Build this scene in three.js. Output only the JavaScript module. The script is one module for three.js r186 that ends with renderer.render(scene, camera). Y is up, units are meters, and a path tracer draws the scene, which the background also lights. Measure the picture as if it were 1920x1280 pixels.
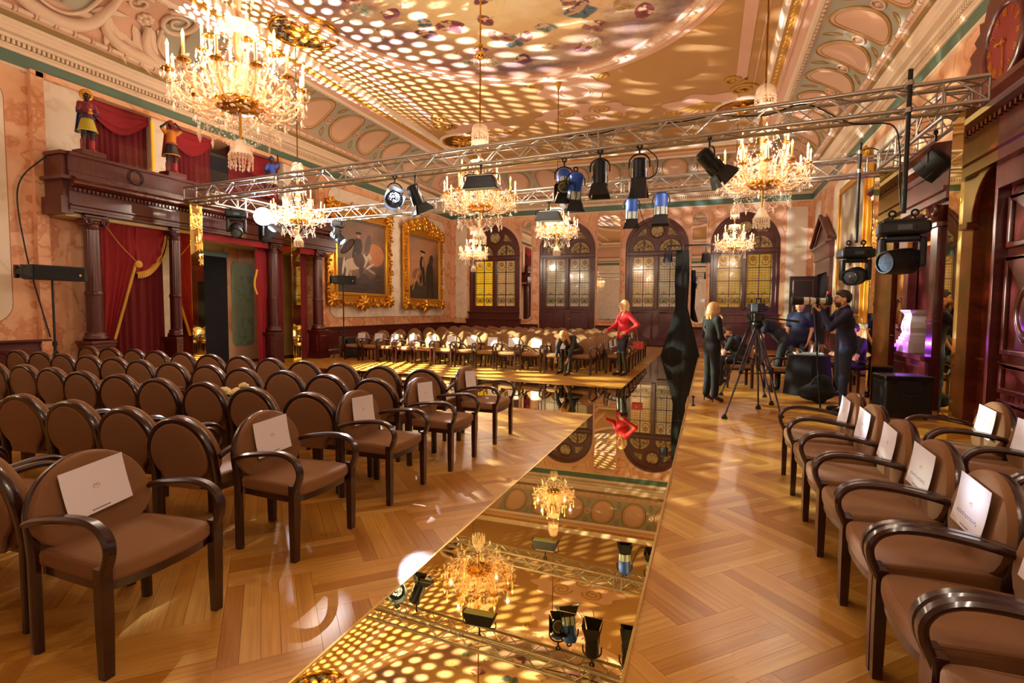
import * as THREE from 'three';
import { mergeGeometries, mergeVertices, toCreasedNormals } from 'three/addons/utils/BufferGeometryUtils.js';
import { RoundedBoxGeometry } from 'three/addons/geometries/RoundedBoxGeometry.js';
import { RectAreaLightUniformsLib } from 'three/addons/lights/RectAreaLightUniformsLib.js';
RectAreaLightUniformsLib.init();

// ---------- camera, exposure, background ----------
const scene = new THREE.Scene();
scene.background = new THREE.Color(0x000000);
const camera = new THREE.PerspectiveCamera(2 * Math.atan(640 / 1000) * 180 / Math.PI, 1920 / 1280, 0.05, 120);
camera.position.set(0, 1.5, 0);
camera.rotation.order = 'YXZ';
camera.rotation.set(-0.0599, 0.353, 0.0070);
const renderer = new THREE.WebGLRenderer({ antialias: true });
renderer.toneMapping = THREE.LinearToneMapping;
renderer.toneMappingExposure = 0.88;
renderer.shadowMap.enabled = true;

// light levels (candela) used by the lamps' builders below
const CANDLE = 1.45;           // one lit candle bulb of a chandelier (carried by its arm)
const GOBO = 1500;            // moving head with the perforated disc that throws spots over the ceiling
const GOBO_FLOOR = 800;       // moving head that throws spots over the far floor
const GLARE = 330;            // bright lamp on the front truss

// ---------- room ----------
const XL = -11.5, XR = 3.55, ZB = -22.9, ZF = 4.6, HC = 7.5, XC = (XL + XR) / 2;

// ---------- helpers ----------
let seedV = 12345;
const rnd = () => { seedV = (seedV * 1664525 + 1013904223) >>> 0; return seedV / 4294967296; };
const rr = (a, b) => a + (b - a) * rnd();
const V3 = (x, y, z) => new THREE.Vector3(x, y, z), V2 = (x, y) => new THREE.Vector2(x, y);
const PI = Math.PI;
const used = {};
function numbered(name) { used[name] = (used[name] ?? -1) + 1; return used[name] ? `${name}_${String(used[name]).padStart(3, '0')}` : name; }
// uv in metres from the dominant axis of each face
function prep(g) {
  let q = g.index ? g.toNonIndexed() : g.clone();
  if (!q.attributes.normal) q.computeVertexNormals();
  const p = q.attributes.position, n = q.attributes.normal, uv = new Float32Array(p.count * 2);
  for (let i = 0; i < p.count; i += 3) {
    let ax = 0, ay = 0, az = 0;
    for (let k = 0; k < 3; k++) { ax += n.getX(i + k); ay += n.getY(i + k); az += n.getZ(i + k); }
    ax = Math.abs(ax); ay = Math.abs(ay); az = Math.abs(az);
    for (let k = 0; k < 3; k++) {
      const x = p.getX(i + k), y = p.getY(i + k), z = p.getZ(i + k);
      let u, v;
      if (ax >= ay && ax >= az) { u = z; v = y; } else if (ay >= az) { u = x; v = z; } else { u = x; v = y; }
      uv[(i + k) * 2] = u; uv[(i + k) * 2 + 1] = v;
    }
  }
  const o = new THREE.BufferGeometry();
  o.setAttribute('position', p); o.setAttribute('normal', n); o.setAttribute('uv', new THREE.BufferAttribute(uv, 2));
  return o;
}
function keepUV(g) {   // keep own uv
  const q = g.index ? g.toNonIndexed() : g.clone();
  for (const k of Object.keys(q.attributes)) if (!['position', 'normal', 'uv'].includes(k)) q.deleteAttribute(k);
  return q;
}
const J = (list, own) => { const a = list.flat(9).map((g) => (own ? keepUV(g) : prep(g))); return a.length === 1 ? a[0] : mergeGeometries(a, false); };
const M4 = new THREE.Matrix4(), E3 = new THREE.Euler(), Q4 = new THREE.Quaternion();
function T(g, x = 0, y = 0, z = 0, rx = 0, ry = 0, rz = 0, s = 1) {
  const sc = Array.isArray(s) ? V3(...s) : V3(s, s, s);
  return g.applyMatrix4(new THREE.Matrix4().compose(V3(x, y, z), Q4.clone().setFromEuler(new THREE.Euler(rx, ry, rz)), sc));
}
const bx = (w, h, d, x = 0, y = 0, z = 0, rx = 0, ry = 0, rz = 0) => T(new THREE.BoxGeometry(w, h, d), x, y, z, rx, ry, rz);
const rbx = (w, h, d, r, x = 0, y = 0, z = 0, rx = 0, ry = 0, rz = 0) => T(new RoundedBoxGeometry(w, h, d, 2, r), x, y, z, rx, ry, rz);
const cyl = (r1, r2, h, n, x = 0, y = 0, z = 0, rx = 0, ry = 0, rz = 0) => T(new THREE.CylinderGeometry(r1, r2, h, n), x, y, z, rx, ry, rz);
const sph = (r, n, x = 0, y = 0, z = 0, s = 1) => T(new THREE.SphereGeometry(r, n, Math.max(4, n * 0.7 | 0)), x, y, z, 0, 0, 0, s);
const lathe = (pts, n, x = 0, y = 0, z = 0) => T(new THREE.LatheGeometry(pts.map((p) => V2(Math.max(p[0], 0.0005), p[1])), n), x, y, z);
const tube = (pts, r, seg, n = 6, closed = false) => new THREE.TubeGeometry(new THREE.CatmullRomCurve3(pts.map((p) => V3(...p)), closed), seg, r, n, closed);
function rod(a, b, r, n = 8) { const A = V3(...a), Bv = V3(...b), d = Bv.clone().sub(A), g = new THREE.CylinderGeometry(r, r, d.length(), n);
  g.applyQuaternion(new THREE.Quaternion().setFromUnitVectors(V3(0, 1, 0), d.clone().normalize())); const m = A.add(Bv).multiplyScalar(0.5); return g.translate(m.x, m.y, m.z); }
// outline [[x,y]..] -> extruded slab, front face at z = depth
function slab(pts, depth, bevel = 0, holes = [], curveSegs = 10) {
  const s = pts instanceof THREE.Shape ? pts : new THREE.Shape(pts.map((p) => V2(...p)));
  for (const h of holes) s.holes.push(h instanceof THREE.Path ? h : new THREE.Path(h.map((p) => V2(...p))));
  return new THREE.ExtrudeGeometry(s, bevel ? { depth: depth - 2 * bevel, bevelEnabled: true, bevelThickness: bevel, bevelSize: bevel, bevelOffset: -bevel, bevelSegments: 2, curveSegments: curveSegs } : { depth, bevelEnabled: false, curveSegments: curveSegs });
}
function roundRect(x0, y0, x1, y1, r) { const pts = []; for (const [cx, cy, a] of [[x1 - r, y1 - r, 0], [x0 + r, y1 - r, 90], [x0 + r, y0 + r, 180], [x1 - r, y0 + r, 270]]) for (let i = 0; i <= 6; i++) { const t = (a + i * 15) * PI / 180; pts.push([cx + r * Math.cos(t), cy + r * Math.sin(t)]); } return pts; }
function archPts(x0, x1, y0, ys, n = 20) { const r = (x1 - x0) / 2, cx = (x0 + x1) / 2, p = [[x0, y0], [x1, y0]]; for (let i = 0; i <= n; i++) { const t = PI * i / n; p.push([cx + r * Math.cos(t), ys + r * Math.sin(t)]); } return p; }
// profile [[out, up]..] swept in a straight line from a to b; "out" points to the right of a->b seen from above turned by side
function mould(profile, a, b, out) {
  const A = V3(...a), L = V3(...b).sub(A), len = L.length(), d = L.normalize(), o = V3(...out), up = V3(0, 1, 0);
  const g = new THREE.ExtrudeGeometry(new THREE.Shape(profile.map((p) => V2(...p))), { depth: len, bevelEnabled: false });
  const m = new THREE.Matrix4().makeBasis(o, up, d); if (m.determinant() < 0) { g.scale(1, 1, -1); g.translate(0, 0, 0); m.makeBasis(o, up, d.clone().negate()); flip(g); }
  m.setPosition(A); g.applyMatrix4(m); return g;
}
function flip(g) { const p = g.attributes; for (const k of Object.keys(p)) { const a = p[k], n = a.itemSize; for (let i = 0; i < a.count; i += 3) for (let c = 0; c < n; c++) { const t = a.array[i * n + c]; a.array[i * n + c] = a.array[(i + 2) * n + c]; a.array[(i + 2) * n + c] = t; } } g.computeVertexNormals(); return g; }
// rectangular ring moulding round the room: profile [[inset, y]..], mitred corners
function ring(profile, thick = 0.03, x0 = XL, x1 = XR, z0 = ZB, z1 = ZF) {
  const pos = [];
  const P = (i, y, c) => [[x0 + i, y, z0 + i], [x1 - i, y, z0 + i], [x1 - i, y, z1 - i], [x0 + i, y, z1 - i]][c];
  for (let k = 0; k < profile.length - 1; k++) for (let c = 0; c < 4; c++) {
    const a = P(profile[k][0], profile[k][1], c), b = P(profile[k][0], profile[k][1], (c + 1) % 4), d = P(profile[k + 1][0], profile[k + 1][1], c), e = P(profile[k + 1][0], profile[k + 1][1], (c + 1) % 4);
    pos.push(...a, ...d, ...b, ...b, ...d, ...e);
  }
  const g = new THREE.BufferGeometry(); g.setAttribute('position', new THREE.Float32BufferAttribute(pos, 3)); g.computeVertexNormals(); return g;
}
function sweepRect(pts, w, t, closedEnds = true, side = V3(1, 0, 0)) { // ribbon of width w (along side) and thickness t along a planar path
  const pos = [], n = pts.length, secs = [];
  for (let i = 0; i < n; i++) {
    const a = V3(...pts[Math.max(0, i - 1)]), b = V3(...pts[Math.min(n - 1, i + 1)]), d = b.sub(a).normalize(), nn = side.clone().cross(d).normalize(), p = V3(...pts[i]);
    const ww = (Array.isArray(w) ? w[i] : w) / 2, tt = (Array.isArray(t) ? t[i] : t) / 2, c = 0.28;
    const s = []; for (const [u, v] of [[1, c], [c, 1], [-c, 1], [-1, c], [-1, -c], [-c, -1], [c, -1], [1, -c]]) s.push(p.clone().addScaledVector(side, (Math.abs(u) === c ? Math.sign(u) * (ww - tt * (1 - c)) : u * ww)).addScaledVector(nn, v * tt));
    secs.push(s);
  }
  const q = (a, b, c, d) => pos.push(...a.toArray(), ...b.toArray(), ...c.toArray(), ...a.toArray(), ...c.toArray(), ...d.toArray());
  for (let i = 0; i < n - 1; i++) for (let k = 0; k < 8; k++) q(secs[i][k], secs[i][(k + 1) % 8], secs[i + 1][(k + 1) % 8], secs[i + 1][k]);
  for (const [s, f] of [[secs[0], 1], [secs[n - 1], 0]]) for (let k = 1; k < 7; k++) f ? pos.push(...s[0].toArray(), ...s[k + 1].toArray(), ...s[k].toArray()) : pos.push(...s[0].toArray(), ...s[k].toArray(), ...s[k + 1].toArray());
  const g = new THREE.BufferGeometry(); g.setAttribute('position', new THREE.Float32BufferAttribute(pos, 3)); g.computeVertexNormals();
  return toCreasedNormals(g, 0.7);
}
function shadow(m) { m.castShadow = true; m.receiveShadow = true; return m; }
function mesh(name, geo, mat, parent = null) {   // a part (keeps a plain name) or, without parent, a top-level mesh with a number
  const m = shadow(new THREE.Mesh(Array.isArray(geo) ? J(geo) : geo, mat));
  m.name = numbered(name); (parent || scene).add(m); return m;
}
const part = (name, geo, mat, parent) => mesh(name, geo, mat, parent);
function thing(name, label, category, [x, y, z] = [0, 0, 0], turn = 0, group) {
  const o = new THREE.Group(); o.name = numbered(name); scene.add(o); o.position.set(x, y, z); o.rotation.y = turn;
  return tag(o, label, category, group);
}
function tag(o, label, category, group) { o.userData.label = label; o.userData.category = category; if (group) o.userData.group = group; return o; }
function struct(name, geo, mat, parent) { const m = mesh(name, geo, mat, parent); if (!parent) m.userData.kind = 'structure'; return m; }
function structGroup(name) { const o = new THREE.Group(); o.name = numbered(name); o.userData.kind = 'structure'; scene.add(o); return o; }
function dup(root, [x, y, z], turn, label, group) {
  const r = root.clone(); r.name = numbered(root.name.replace(/_\d{3}$/, '')); r.userData = { ...root.userData }; scene.add(r); r.position.set(x, y, z); r.rotation.set(0, turn, 0);
  r.traverse((c) => { if (c !== r && c.name) c.name = numbered(c.name.replace(/_\d{3}$/, '')); });
  if (label) r.userData.label = label; if (group) r.userData.group = group; return r;
}

// ---------- textures ----------
const hash2 = (x, y) => { let h = Math.imul(x | 0, 374761393) ^ Math.imul(y | 0, 668265263); h = Math.imul(h ^ (h >>> 13), 1274126177); return ((h ^ (h >>> 16)) >>> 0) / 4294967296; };
function vnoise(x, y, per = 0) { const xi = Math.floor(x), yi = Math.floor(y), fx = x - xi, fy = y - yi, u = fx * fx * (3 - 2 * fx), v = fy * fy * (3 - 2 * fy), w = (a) => (per ? ((a % per) + per) % per : a);
  const a = hash2(w(xi), w(yi)), b = hash2(w(xi + 1), w(yi)), c = hash2(w(xi), w(yi + 1)), d = hash2(w(xi + 1), w(yi + 1)); return a + (b - a) * u + (c - a) * v + (a - b - c + d) * u * v; }
function fbm(x, y, per, oct = 4) { let s = 0, a = 0.5, f = 1; for (let i = 0; i < oct; i++) { s += a * vnoise(x * f, y * f, per ? per * f : 0); a *= 0.5; f *= 2; } return s; }
const hexRGB = (h) => [(h >> 16) & 255, (h >> 8) & 255, h & 255];
const mix3 = (a, b, t) => [a[0] + (b[0] - a[0]) * t, a[1] + (b[1] - a[1]) * t, a[2] + (b[2] - a[2]) * t];
const sst = (a, b, x) => { const t = Math.min(1, Math.max(0, (x - a) / (b - a))); return t * t * (3 - 2 * t); };
function dataTex(n, m, fn, srgb = true) {
  const d = new Uint8Array(n * m * 4);
  for (let j = 0; j < m; j++) for (let i = 0; i < n; i++) { const c = fn(i / n, j / m); const o = (j * n + i) * 4; d[o] = c[0]; d[o + 1] = c[1]; d[o + 2] = c[2]; d[o + 3] = 255; }
  const t = new THREE.DataTexture(d, n, m); t.wrapS = t.wrapT = THREE.RepeatWrapping; t.magFilter = THREE.LinearFilter; t.minFilter = THREE.LinearFilter; if (srgb) t.colorSpace = THREE.SRGBColorSpace; t.needsUpdate = true; return t;
}
function rep(t, sx, sy = sx) { const c = t.clone(); c.repeat.set(1 / sx, 1 / sy); c.needsUpdate = true; return c; }
function canvasTex(w, h, draw) { const c = document.createElement('canvas'); c.width = w; c.height = h; const g = c.getContext('2d'); draw(g, w, h); const t = new THREE.CanvasTexture(c); t.colorSpace = THREE.SRGBColorSpace; t.needsUpdate = true; return t; }

function soften(g, w, h, f) { const c = document.createElement('canvas'); c.width = Math.round(w / f); c.height = Math.round(h / f); c.getContext('2d').drawImage(g.canvas, 0, 0, c.width, c.height); g.globalAlpha = 0.85; g.drawImage(c, 0, 0, w, h); g.globalAlpha = 1; }
const woodTex = (dark, light, n = 256) => dataTex(n, n, (u, v) => { const g = fbm(u * 24, v * 3, 0 || 8, 3), l = fbm(u * 6 + 9, v * 2, 4, 3); const s = 0.5 + 0.5 * Math.sin((u * 14 + l * 5) * 2 * PI); return mix3(hexRGB(dark), hexRGB(light), Math.min(1, 0.25 * s + 0.75 * g)); });
const marble = (base, vein, dark, freq = 4) => dataTex(512, 512, (u, v) => { const w = fbm(u * freq, v * freq, freq, 5), w2 = fbm(u * freq + 31.7, v * freq + 17.3, 0 || freq, 5);
  const r1 = 1 - Math.abs(2 * fbm(u * freq + w * 1.0, v * freq + w2 * 1.0, 0, 4) - 1) * 1.0, ve = sst(0.86, 0.99, r1); return mix3(mix3(hexRGB(base), hexRGB(vein), sst(0.35, 0.75, w)), hexRGB(dark), ve * 0.75); });
const fabricBump = dataTex(128, 128, (u, v) => { const a = 127 + 60 * Math.sin(u * 64 * PI) * Math.sin(v * 64 * PI) + 50 * (hash2(u * 128, v * 128) - 0.5); return [a, a, a]; }, false);

const tGreenPale = marble(0x93a98c, 0x849c80, 0x748a70, 3), dentG = new THREE.BoxGeometry(0.06, 0.055, 0.04);
const eggG = new THREE.SphereGeometry(0.07, 8, 6).scale(0.8, 0.5, 1.2);
// ---------- materials ----------
const Std = (o) => new THREE.MeshStandardMaterial(o), Phy = (o) => new THREE.MeshPhysicalMaterial(o);
const tMah = woodTex(0x3a0f0d, 0x6a2118), tChair = woodTex(0x22070a, 0x3c0f10), tPink = marble(0xe6b48c, 0xdc9f74, 0xc47c50, 5), tCream = marble(0xeadac4, 0xe0cfb6, 0xdac6aa, 4), tGreen = marble(0x54705f, 0x3f5a4b, 0x2b4034, 6);
const MAT = {
  mahogany: Phy({ map: rep(tMah, 0.9), roughness: 0.32, clearcoat: 0.5, clearcoatRoughness: 0.2 }),
  chairWood: Phy({ map: rep(tChair, 0.4), roughness: 0.28, clearcoat: 0.7, clearcoatRoughness: 0.12 }),
  pink: Std({ map: rep(tPink, 1.9), roughness: 0.42 }),
  cream: Std({ map: rep(tCream, 2.3), roughness: 0.5 }),
  plaster: Std({ color: 0xdfc6a6, roughness: 0.8 }),
  cornice: Std({ color: 0xe2c9ac, roughness: 0.7 }),
  greenM: Std({ map: rep(tGreen, 1.3), roughness: 0.35 }),
  ochre: Std({ color: 0xb08048, roughness: 0.85 }),
  olive: Std({ color: 0x8d7346, roughness: 0.8 }),
  coveBlue: Std({ color: 0xa3a091, roughness: 0.8 }),
  pinkPl: Std({ color: 0xd8a98c, roughness: 0.8 }),
  gilt: Std({ color: 0xe2a53a, metalness: 0.85, roughness: 0.34 }),
  giltPaint: Std({ color: 0xb98534, roughness: 0.6, metalness: 0.25 }),
  brass: Std({ color: 0xd9a441, metalness: 1, roughness: 0.22 }),
  goldMirror: Std({ color: 0xecd88e, metalness: 1, roughness: 0.012 }),
  goldEdge: Std({ color: 0xd9b765, metalness: 0.9, roughness: 0.3 }),
  mirror: Std({ color: 0xe9e6e0, metalness: 1, roughness: 0.01 }),
  alu: Std({ color: 0xb9b6b2, metalness: 0.9, roughness: 0.32 }),
  black: Std({ color: 0x121214, roughness: 0.55 }),
  blackMetal: Std({ color: 0x1b1a1c, roughness: 0.4, metalness: 0.5 }),
  blackGloss: Phy({ color: 0x0d0d12, roughness: 0.15, clearcoat: 1, clearcoatRoughness: 0.08 }),
  blackCloth: Std({ color: 0x0d0c0d, roughness: 0.95 }),
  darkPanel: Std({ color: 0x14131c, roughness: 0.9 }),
  velvet: Phy({ color: 0x8c0f1c, roughness: 0.8, sheen: 1, sheenColor: new THREE.Color(0xd0404a), sheenRoughness: 0.4 }),
  velvetDark: Phy({ color: 0x6a0b18, roughness: 0.85, sheen: 0.7, sheenColor: new THREE.Color(0xa02a38), sheenRoughness: 0.4 }),
  fringe: Std({ color: 0xd8a53c, roughness: 0.6 }),
  fabric: Phy({ color: 0x855c38, roughness: 0.9, bumpMap: rep(fabricBump, 0.06), bumpScale: 0.0012, sheen: 0.3, sheenColor: new THREE.Color(0xb09068), sheenRoughness: 0.5 }),
  paper: Std({ color: 0xe9e2ea, roughness: 0.7, side: THREE.DoubleSide }),
  crystal: Phy({ color: 0xfff4e6, roughness: 0.06, transmission: 0.66, thickness: 0, ior: 1.7, specularIntensity: 1 }),
  glassArm: Phy({ color: 0xffe6c0, roughness: 0.08, transmission: 0.7, thickness: 0, ior: 1.6 }),
  candle: Phy({ color: 0xf3dfae, roughness: 0.5, transmission: 0.3, thickness: 0 }),
  flame: Std({ color: 0x000000, emissive: 0xffc766, emissiveIntensity: 14 }),
  clearGlass: Phy({ color: 0xffffff, roughness: 0.02, transmission: 1, thickness: 0, ior: 1.45 }),
  lensGlow: Std({ color: 0x000000, emissive: 0xe6f0ff, emissiveIntensity: 30 }),
  lens: Phy({ color: 0x445566, roughness: 0.05, clearcoat: 1 }),
  blueBody: Std({ color: 0x1f4fae, roughness: 0.45 }),
  greyBody: Std({ color: 0xb9c6c0, roughness: 0.5 }),
  skin: Std({ color: 0xc98f6e, roughness: 0.6 }),
  denim: Std({ color: 0x25324f, roughness: 0.9 }),
};
// openings of the back wall: [centre x, sill y]
const WINDOWS = [[-9.35, 1.35], [-5.9, 0], [-2.1, 0], [1.25, 1.35]];
// cove profile: t 0..1 -> [inset from the wall, height]
function covePoint(t) { const a = t * PI / 2; return [0.45 + 1.23 * (1 - Math.cos(a)) , 6.52 + 0.78 * Math.sin(a)]; }
// ================= SHELL =================
// floor slab and parquet
{
  const floor = structGroup('floor');
  struct('subfloor', [bx(XR - XL + 3, 0.2, ZF - ZB + 0.6, XC - 0.6, -0.113, (ZF + ZB) / 2)], Std({ color: 0x2b1a0e, roughness: 0.9 }), floor);
  const tOak = dataTex(512, 512, (u, v) => { const g = fbm(u * 48, v * 3 + 2, 0, 4), l = fbm(u * 6 + 3, v * 2, 0, 3), k = sst(0.62, 0.8, fbm(u * 90, v * 5, 0, 2)); let c = mix3([176, 126, 54], [214, 168, 90], Math.min(1, g * 0.8 + l * 0.3)); return mix3(c, [140, 88, 34], k * 0.55); });
  // strips of 0.06 x 0.60 in blocks of five, blocks laid herringbone at 45 degrees
  const W = 0.42, L = 0.72, n = 5, sw = W / n, gap = 0.0014;
  const tones = [0xffffff, 0xf4eacf, 0xeadcb8, 0xfff7e6, 0xe0cca2, 0xf8efd8, 0xdcc598];
  const mats = tones.map((c) => Phy({ map: tOak, color: c, roughness: 0.3, specularIntensity: 0.75 }));
  const geos = [0, 1, 2, 3, 4].map((k) => { const g = new THREE.BoxGeometry(sw - gap, 0.012, L - gap); const uv = g.attributes.uv, p = g.attributes.position; for (let i = 0; i < p.count; i++) uv.setXY(i, 0.19 * k + p.getX(i) / 0.5, 0.37 * k + p.getZ(i) / 0.9); return g; });
  const strips = [], c45 = Math.SQRT1_2;
  const add = (u, v, along) => { const x = (u + v) * c45 - 1.2, z = (v - u) * c45 - 3.1; if (x < XL - 0.2 || x > XR + 0.2 || z < ZB - 0.3 || z > 0.6 || x < -1.9 + (z > -1 ? -9 : -40)) return; strips.push([x, z, along, Math.hypot(x, z), hash2(u * 977 + 5, v * 613)]); };
  const N = 46;
  for (let i = -N; i < N; i++) for (let k = -N; k < N; k++) {
    // herringbone cell: one block along v (LxW) and one along u; lattice vectors (W, W) and (2L-ish step)
    const ou = i * W + k * (L), ov = i * W - k * (L);
    for (let s = 0; s < n; s++) { add(ou + sw * (s + 0.5), ov + L / 2, 1); add(ou + W + L / 2, ov + sw * (s + 0.5), 0); }
  }
  strips.sort((a, b) => a[3] - b[3]);
  const seen = (x, z) => { const a = Math.atan2(-x, -z); return a > 0.353 - 0.80 && a < 0.353 + 0.80 && z < -1.0; };
  let single = 0; const rest = new Map();
  for (const [x, z, along, d, h] of strips) {
    const gi = (h * 997 | 0) % 5, mi = (h * 7919 | 0) % 7;
    const onRunner = x < -0.33 && x > -1.48 && z > -18;
    if (single < 290 && seen(x, z) && !onRunner) { const m = shadow(new THREE.Mesh(geos[gi], mats[mi])); m.name = numbered('plank'); m.position.set(x, -0.006, z); m.rotation.y = along ? PI / 4 : PI / 4 + PI / 2; floor.add(m); single++; continue; }
    const key = gi * 10 + mi; if (!rest.has(key)) rest.set(key, []); rest.get(key).push([x, z, along]);
  }
  for (const [key, list] of rest) {
    const im = new THREE.InstancedMesh(geos[key / 10 | 0], mats[key % 10], list.length); im.name = numbered('parquet'); im.userData.kind = 'stuff'; im.castShadow = im.receiveShadow = true;
    list.forEach(([x, z, along], i) => im.setMatrixAt(i, new THREE.Matrix4().compose(V3(x, -0.006, z), new THREE.Quaternion().setFromEuler(new THREE.Euler(0, along ? PI / 4 : PI / 4 + PI / 2, 0)), V3(1, 1, 1)))); floor.add(im);
  }
}
// walls
const Y_BAND = 5.7;
{
  // left wall with the gallery opening
  const h = HC + 0.1, z0 = ZB - 0.3, z1 = ZF + 0.3, ga = -6.35, gb = -13.6;
  const wl = struct('wall_left', [bx(0.3, h, z1 - ga, XL - 0.15, h / 2, (z1 + ga) / 2), bx(0.3, h, gb - z0, XL - 0.15, h / 2, (gb + z0) / 2), bx(0.3, 3.2, 0.7, XL - 0.15, 1.6, -6.7), bx(0.3, h - 5.62, ga - gb, XL - 0.15, (h + 5.62) / 2, (ga + gb) / 2)], MAT.pink);
  // cream panels with a thin dark line round them
  const pan = (za, zb, ya, yb) => { const g = slab(roundRect(za, ya, zb, yb, 0.35), 0.012, 0.004); g.rotateY(-PI / 2); g.translate(XL + 0.012, 0, 0); const r = slab(roundRect(za - 0.015, ya - 0.015, zb + 0.015, yb + 0.015, 0.36), 0.006); r.rotateY(-PI / 2); r.translate(XL + 0.006, 0, 0); return [g, r]; };
  for (const [za, zb] of [[-5.78, -1.2], [-0.6, 3.9], [-22.1, -14.15]]) { const [g, r] = pan(za, zb, 1.2, 5.42); struct('wall_panel', g, MAT.cream, wl); struct('panel_line', r, Std({ color: 0xa5664a, roughness: 0.6 }), wl); }
  struct('wall_front', [bx(XR - XL + 0.6, h, 0.3, XC, h / 2, ZF + 0.15)], MAT.cream);
  const wr = struct('wall_right', [bx(0.3, h, ZF - ZB + 0.6, XR + 0.15, h / 2, (ZF + ZB) / 2)], MAT.pink);
  const panR = (za, zb, ya, yb) => { const g = slab(roundRect(za, ya, zb, yb, 0.3), 0.012, 0.004); g.rotateY(-PI / 2); g.translate(XR, 0, 0); return g; };
  for (const [za, zb, ya, yb] of [[-22.3, -21.2, 1.1, 5.4], [-19.2, -12.9, 1.1, 5.4], [-9.7, -8.5, 1.0, 4.9], [-5, 4, 1.1, 5.4]]) struct('wall_panel', panR(za, zb, ya, yb), MAT.cream, wr);
  // back wall with four arched openings
  const s = new THREE.Shape([V2(XL - 0.3, 0), V2(XR + 0.3, 0), V2(XR + 0.3, h), V2(XL - 0.3, h)]);
  for (const [cx, y0] of WINDOWS.map((w) => [w[0], w[1]])) s.holes.push(new THREE.Path(archPts(cx - 1.26, cx + 1.26, y0, 4.1).map((p) => V2(...p))));
  const gb2 = new THREE.ExtrudeGeometry(s, { depth: 0.45, bevelEnabled: false, curveSegments: 20 }); gb2.translate(0, 0, ZB - 0.45);
  const wb = struct('wall_back', [gb2], MAT.pink);
  // cream spandrel panels between the arches
  for (const [a, b] of [[-11.3, -10.72], [-7.75, -7.2], [-0.68, -0.12], [2.7, 3.4]]) { const g = slab(roundRect(a, 1.1, b, 5.45, 0.1), 0.01, 0.003); g.translate(0, 0, ZB); if (b - a > 0.57 || a > 2) struct('wall_panel', g, MAT.cream, wb); }
  for (const cx of WINDOWS.map((w) => w[0])) { // archivolt
    const o = archPts(cx - 1.42, cx + 1.42, 4.1, 4.1).slice(2), i = archPts(cx - 1.27, cx + 1.27, 4.1, 4.1).slice(2).reverse(); const g = slab([...o, ...i], 0.03, 0.006); g.translate(0, 0, ZB); struct('archivolt', g, MAT.pinkPl, wb); }
}
// wainscot: skirting, panels, cap rail
{
  const run = (name, list) => { const st = structGroup(name); for (const [a, b, out, hh] of list) {
    const L = Math.hypot(b[0] - a[0], b[2] - a[2]);
    struct('dado', mould([[0, 0], [0.05, 0], [0.05, hh - 0.06], [0, hh - 0.06]], a, b, out), MAT.mahogany, st);
    struct('skirting', mould([[0.05, 0], [0.08, 0], [0.08, 0.14], [0.065, 0.17], [0.05, 0.18]], a, b, out), MAT.mahogany, st);
    struct('cap_rail', mould([[0, hh - 0.08], [0.07, hh - 0.08], [0.085, hh - 0.05], [0.11, hh - 0.035], [0.11, hh], [0, hh]], a, b, out), MAT.mahogany, st);
    const n = Math.max(1, Math.round(L / 0.9)), d = [(b[0] - a[0]) / L, (b[2] - a[2]) / L], w = L / n;
    for (let i = 0; i < n; i++) { const g = slab(roundRect(-w / 2 + 0.07, 0.25, w / 2 - 0.07, hh - 0.15, 0.004), 0.03, 0.012); const m = new THREE.Matrix4().makeBasis(V3(d[0], 0, d[1]), V3(0, 1, 0), V3(...out)); const det = m.determinant(); if (det < 0) m.makeBasis(V3(-d[0], 0, -d[1]), V3(0, 1, 0), V3(...out)); m.setPosition(a[0] + d[0] * w * (i + 0.5) + out[0] * 0.045, 0, a[2] + d[1] * w * (i + 0.5) + out[2] * 0.045); g.applyMatrix4(m); struct('dado_panel', g, MAT.mahogany, st); }
  } };
  run('baseboard_left', [[[XL, 0, ZF], [XL, 0, -6.3], [1, 0, 0], 0.9], [[XL, 0, -13.6], [XL, 0, ZB], [1, 0, 0], 0.9]]);
  run('baseboard_right', [[[XR, 0, ZF], [XR, 0, -5.2], [-1, 0, 0], 0.9], [[XR, 0, -8.4], [XR, 0, -9.75], [-1, 0, 0], 0.9], [[XR, 0, -13.0], [XR, 0, -18.7], [-1, 0, 0], 0.85], [[XR, 0, -21.4], [XR, 0, ZB], [-1, 0, 0], 0.85]]);
  const bl = []; let x = XL; for (const [cx, y0] of WINDOWS) { if (!y0) { bl.push([[x, 0, ZB], [cx - 1.3, 0, ZB], [0, 0, 1], 0.85]); x = cx + 1.3; } } bl.push([[x, 0, ZB], [XR, 0, ZB], [0, 0, 1], 0.85]);
  run('baseboard_back', bl);
}
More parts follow.
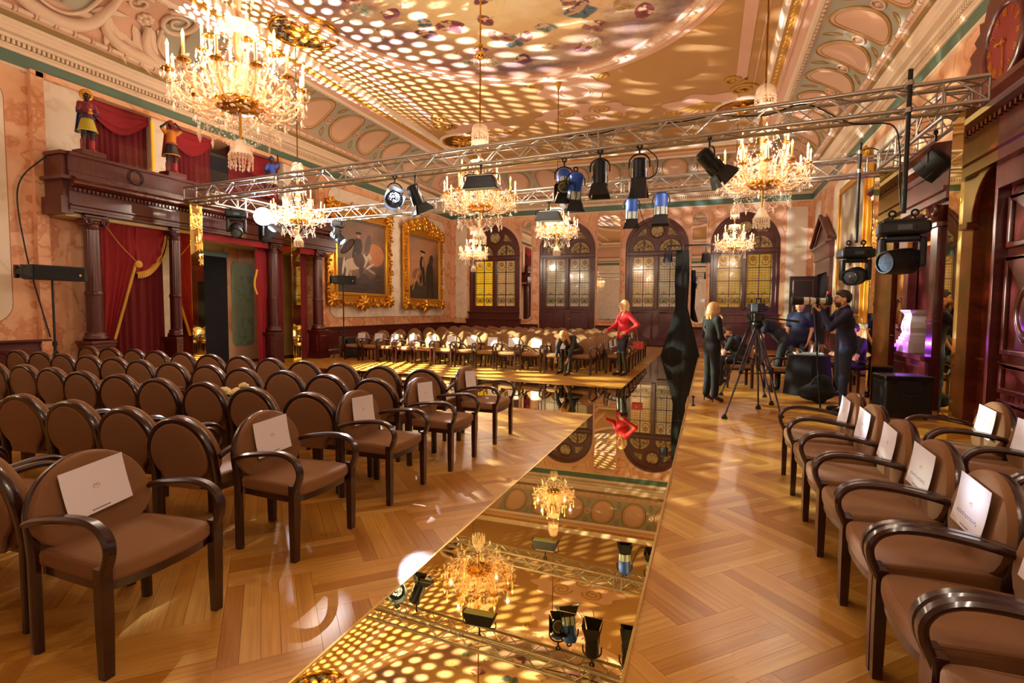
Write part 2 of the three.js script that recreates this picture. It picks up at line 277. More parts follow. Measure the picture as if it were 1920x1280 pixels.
// cornice, cove, frame and ceiling
{
  const ceil = structGroup('ceiling');
  struct('ceiling_slab', [bx(XR - XL - 2, 0.1, ZF - ZB - 2, XC, HC + 0.05, (ZF + ZB) / 2)], MAT.ochre, ceil);
  struct('roof', [bx(XR - XL + 2.6, 0.1, ZF - ZB + 1, XC - 0.6, HC + 0.2, (ZF + ZB) / 2)], MAT.plaster, ceil);
  const tr = structGroup('trim_1');
  struct('marble_band', ring([[0.015, Y_BAND], [0.02, Y_BAND + 0.215]]), MAT.greenM, tr);
  struct('fillet', ring([[0, Y_BAND - 0.06], [0.03, Y_BAND - 0.05], [0.03, Y_BAND - 0.01], [0.015, Y_BAND]]), MAT.cornice, tr);
  struct('architrave', ring([[0.02, Y_BAND + 0.215], [0.05, Y_BAND + 0.215], [0.05, Y_BAND + 0.275], [0.075, Y_BAND + 0.28], [0.075, Y_BAND + 0.31]]), MAT.cornice, tr);
  struct('dentil_ground', ring([[0.075, Y_BAND + 0.31], [0.075, Y_BAND + 0.39]]), MAT.olive, tr);
  struct('corona', ring([[0.075, Y_BAND + 0.39], [0.14, Y_BAND + 0.39], [0.15, Y_BAND + 0.42], [0.16, Y_BAND + 0.44], [0.27, Y_BAND + 0.445], [0.275, Y_BAND + 0.52], [0.29, Y_BAND + 0.525], [0.31, Y_BAND + 0.56], [0.35, Y_BAND + 0.585], [0.355, Y_BAND + 0.62], [0.375, Y_BAND + 0.625]]), MAT.cornice, tr);
  struct('gilt_band', ring([[0.375, Y_BAND + 0.625], [0.40, Y_BAND + 0.63], [0.43, Y_BAND + 0.70]]), MAT.olive, tr);
  { // dentils: real blocks, far too many to pick apart singly
    const pts = []; const st = 0.075; for (let z = ZB + 0.1; z < ZF; z += st) pts.push([XL + 0.095, z, 0], [XR - 0.095, z, 0]); for (let x = XL + 0.1; x < XR; x += st) pts.push([x, ZB + 0.095, 1]);
    const im = new THREE.InstancedMesh(new THREE.BoxGeometry(0.045, 0.07, 0.042), MAT.cornice, pts.length); im.name = 'dentils'; im.userData.kind = 'stuff'; pts.forEach(([x, z, r], i) => im.setMatrixAt(i, new THREE.Matrix4().compose(V3(x, Y_BAND + 0.352, z), new THREE.Quaternion().setFromEuler(new THREE.Euler(0, r ? PI / 2 : 0, 0)), V3(1, 1, 1)))); tr.add(im);
  }
  const tr2 = structGroup('trim_2');
  struct('lower_bead', ring([[0.43, Y_BAND + 0.70], [0.47, Y_BAND + 0.72], [0.5, Y_BAND + 0.755], [0.49, Y_BAND + 0.80], [0.45, Y_BAND + 0.82]]), MAT.pinkPl, tr2);
  const cp = []; for (let i = 0; i <= 14; i++) { const [a, b] = covePoint(i / 14); cp.push([a, b]); }
  const cg = ring(cp); struct('cove', toCreasedNormals(cg, 0.5), MAT.pinkPl, ceil);
  struct('frame_outer', ring([[1.68, 7.30], [1.66, 7.24], [1.70, 7.20], [1.76, 7.20], [1.80, 7.25]]), MAT.cornice, tr2);
  struct('frame_flat', ring([[1.80, 7.25], [1.96, 7.30], [1.98, 7.27], [2.04, 7.27], [2.06, 7.31]]), MAT.pinkPl, tr2);
  struct('frame_gilt', ring([[2.06, 7.31], [2.10, 7.36], [2.24, 7.38]]), MAT.giltPaint, tr2);
  struct('frame_inner', ring([[2.24, 7.38], [2.25, 7.34], [2.31, 7.34], [2.34, 7.40], [2.36, HC]]), MAT.cornice, tr2);
}
// ================= BACK WALL: windows, doors, pier mirrors =================
// leaded glass: amber and clear quarries with scrolls, lit from the rooms behind
function glassTex(kind) { return canvasTex(256, 512, (g, w, h) => {
  const base = { amber: '#f2b000', warm: '#e0a565', pale: '#d9b48a', gold: '#d69a2c' }[kind];
  g.fillStyle = base; g.fillRect(0, 0, w, h);
  for (let i = 0; i < 160; i++) { g.fillStyle = `rgba(${rr(150, 255) | 0},${rr(120, 210) | 0},${rr(50, 150) | 0},0.12)`; g.fillRect(rr(0, w), rr(0, h), rr(20, 70), rr(20, 80)); }
  g.strokeStyle = 'rgba(60,30,10,0.7)'; g.lineWidth = 2; for (let i = 0; i <= 8; i++) { g.beginPath(); g.moveTo(i * w / 8, 0); g.lineTo(i * w / 8, h); g.stroke(); } for (let i = 0; i <= 20; i++) { g.beginPath(); g.moveTo(0, i * h / 20); g.lineTo(w, i * h / 20); g.stroke(); }
  g.fillStyle = 'rgba(90,60,20,0.55)'; g.fillRect(0, 0, 18, h); g.fillRect(w - 18, 0, 18, h);
  const scroll = (x, y, r, s) => { g.strokeStyle = '#3a1c0c'; g.lineWidth = 6; g.beginPath(); for (let t = 0; t < 5.5 * PI; t += 0.15) { const q = r * (1 - t / (6 * PI)); const px = x + s * q * Math.cos(t), py = y + q * Math.sin(t); t ? g.lineTo(px, py) : g.moveTo(px, py); } g.stroke(); };
  for (const x of [64, 192]) { scroll(x - 24, h - 66, 34, 1); scroll(x + 24, h - 66, 34, -1); g.strokeStyle = '#3a1c0c'; g.lineWidth = 5; g.beginPath(); g.arc(x, h - 118, 24, PI, 0); g.stroke(); g.beginPath(); g.arc(x, 60, 40, 0, PI); g.stroke(); g.fillStyle = 'rgba(120,60,30,0.5)'; g.beginPath(); g.arc(x, 40, 30, 0, 7); g.fill(); }
}); }
const GLASS = {}; for (const k of ['amber', 'warm', 'pale', 'gold']) { const t = glassTex(k); GLASS[k] = Phy({ map: t, color: 0x777777, emissive: 0xffffff, emissiveMap: t, emissiveIntensity: { amber: 0.95, warm: 0.55, pale: 0.42, gold: 0.6 }[k], roughness: 0.12, clearcoat: 1, clearcoatRoughness: 0.04 }); }
const lunetteMat = (() => { const t = canvasTex(256, 128, (g, w, h) => { g.fillStyle = '#c79a5c'; g.fillRect(0, 0, w, h); g.strokeStyle = 'rgba(70,30,15,0.8)'; g.lineWidth = 4; for (let k = 0; k < 40; k++) { g.beginPath(); g.arc(rr(0, w), rr(0, h), rr(8, 26), rr(0, 6), rr(6, 9)); g.stroke(); } }); return Phy({ map: t, color: 0x888888, emissive: 0xffffff, emissiveMap: t, emissiveIntensity: 0.3, roughness: 0.15 }); })();
WINDOWS.forEach(([cx, y0], wi) => {
  const isDoor = !y0, w = structGroup(isDoor ? `door_${wi}` : `window_${wi ? 2 : 1}`), z = ZB - 0.22, hw = 1.255, ys = 4.1, zf = z;
  // arched frame with lights cut out: two big lights, two lunettes, a roundel, two spandrel eyes
  const holes = [], light = [];
  const gy0 = 1.66, gy1 = 3.72, half = [[-0.99, -0.09], [0.09, 0.99]];
  for (const [a, b] of half) { light.push([a, b]); holes.push([[cx + a, gy0], [cx + b, gy0], [cx + b, gy1], [cx + a, gy1]]); holes.push(archPts(cx + a + 0.02, cx + b - 0.02, 3.99, 4.02, 14)); }
  const cir = (x, y, r) => { const p = []; for (let i = 0; i < 20; i++) p.push([x + r * Math.cos(i / 10 * PI), y + r * Math.sin(i / 10 * PI)]); return p; };
  holes.push(cir(cx, 4.79, 0.25));
  for (const s of [-1, 1]) holes.push([[cx + s * 0.42, 4.62], [cx + s * 0.82, 4.6], [cx + s * 0.62, 4.84], [cx + s * 0.46, 4.92]]);
  const outer = archPts(cx - hw, cx + hw, isDoor ? 0.02 : y0 - 0.05, ys); outer[0][0] = cx - hw; 
  const f = slab(outer, 0.1, 0.008, holes); f.translate(0, 0, zf); struct('frame', f, MAT.mahogany, w);
  struct('transom', [rbx(hw * 2 - 0.02, 0.16, 0.16, 0.02, cx, 3.86, zf + 0.1), rbx(hw * 2, 0.05, 0.22, 0.015, cx, 3.95, zf + 0.11), rbx(0.15, 2.2, 0.17, 0.02, cx, 2.66, zf + 0.1)], MAT.mahogany, w);
  half.forEach(([a, b], k) => {
    const kind = wi === 0 ? (k ? 'warm' : 'amber') : wi === 3 ? 'gold' : wi === 1 ? 'pale' : (k ? 'pale' : 'warm');
    const cols = 2, rows = 4, pw = (b - a) / cols, ph = (gy1 - gy0) / rows;
    for (let i = 0; i < cols; i++) for (let j = 0; j < rows; j++) {
      const g = new THREE.PlaneGeometry(pw, ph), uv = g.attributes.uv; for (let q = 0; q < 4; q++) uv.setXY(q, (i + uv.getX(q)) / cols, (j + uv.getY(q)) / rows);
      const g2 = new THREE.BoxGeometry(pw, ph, 0.012); const u2 = g2.attributes.uv; for (let q = 0; q < u2.count; q++) u2.setXY(q, (i + u2.getX(q)) / cols, (j + u2.getY(q)) / rows);
      g2.translate(cx + a + pw * (i + 0.5), gy0 + ph * (j + 0.5), zf + 0.04); const m = shadow(new THREE.Mesh(g2, GLASS[kind])); m.name = numbered('pane'); w.add(m);
    }
    const bars = [bx(0.035, gy1 - gy0, 0.05, cx + (a + b) / 2, (gy0 + gy1) / 2, zf + 0.075)]; for (let j = 1; j < rows; j++) bars.push(bx(b - a, 0.035, 0.05, cx + (a + b) / 2, gy0 + ph * j, zf + 0.075));
    for (const q of bars) struct('glazing_bar', q, MAT.mahogany, w);
    const lg = slab(archPts(cx + a + 0.02, cx + b - 0.02, 3.99, 4.02, 14), 0.012); lg.translate(0, 0, zf + 0.03); const p = lg.attributes.position, uv = lg.attributes.uv; for (let q = 0; q < p.count; q++) uv.setXY(q, (p.getX(q) - cx - a) / 0.9, (p.getY(q) - 4) / 0.5); const lm = shadow(new THREE.Mesh(lg, lunetteMat)); lm.name = numbered('lunette_pane'); w.add(lm);
    struct('lunette_bar', bx(0.035, 0.44, 0.05, cx + (a + b) / 2, 4.23, zf + 0.07), MAT.mahogany, w);
    const ro = archPts(cx + a - 0.03, cx + b + 0.03, 4.02, 4.02, 14).slice(2), ri = archPts(cx + a + 0.03, cx + b - 0.03, 4.02, 4.02, 14).slice(2).reverse(); const rg = slab([...ro, ...ri], 0.05, 0.01); rg.translate(0, 0, zf + 0.08); struct('lunette_moulding', rg, MAT.mahogany, w);
  });
  const rg = lathe([[0, 0], [0.25, 0], [0.25, 0.012], [0, 0.012]], 20); rg.rotateX(PI / 2); rg.translate(cx, 4.79, zf + 0.03); struct('roundel_pane', rg, lunetteMat, w);
  struct('roundel_ring', T(new THREE.TorusGeometry(0.275, 0.035, 8, 24), cx, 4.79, zf + 0.1), MAT.mahogany, w);
  for (const s of [-1, 1]) struct('spandrel_pane', bx(0.5, 0.4, 0.012, cx + s * 0.62, 4.74, zf + 0.02), lunetteMat, w);
  const ao = archPts(cx - hw, cx + hw, isDoor ? 0.02 : y0, ys), ai = archPts(cx - hw + 0.12, cx + hw - 0.12, isDoor ? 0.02 : y0, ys).slice(2).reverse();
  const ag = slab([...ao.slice(1), ao[0], [cx - hw + 0.12, ao[0][1]], ...[...ai], [cx + hw - 0.12, ao[0][1]]].slice(0), 0.08, 0.01); ag.translate(0, 0, zf + 0.08); struct('casing', ag, MAT.mahogany, w);
  if (isDoor) {
    for (const s of [-1, 1]) {
      struct('leaf_panel', [rbx(0.8, 1.05, 0.05, 0.02, cx + s * 0.56, 0.86, zf + 0.11)], MAT.mahogany, w);
      struct('leaf_moulding', (() => { const g = slab(roundRect(-0.44, 0.28, 0.44, 1.43, 0.01), 0.04, 0.012, [roundRect(-0.38, 0.34, 0.38, 1.37, 0.01)]); g.translate(cx + s * 0.56, 0, zf + 0.1); return g; })(), MAT.mahogany, w);
      struct('door_rail', [rbx(0.98, 0.1, 0.04, 0.01, cx + s * 0.56, 1.56, zf + 0.11), rbx(0.98, 0.2, 0.04, 0.01, cx + s * 0.56, 0.13, zf + 0.11)], MAT.mahogany, w);
    }
    struct('door_handle', [cyl(0.012, 0.012, 0.12, 8, cx + 0.12, 1.1, zf + 0.2, 0, 0, PI / 2), sph(0.025, 8, cx + 0.07, 1.1, zf + 0.2)], MAT.brass, w);
  } else {
    struct('apron', [bx(2.5, y0 + 0.05, 0.1, cx, (y0 + 0.05) / 2, zf + 0.24)], MAT.mahogany, w);
    struct('window_sill', [rbx(2.56, 0.06, 0.34, 0.02, cx, y0 + 0.02, zf + 0.2), rbx(2.7, 0.05, 0.2, 0.015, cx, y0 - 0.3, zf + 0.36), bx(2.66, y0 - 0.3, 0.14, cx, (y0 - 0.3) / 2, zf + 0.32)], MAT.mahogany, w);
  }
});
// tall pier mirrors with rounded ends, one wide niche mirror
function pierMirror(x0, x1, y0, y1, r, label) {
  const t = thing('wall_mirror', label, 'mirror', [(x0 + x1) / 2, y0, ZB]); const w = (x1 - x0) / 2;
  const g = slab(roundRect(-w, 0, w, y1 - y0, r), 0.012); g.translate(0, 0, 0.004); part('glass', g, MAT.mirror, t);
  const f = slab(roundRect(-w - 0.05, -0.05, w + 0.05, y1 - y0 + 0.05, r + 0.04), 0.05, 0.012, [roundRect(-w + 0.005, 0.005, w - 0.005, y1 - y0 - 0.005, r)]); part('frame', f, MAT.pinkPl, t);
}
pierMirror(-8.0, -7.53, 1.05, 5.5, 0.22, 'tall narrow round-ended mirror between the leftmost amber window and the glazed door');
pierMirror(-4.56, -3.6, 1.05, 5.5, 0.22, 'wide tall mirror with rounded corners between the two arched glazed doors');
pierMirror(-0.72, -0.16, 1.02, 5.45, 0.27, 'tall narrow round-ended mirror right of the black draped stand');
// ================= LEFT GALLERY =================
const GX = -11.05;      // column axis
const GZ = [-6.85, -8.55, -11.32, -13.08];
function curtainGeo(w, h, folds, amp, shapeFn) {   // wavy sheet in local x (width), y down from 0; thickness given by two layers
  const nx = Math.max(24, folds * 8), ny = 24, pos = [], P = (i, j, o) => { const u = i / nx, v = j / ny; const [x, y, z] = shapeFn(u, v); return [x, y, z + amp * (0.5 + 0.5 * v) * Math.sin(u * folds * 2 * PI + 1.7 * Math.sin(u * 9)) + o]; };
  for (const o of [0.012, -0.012]) for (let i = 0; i < nx; i++) for (let j = 0; j < ny; j++) { const a = P(i, j, o), b = P(i + 1, j, o), c = P(i + 1, j + 1, o), d = P(i, j + 1, o); o > 0 ? pos.push(...a, ...d, ...b, ...b, ...d, ...c) : pos.push(...a, ...b, ...d, ...b, ...c, ...d); }
  const g = new THREE.BufferGeometry(); g.setAttribute('position', new THREE.Float32BufferAttribute(pos, 3)); const m = mergeVertices(g, 1e-5); m.computeVertexNormals(); return m;
}
{
  const gal = structGroup('trim_3');     // the timber gallery front
  const z0 = -6.35, z1 = -13.62, L = [GX, 0, z0];
  const face = -10.82;
  const run = (name, pr, mat = MAT.mahogany) => struct(name, [mould(pr, [face, 0, z0], [face, 0, z1], [1, 0, 0])], mat, gal);
  run('architrave', [[-0.42, 3.22], [0, 3.22], [0, 3.26], [0.02, 3.265], [0.02, 3.31], [0.05, 3.33], [0.05, 3.35], [0, 3.36], [-0.42, 3.36]]);
  run('frieze', [[-0.42, 3.36], [0, 3.36], [0, 3.57], [-0.42, 3.57]]);
  run('cornice', [[-0.42, 3.57], [0.03, 3.57], [0.03, 3.64], [0.1, 3.66], [0.16, 3.7], [0.16, 3.74], [0.2, 3.78], [0.2, 3.81], [0.05, 3.83], [-0.42, 3.83]]);
  run('parapet', [[-0.1, 3.83], [0, 3.83], [0.02, 3.85], [0.02, 3.92], [0, 3.94], [0, 4.2], [-0.1, 4.2]]);
  run('parapet_cap', [[-0.14, 4.2], [0.03, 4.2], [0.05, 4.22], [0.05, 4.27], [-0.14, 4.27]]);
  // returned end at the near side
  struct('gallery_end', [bx(0.5, 0.99, 0.1, face - 0.3, 3.71, z0 + 0.02), bx(0.62, 0.06, 0.22, face - 0.2, 3.79, z0 + 0.06), bx(0.5, 0.06, 0.14, face - 0.25, 4.24, z0 + 0.04), bx(0.6, 0.3, 0.2, face - 0.32, 3.32, z0 + 0.02)], MAT.mahogany, gal);
  for (let i = 0, z = z0 - 0.06; z > z1; z -= 0.075, i++) { const m = shadow(new THREE.Mesh(dentG, MAT.mahogany)); m.name = numbered('dentil'); m.position.set(face + 0.05, 3.605, z); gal.add(m); }
  struct('gallery_floor', [bx(1.9, 0.1, z0 - z1, face - 1.1, 3.8, (z0 + z1) / 2)], MAT.mahogany, gal);
  const rec = structGroup('wall_recess');
  struct('recess_back', [bx(0.2, 5.7, 7.4, -12.62, 2.85, (z0 + z1) / 2)], MAT.cream, rec);
  struct('recess_side', [bx(1.3, 5.7, 0.2, -12.05, 2.85, z0 + 0.1), bx(1.3, 5.7, 0.2, -12.05, 2.85, z1 - 0.1), bx(1.3, 0.1, 7.5, -12.05, 5.66, (z0 + z1) / 2)], MAT.pink, rec);
  struct('recess_ceiling', [bx(1.6, 0.06, 7.2, -11.8, 3.18, (z0 + z1) / 2)], MAT.plaster, rec);
  // the passage between the inner columns: dark panel on the left, green marble panel on the right
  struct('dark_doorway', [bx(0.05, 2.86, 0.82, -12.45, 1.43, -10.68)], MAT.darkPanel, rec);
  struct('doorway_head', [bx(0.08, 0.14, 0.9, -12.44, 2.93, -10.68)], Std({ color: 0x7892a6, roughness: 0.6 }), rec);
  { const g = slab(roundRect(-12.02, 0.42, -11.26, 2.78, 0.16), 0.03, 0.008); g.rotateY(-PI / 2); g.translate(-12.46, 0, 0); struct('green_panel', g, Std({ map: rep(tGreenPale, 1.2), roughness: 0.4 }), rec); const r = slab(roundRect(-12.06, 0.38, -11.22, 2.82, 0.18), 0.02); r.rotateY(-PI / 2); r.translate(-12.485, 0, 0); struct('panel_line', r, MAT.goldEdge, rec); struct('pink_pier', bx(0.06, 3.1, 1.25, -12.5, 1.55, -11.65), MAT.pink, rec); }
  struct('red_lambrequin', [bx(0.03, 0.14, 2.3, -10.98, 3.13, -9.95), bx(0.03, 0.14, 1.3, -10.98, 3.13, -12.2)], MAT.velvet, rec);
  // columns: each a thing the gallery stands on
  const shaft = (() => { const pts = [], fl = 20, g = new THREE.CylinderGeometry(0.128, 0.14, 1.16, fl * 4, 1, true), p = g.attributes.position; for (let i = 0; i < p.count; i++) { const x = p.getX(i), z = p.getZ(i), a = Math.atan2(z, x), r = Math.hypot(x, z) * (1 - 0.045 * Math.abs(Math.sin(a * fl / 2))); p.setX(i, r * Math.cos(a)); p.setZ(i, r * Math.sin(a)); } g.computeVertexNormals(); g.translate(0, 2.37, 0); return g; })();
  const proto = thing('column', 'x', 'column', [GX, 0, GZ[0]]);
  part('pedestal', [bx(0.46, 0.14, 0.46, 0, 0.07, 0), bx(0.4, 0.62, 0.4, 0, 0.45, 0), rbx(0.48, 0.06, 0.48, 0.015, 0, 0.82, 0), rbx(0.44, 0.06, 0.44, 0.01, 0, 0.76, 0)], MAT.mahogany, proto);
  for (const [a, s] of [[0, 1], [PI / 2, 1], [-PI / 2, 1]]) { const g = slab(roundRect(-0.13, 0.22, 0.13, 0.68, 0.004), 0.03, 0.01); g.translate(0, 0, 0.19); g.rotateY(PI / 2 + a); part('pedestal_panel', g, MAT.mahogany, proto); }
  part('base', lathe([[0, 0.85], [0.21, 0.85], [0.21, 0.9], [0.2, 0.93], [0.175, 0.95], [0.19, 0.98], [0.17, 1.0], [0.15, 1.02]], 28), MAT.mahogany, proto);
  part('lower_drum', lathe([[0.15, 1.02], [0.148, 1.7], [0.16, 1.72], [0.16, 1.76], [0.147, 1.79]], 28), MAT.mahogany, proto);
  part('fluted_shaft', shaft, MAT.mahogany, proto);
  part('necking', lathe([[0.128, 2.95], [0.145, 2.97], [0.145, 2.99], [0.13, 3.01], [0.13, 3.05], [0.16, 3.08], [0.16, 3.1]], 28), MAT.mahogany, proto);
  const vol = (s) => { const pts = []; for (let t = 0; t <= 3.4 * PI; t += 0.25) { const r = 0.075 * (1 - t / (4.2 * PI)); pts.push([0, 3.09 + r * Math.sin(t), s * (0.15 - 0.0 + r * Math.cos(t) * 1)]); } return tube(pts, 0.012, 60, 6); };
  for (const s of [-1, 1]) { const v = part('volute', [vol(s).translate(0.15, 0, 0), T(cyl(0.06, 0.06, 0.26, 18, 0, 0, 0, 0, 0, PI / 2), 0.0, 3.09, s * 0.15)], MAT.mahogany, proto); }
  part('abacus', [rbx(0.34, 0.05, 0.42, 0.012, 0, 3.185, 0), rbx(0.28, 0.05, 0.3, 0.01, 0, 3.14, 0)], MAT.mahogany, proto);
  const cl = ['fluted mahogany gallery column nearest the camera, left of the gold-fringed red curtain', 'fluted mahogany gallery column partly behind the near left gold mirror pillar', 'fluted mahogany gallery column right of the pale green marble panel', 'fluted mahogany gallery column farthest along, beside the large equestrian painting'];
  GZ.forEach((z, i) => { if (i) dup(proto, [GX, 0, z], 0, cl[i]); else proto.userData.label = cl[0]; });
  // lower curtains
  const fringe = (name, pts, parent) => { const f = []; for (let i = 0; i < pts.length - 1; i++) { const a = V3(...pts[i]), b = V3(...pts[i + 1]), n = Math.max(1, Math.round(a.distanceTo(b) / 0.03)); for (let k = 0; k < n; k++) { const p = a.clone().lerp(b, (k + 0.5) / n); f.push(bx(0.03, 0.12, 0.024, p.x + 0.03, p.y - 0.05, p.z)); } } f.push(tube(pts, 0.022, pts.length * 3, 6)); return part('fringe', f, MAT.fringe, parent); };
  function bay(za, zb, label, swag, tail) {
    const t = thing('curtain', label, 'curtain', [-11.2, 0, (za + zb) / 2]), w = Math.abs(zb - za);
    const flat = curtainGeo(w, 3.1, Math.round(w / 0.16), 0.045, (u, v) => [(0.5 - u) * w, 3.15 - 3.12 * v, -0.12]); flat.rotateY(PI / 2); part('hanging', flat, MAT.velvetDark, t);
    if (swag) {
      // gathered side drape on the near side and a scooped swag over the top, both edged in gold (local x runs to -z)
      const dr = curtainGeo(w, 3, 5, 0.03, (u, v) => { const near = -w / 2, edge = v < 0.32 ? 0.0 : -(v - 0.32) * 0.5 * w; return [near + u * (edge - near), 3.15 - 2.3 * v, 0.03]; }); dr.rotateY(PI / 2); part('side_drape', dr, MAT.velvet, t);
      const dip = (u) => 0.95 * Math.pow(Math.max(0, 1 - u * u), 0.6);
      const sw = curtainGeo(w, 1, 4, 0.02, (u, v) => [u * 0.48 * w, 3.15 - dip(u) * v, 0.05 + 0.02 * Math.sin(v * 12 + u * 3)]); sw.rotateY(PI / 2); part('swag', sw, MAT.velvet, t);
      const sp = []; for (let i = 0; i <= 16; i++) { const u = i / 16; sp.push([0.07, 3.15 - dip(u), -u * 0.48 * w]); } fringe('fringe', sp, t);
      const ep = []; for (let i = 0; i <= 10; i++) { const v = 0.32 + 0.68 * i / 10; ep.push([0.07, 3.15 - 2.3 * v, (v - 0.32) * 0.5 * w]); } part('edge_braid', [tube(ep, 0.03, 30, 6)], MAT.fringe, t);
      part('rosette', lathe([[0, 0], [0.07, 0.0], [0.08, 0.02], [0.05, 0.04], [0.03, 0.03], [0, 0.05]], 16).rotateZ(-PI / 2).translate(0.09, 2.38, -0.03), MAT.fringe, t);
      part('cord', tube([[0.12, 3.05, w * 0.42], [0.12, 2.75, w * 0.25], [0.12, 2.42, 0.02]], 0.008, 16, 5), MAT.fringe, t);
    }
    return t;
  }
  bay(-7.02, -8.42, 'deep red velvet curtain with gold fringed swag between the two nearest gallery columns', true);
  bay(-11.6, -12.9, 'deep red velvet curtain between the two far gallery columns', false);
  { // narrow drawn-back drapes of the middle bay
    for (const [z, s, lb] of [[-8.85, 1, 'drawn-back red velvet drape beside the near left mirror pillar, gold edged'], [-11.08, -1, 'narrow red velvet drape hanging right of the green marble panel']]) {
      const t = thing('curtain', lb, 'curtain', [-11.2, 0, z]); const g = curtainGeo(0.5, 3, 4, 0.04, (u, v) => [(u - 0.5) * (0.3 + 0.28 * (1 - v) * (s > 0 ? 1 : 0.3)) , 3.12 - 3.08 * v, 0]); g.rotateY(PI / 2); part('hanging', g, MAT.velvet, t);
      part('fringe', tube([[0.06, 2.5, -s * 0.2], [0.06, 2.1, -s * 0.3], [0.06, 1.85, -s * 0.22]], 0.03, 14, 6), MAT.fringe, t);
    }
  }
  // curtains of the gallery above
  const up = (za, zb, label, gapAt) => {
    const t = thing('curtain', label, 'curtain', [-11.62, 0, (za + zb) / 2]), w = Math.abs(zb - za);
    const flat = curtainGeo(w, 1.3, Math.round(w / 0.13), 0.035, (u, v) => [(0.5 - u) * w, 5.62 - 1.72 * v, -0.05]); flat.rotateY(PI / 2); part('hanging', flat, MAT.velvetDark, t);
    const n = Math.max(1, Math.round(w / 1.3));
    for (let k = 0; k < n; k++) { const sw = curtainGeo(w / n, 0.5, 2, 0.004, (u, v) => { const d = 0.14 + 0.4 * Math.sin(PI * u); return [w / 2 - (k + u) * w / n, 5.6 - d * v, 0.03 + 0.05 * v * (1 - v) * 4 * Math.sin(PI * u) + 0.016 * Math.sin(v * 20)]; }); sw.rotateY(PI / 2); part('swag', sw, MAT.velvet, t); }
  };
  up(-7.1, -8.4, 'red velvet swagged curtain of the gallery between the two nearest statues');
  up(-8.75, -10.0, 'red velvet swagged curtain of the gallery left of the dark opening');
  up(-10.5, -12.2, 'red velvet swagged curtain of the gallery behind the big near chandelier');
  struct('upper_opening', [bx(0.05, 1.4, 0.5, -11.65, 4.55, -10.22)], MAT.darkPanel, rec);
  struct('upper_pier', [bx(0.2, 1.85, 0.34, -11.6, 4.72, -8.58), bx(0.2, 1.85, 0.7, -11.6, 4.72, -6.72), bx(0.2, 1.85, 0.3, -11.6, 4.72, -12.4)], MAT.cream, rec);
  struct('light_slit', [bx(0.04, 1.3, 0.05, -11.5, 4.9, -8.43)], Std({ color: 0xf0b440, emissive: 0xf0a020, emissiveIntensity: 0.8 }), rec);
  // clear screen panels on the parapet
  for (const [za, zb, lb] of [[-7.3, -8.45, 'clear glass screen on the gallery parapet in front of the first red curtain'], [-8.95, -10.9, 'clear glass screen on the gallery parapet right of the second statue']]) { const t = tag(mesh('glass_screen', [bx(0.012, 0.42, Math.abs(zb - za), -10.88, 4.475, (za + zb) / 2)], MAT.clearGlass), lb, 'glass'); }
  for (const [z, i] of [[-6.75, 0], [-8.4, 1], [-11.2, 2]]) struct('statue_plinth', [rbx(0.3, 0.1, 0.42, 0.015, -10.88, 4.32, z)], MAT.mahogany, gal);
  // flat circular ornaments and rails in front of the parapet
  struct('parapet_ring', [T(new THREE.TorusGeometry(0.14, 0.012, 6, 28), face + 0.03, 4.06, -7.55, 0, PI / 2, 0)], MAT.blackMetal, gal);
  { const c = tube([[-11.3, 4.2, -6.28], [-11.4, 3.8, -5.98], [-11.44, 3.5, -5.9], [-11.44, 2.5, -5.98], [-11.42, 1.8, -6.1], [-11.36, 0.93, -6.26]], 0.012, 40, 6); tag(mesh('cable', c, MAT.black), 'thin black cable hanging down the wall left of the nearest gallery column', 'cable'); }
}
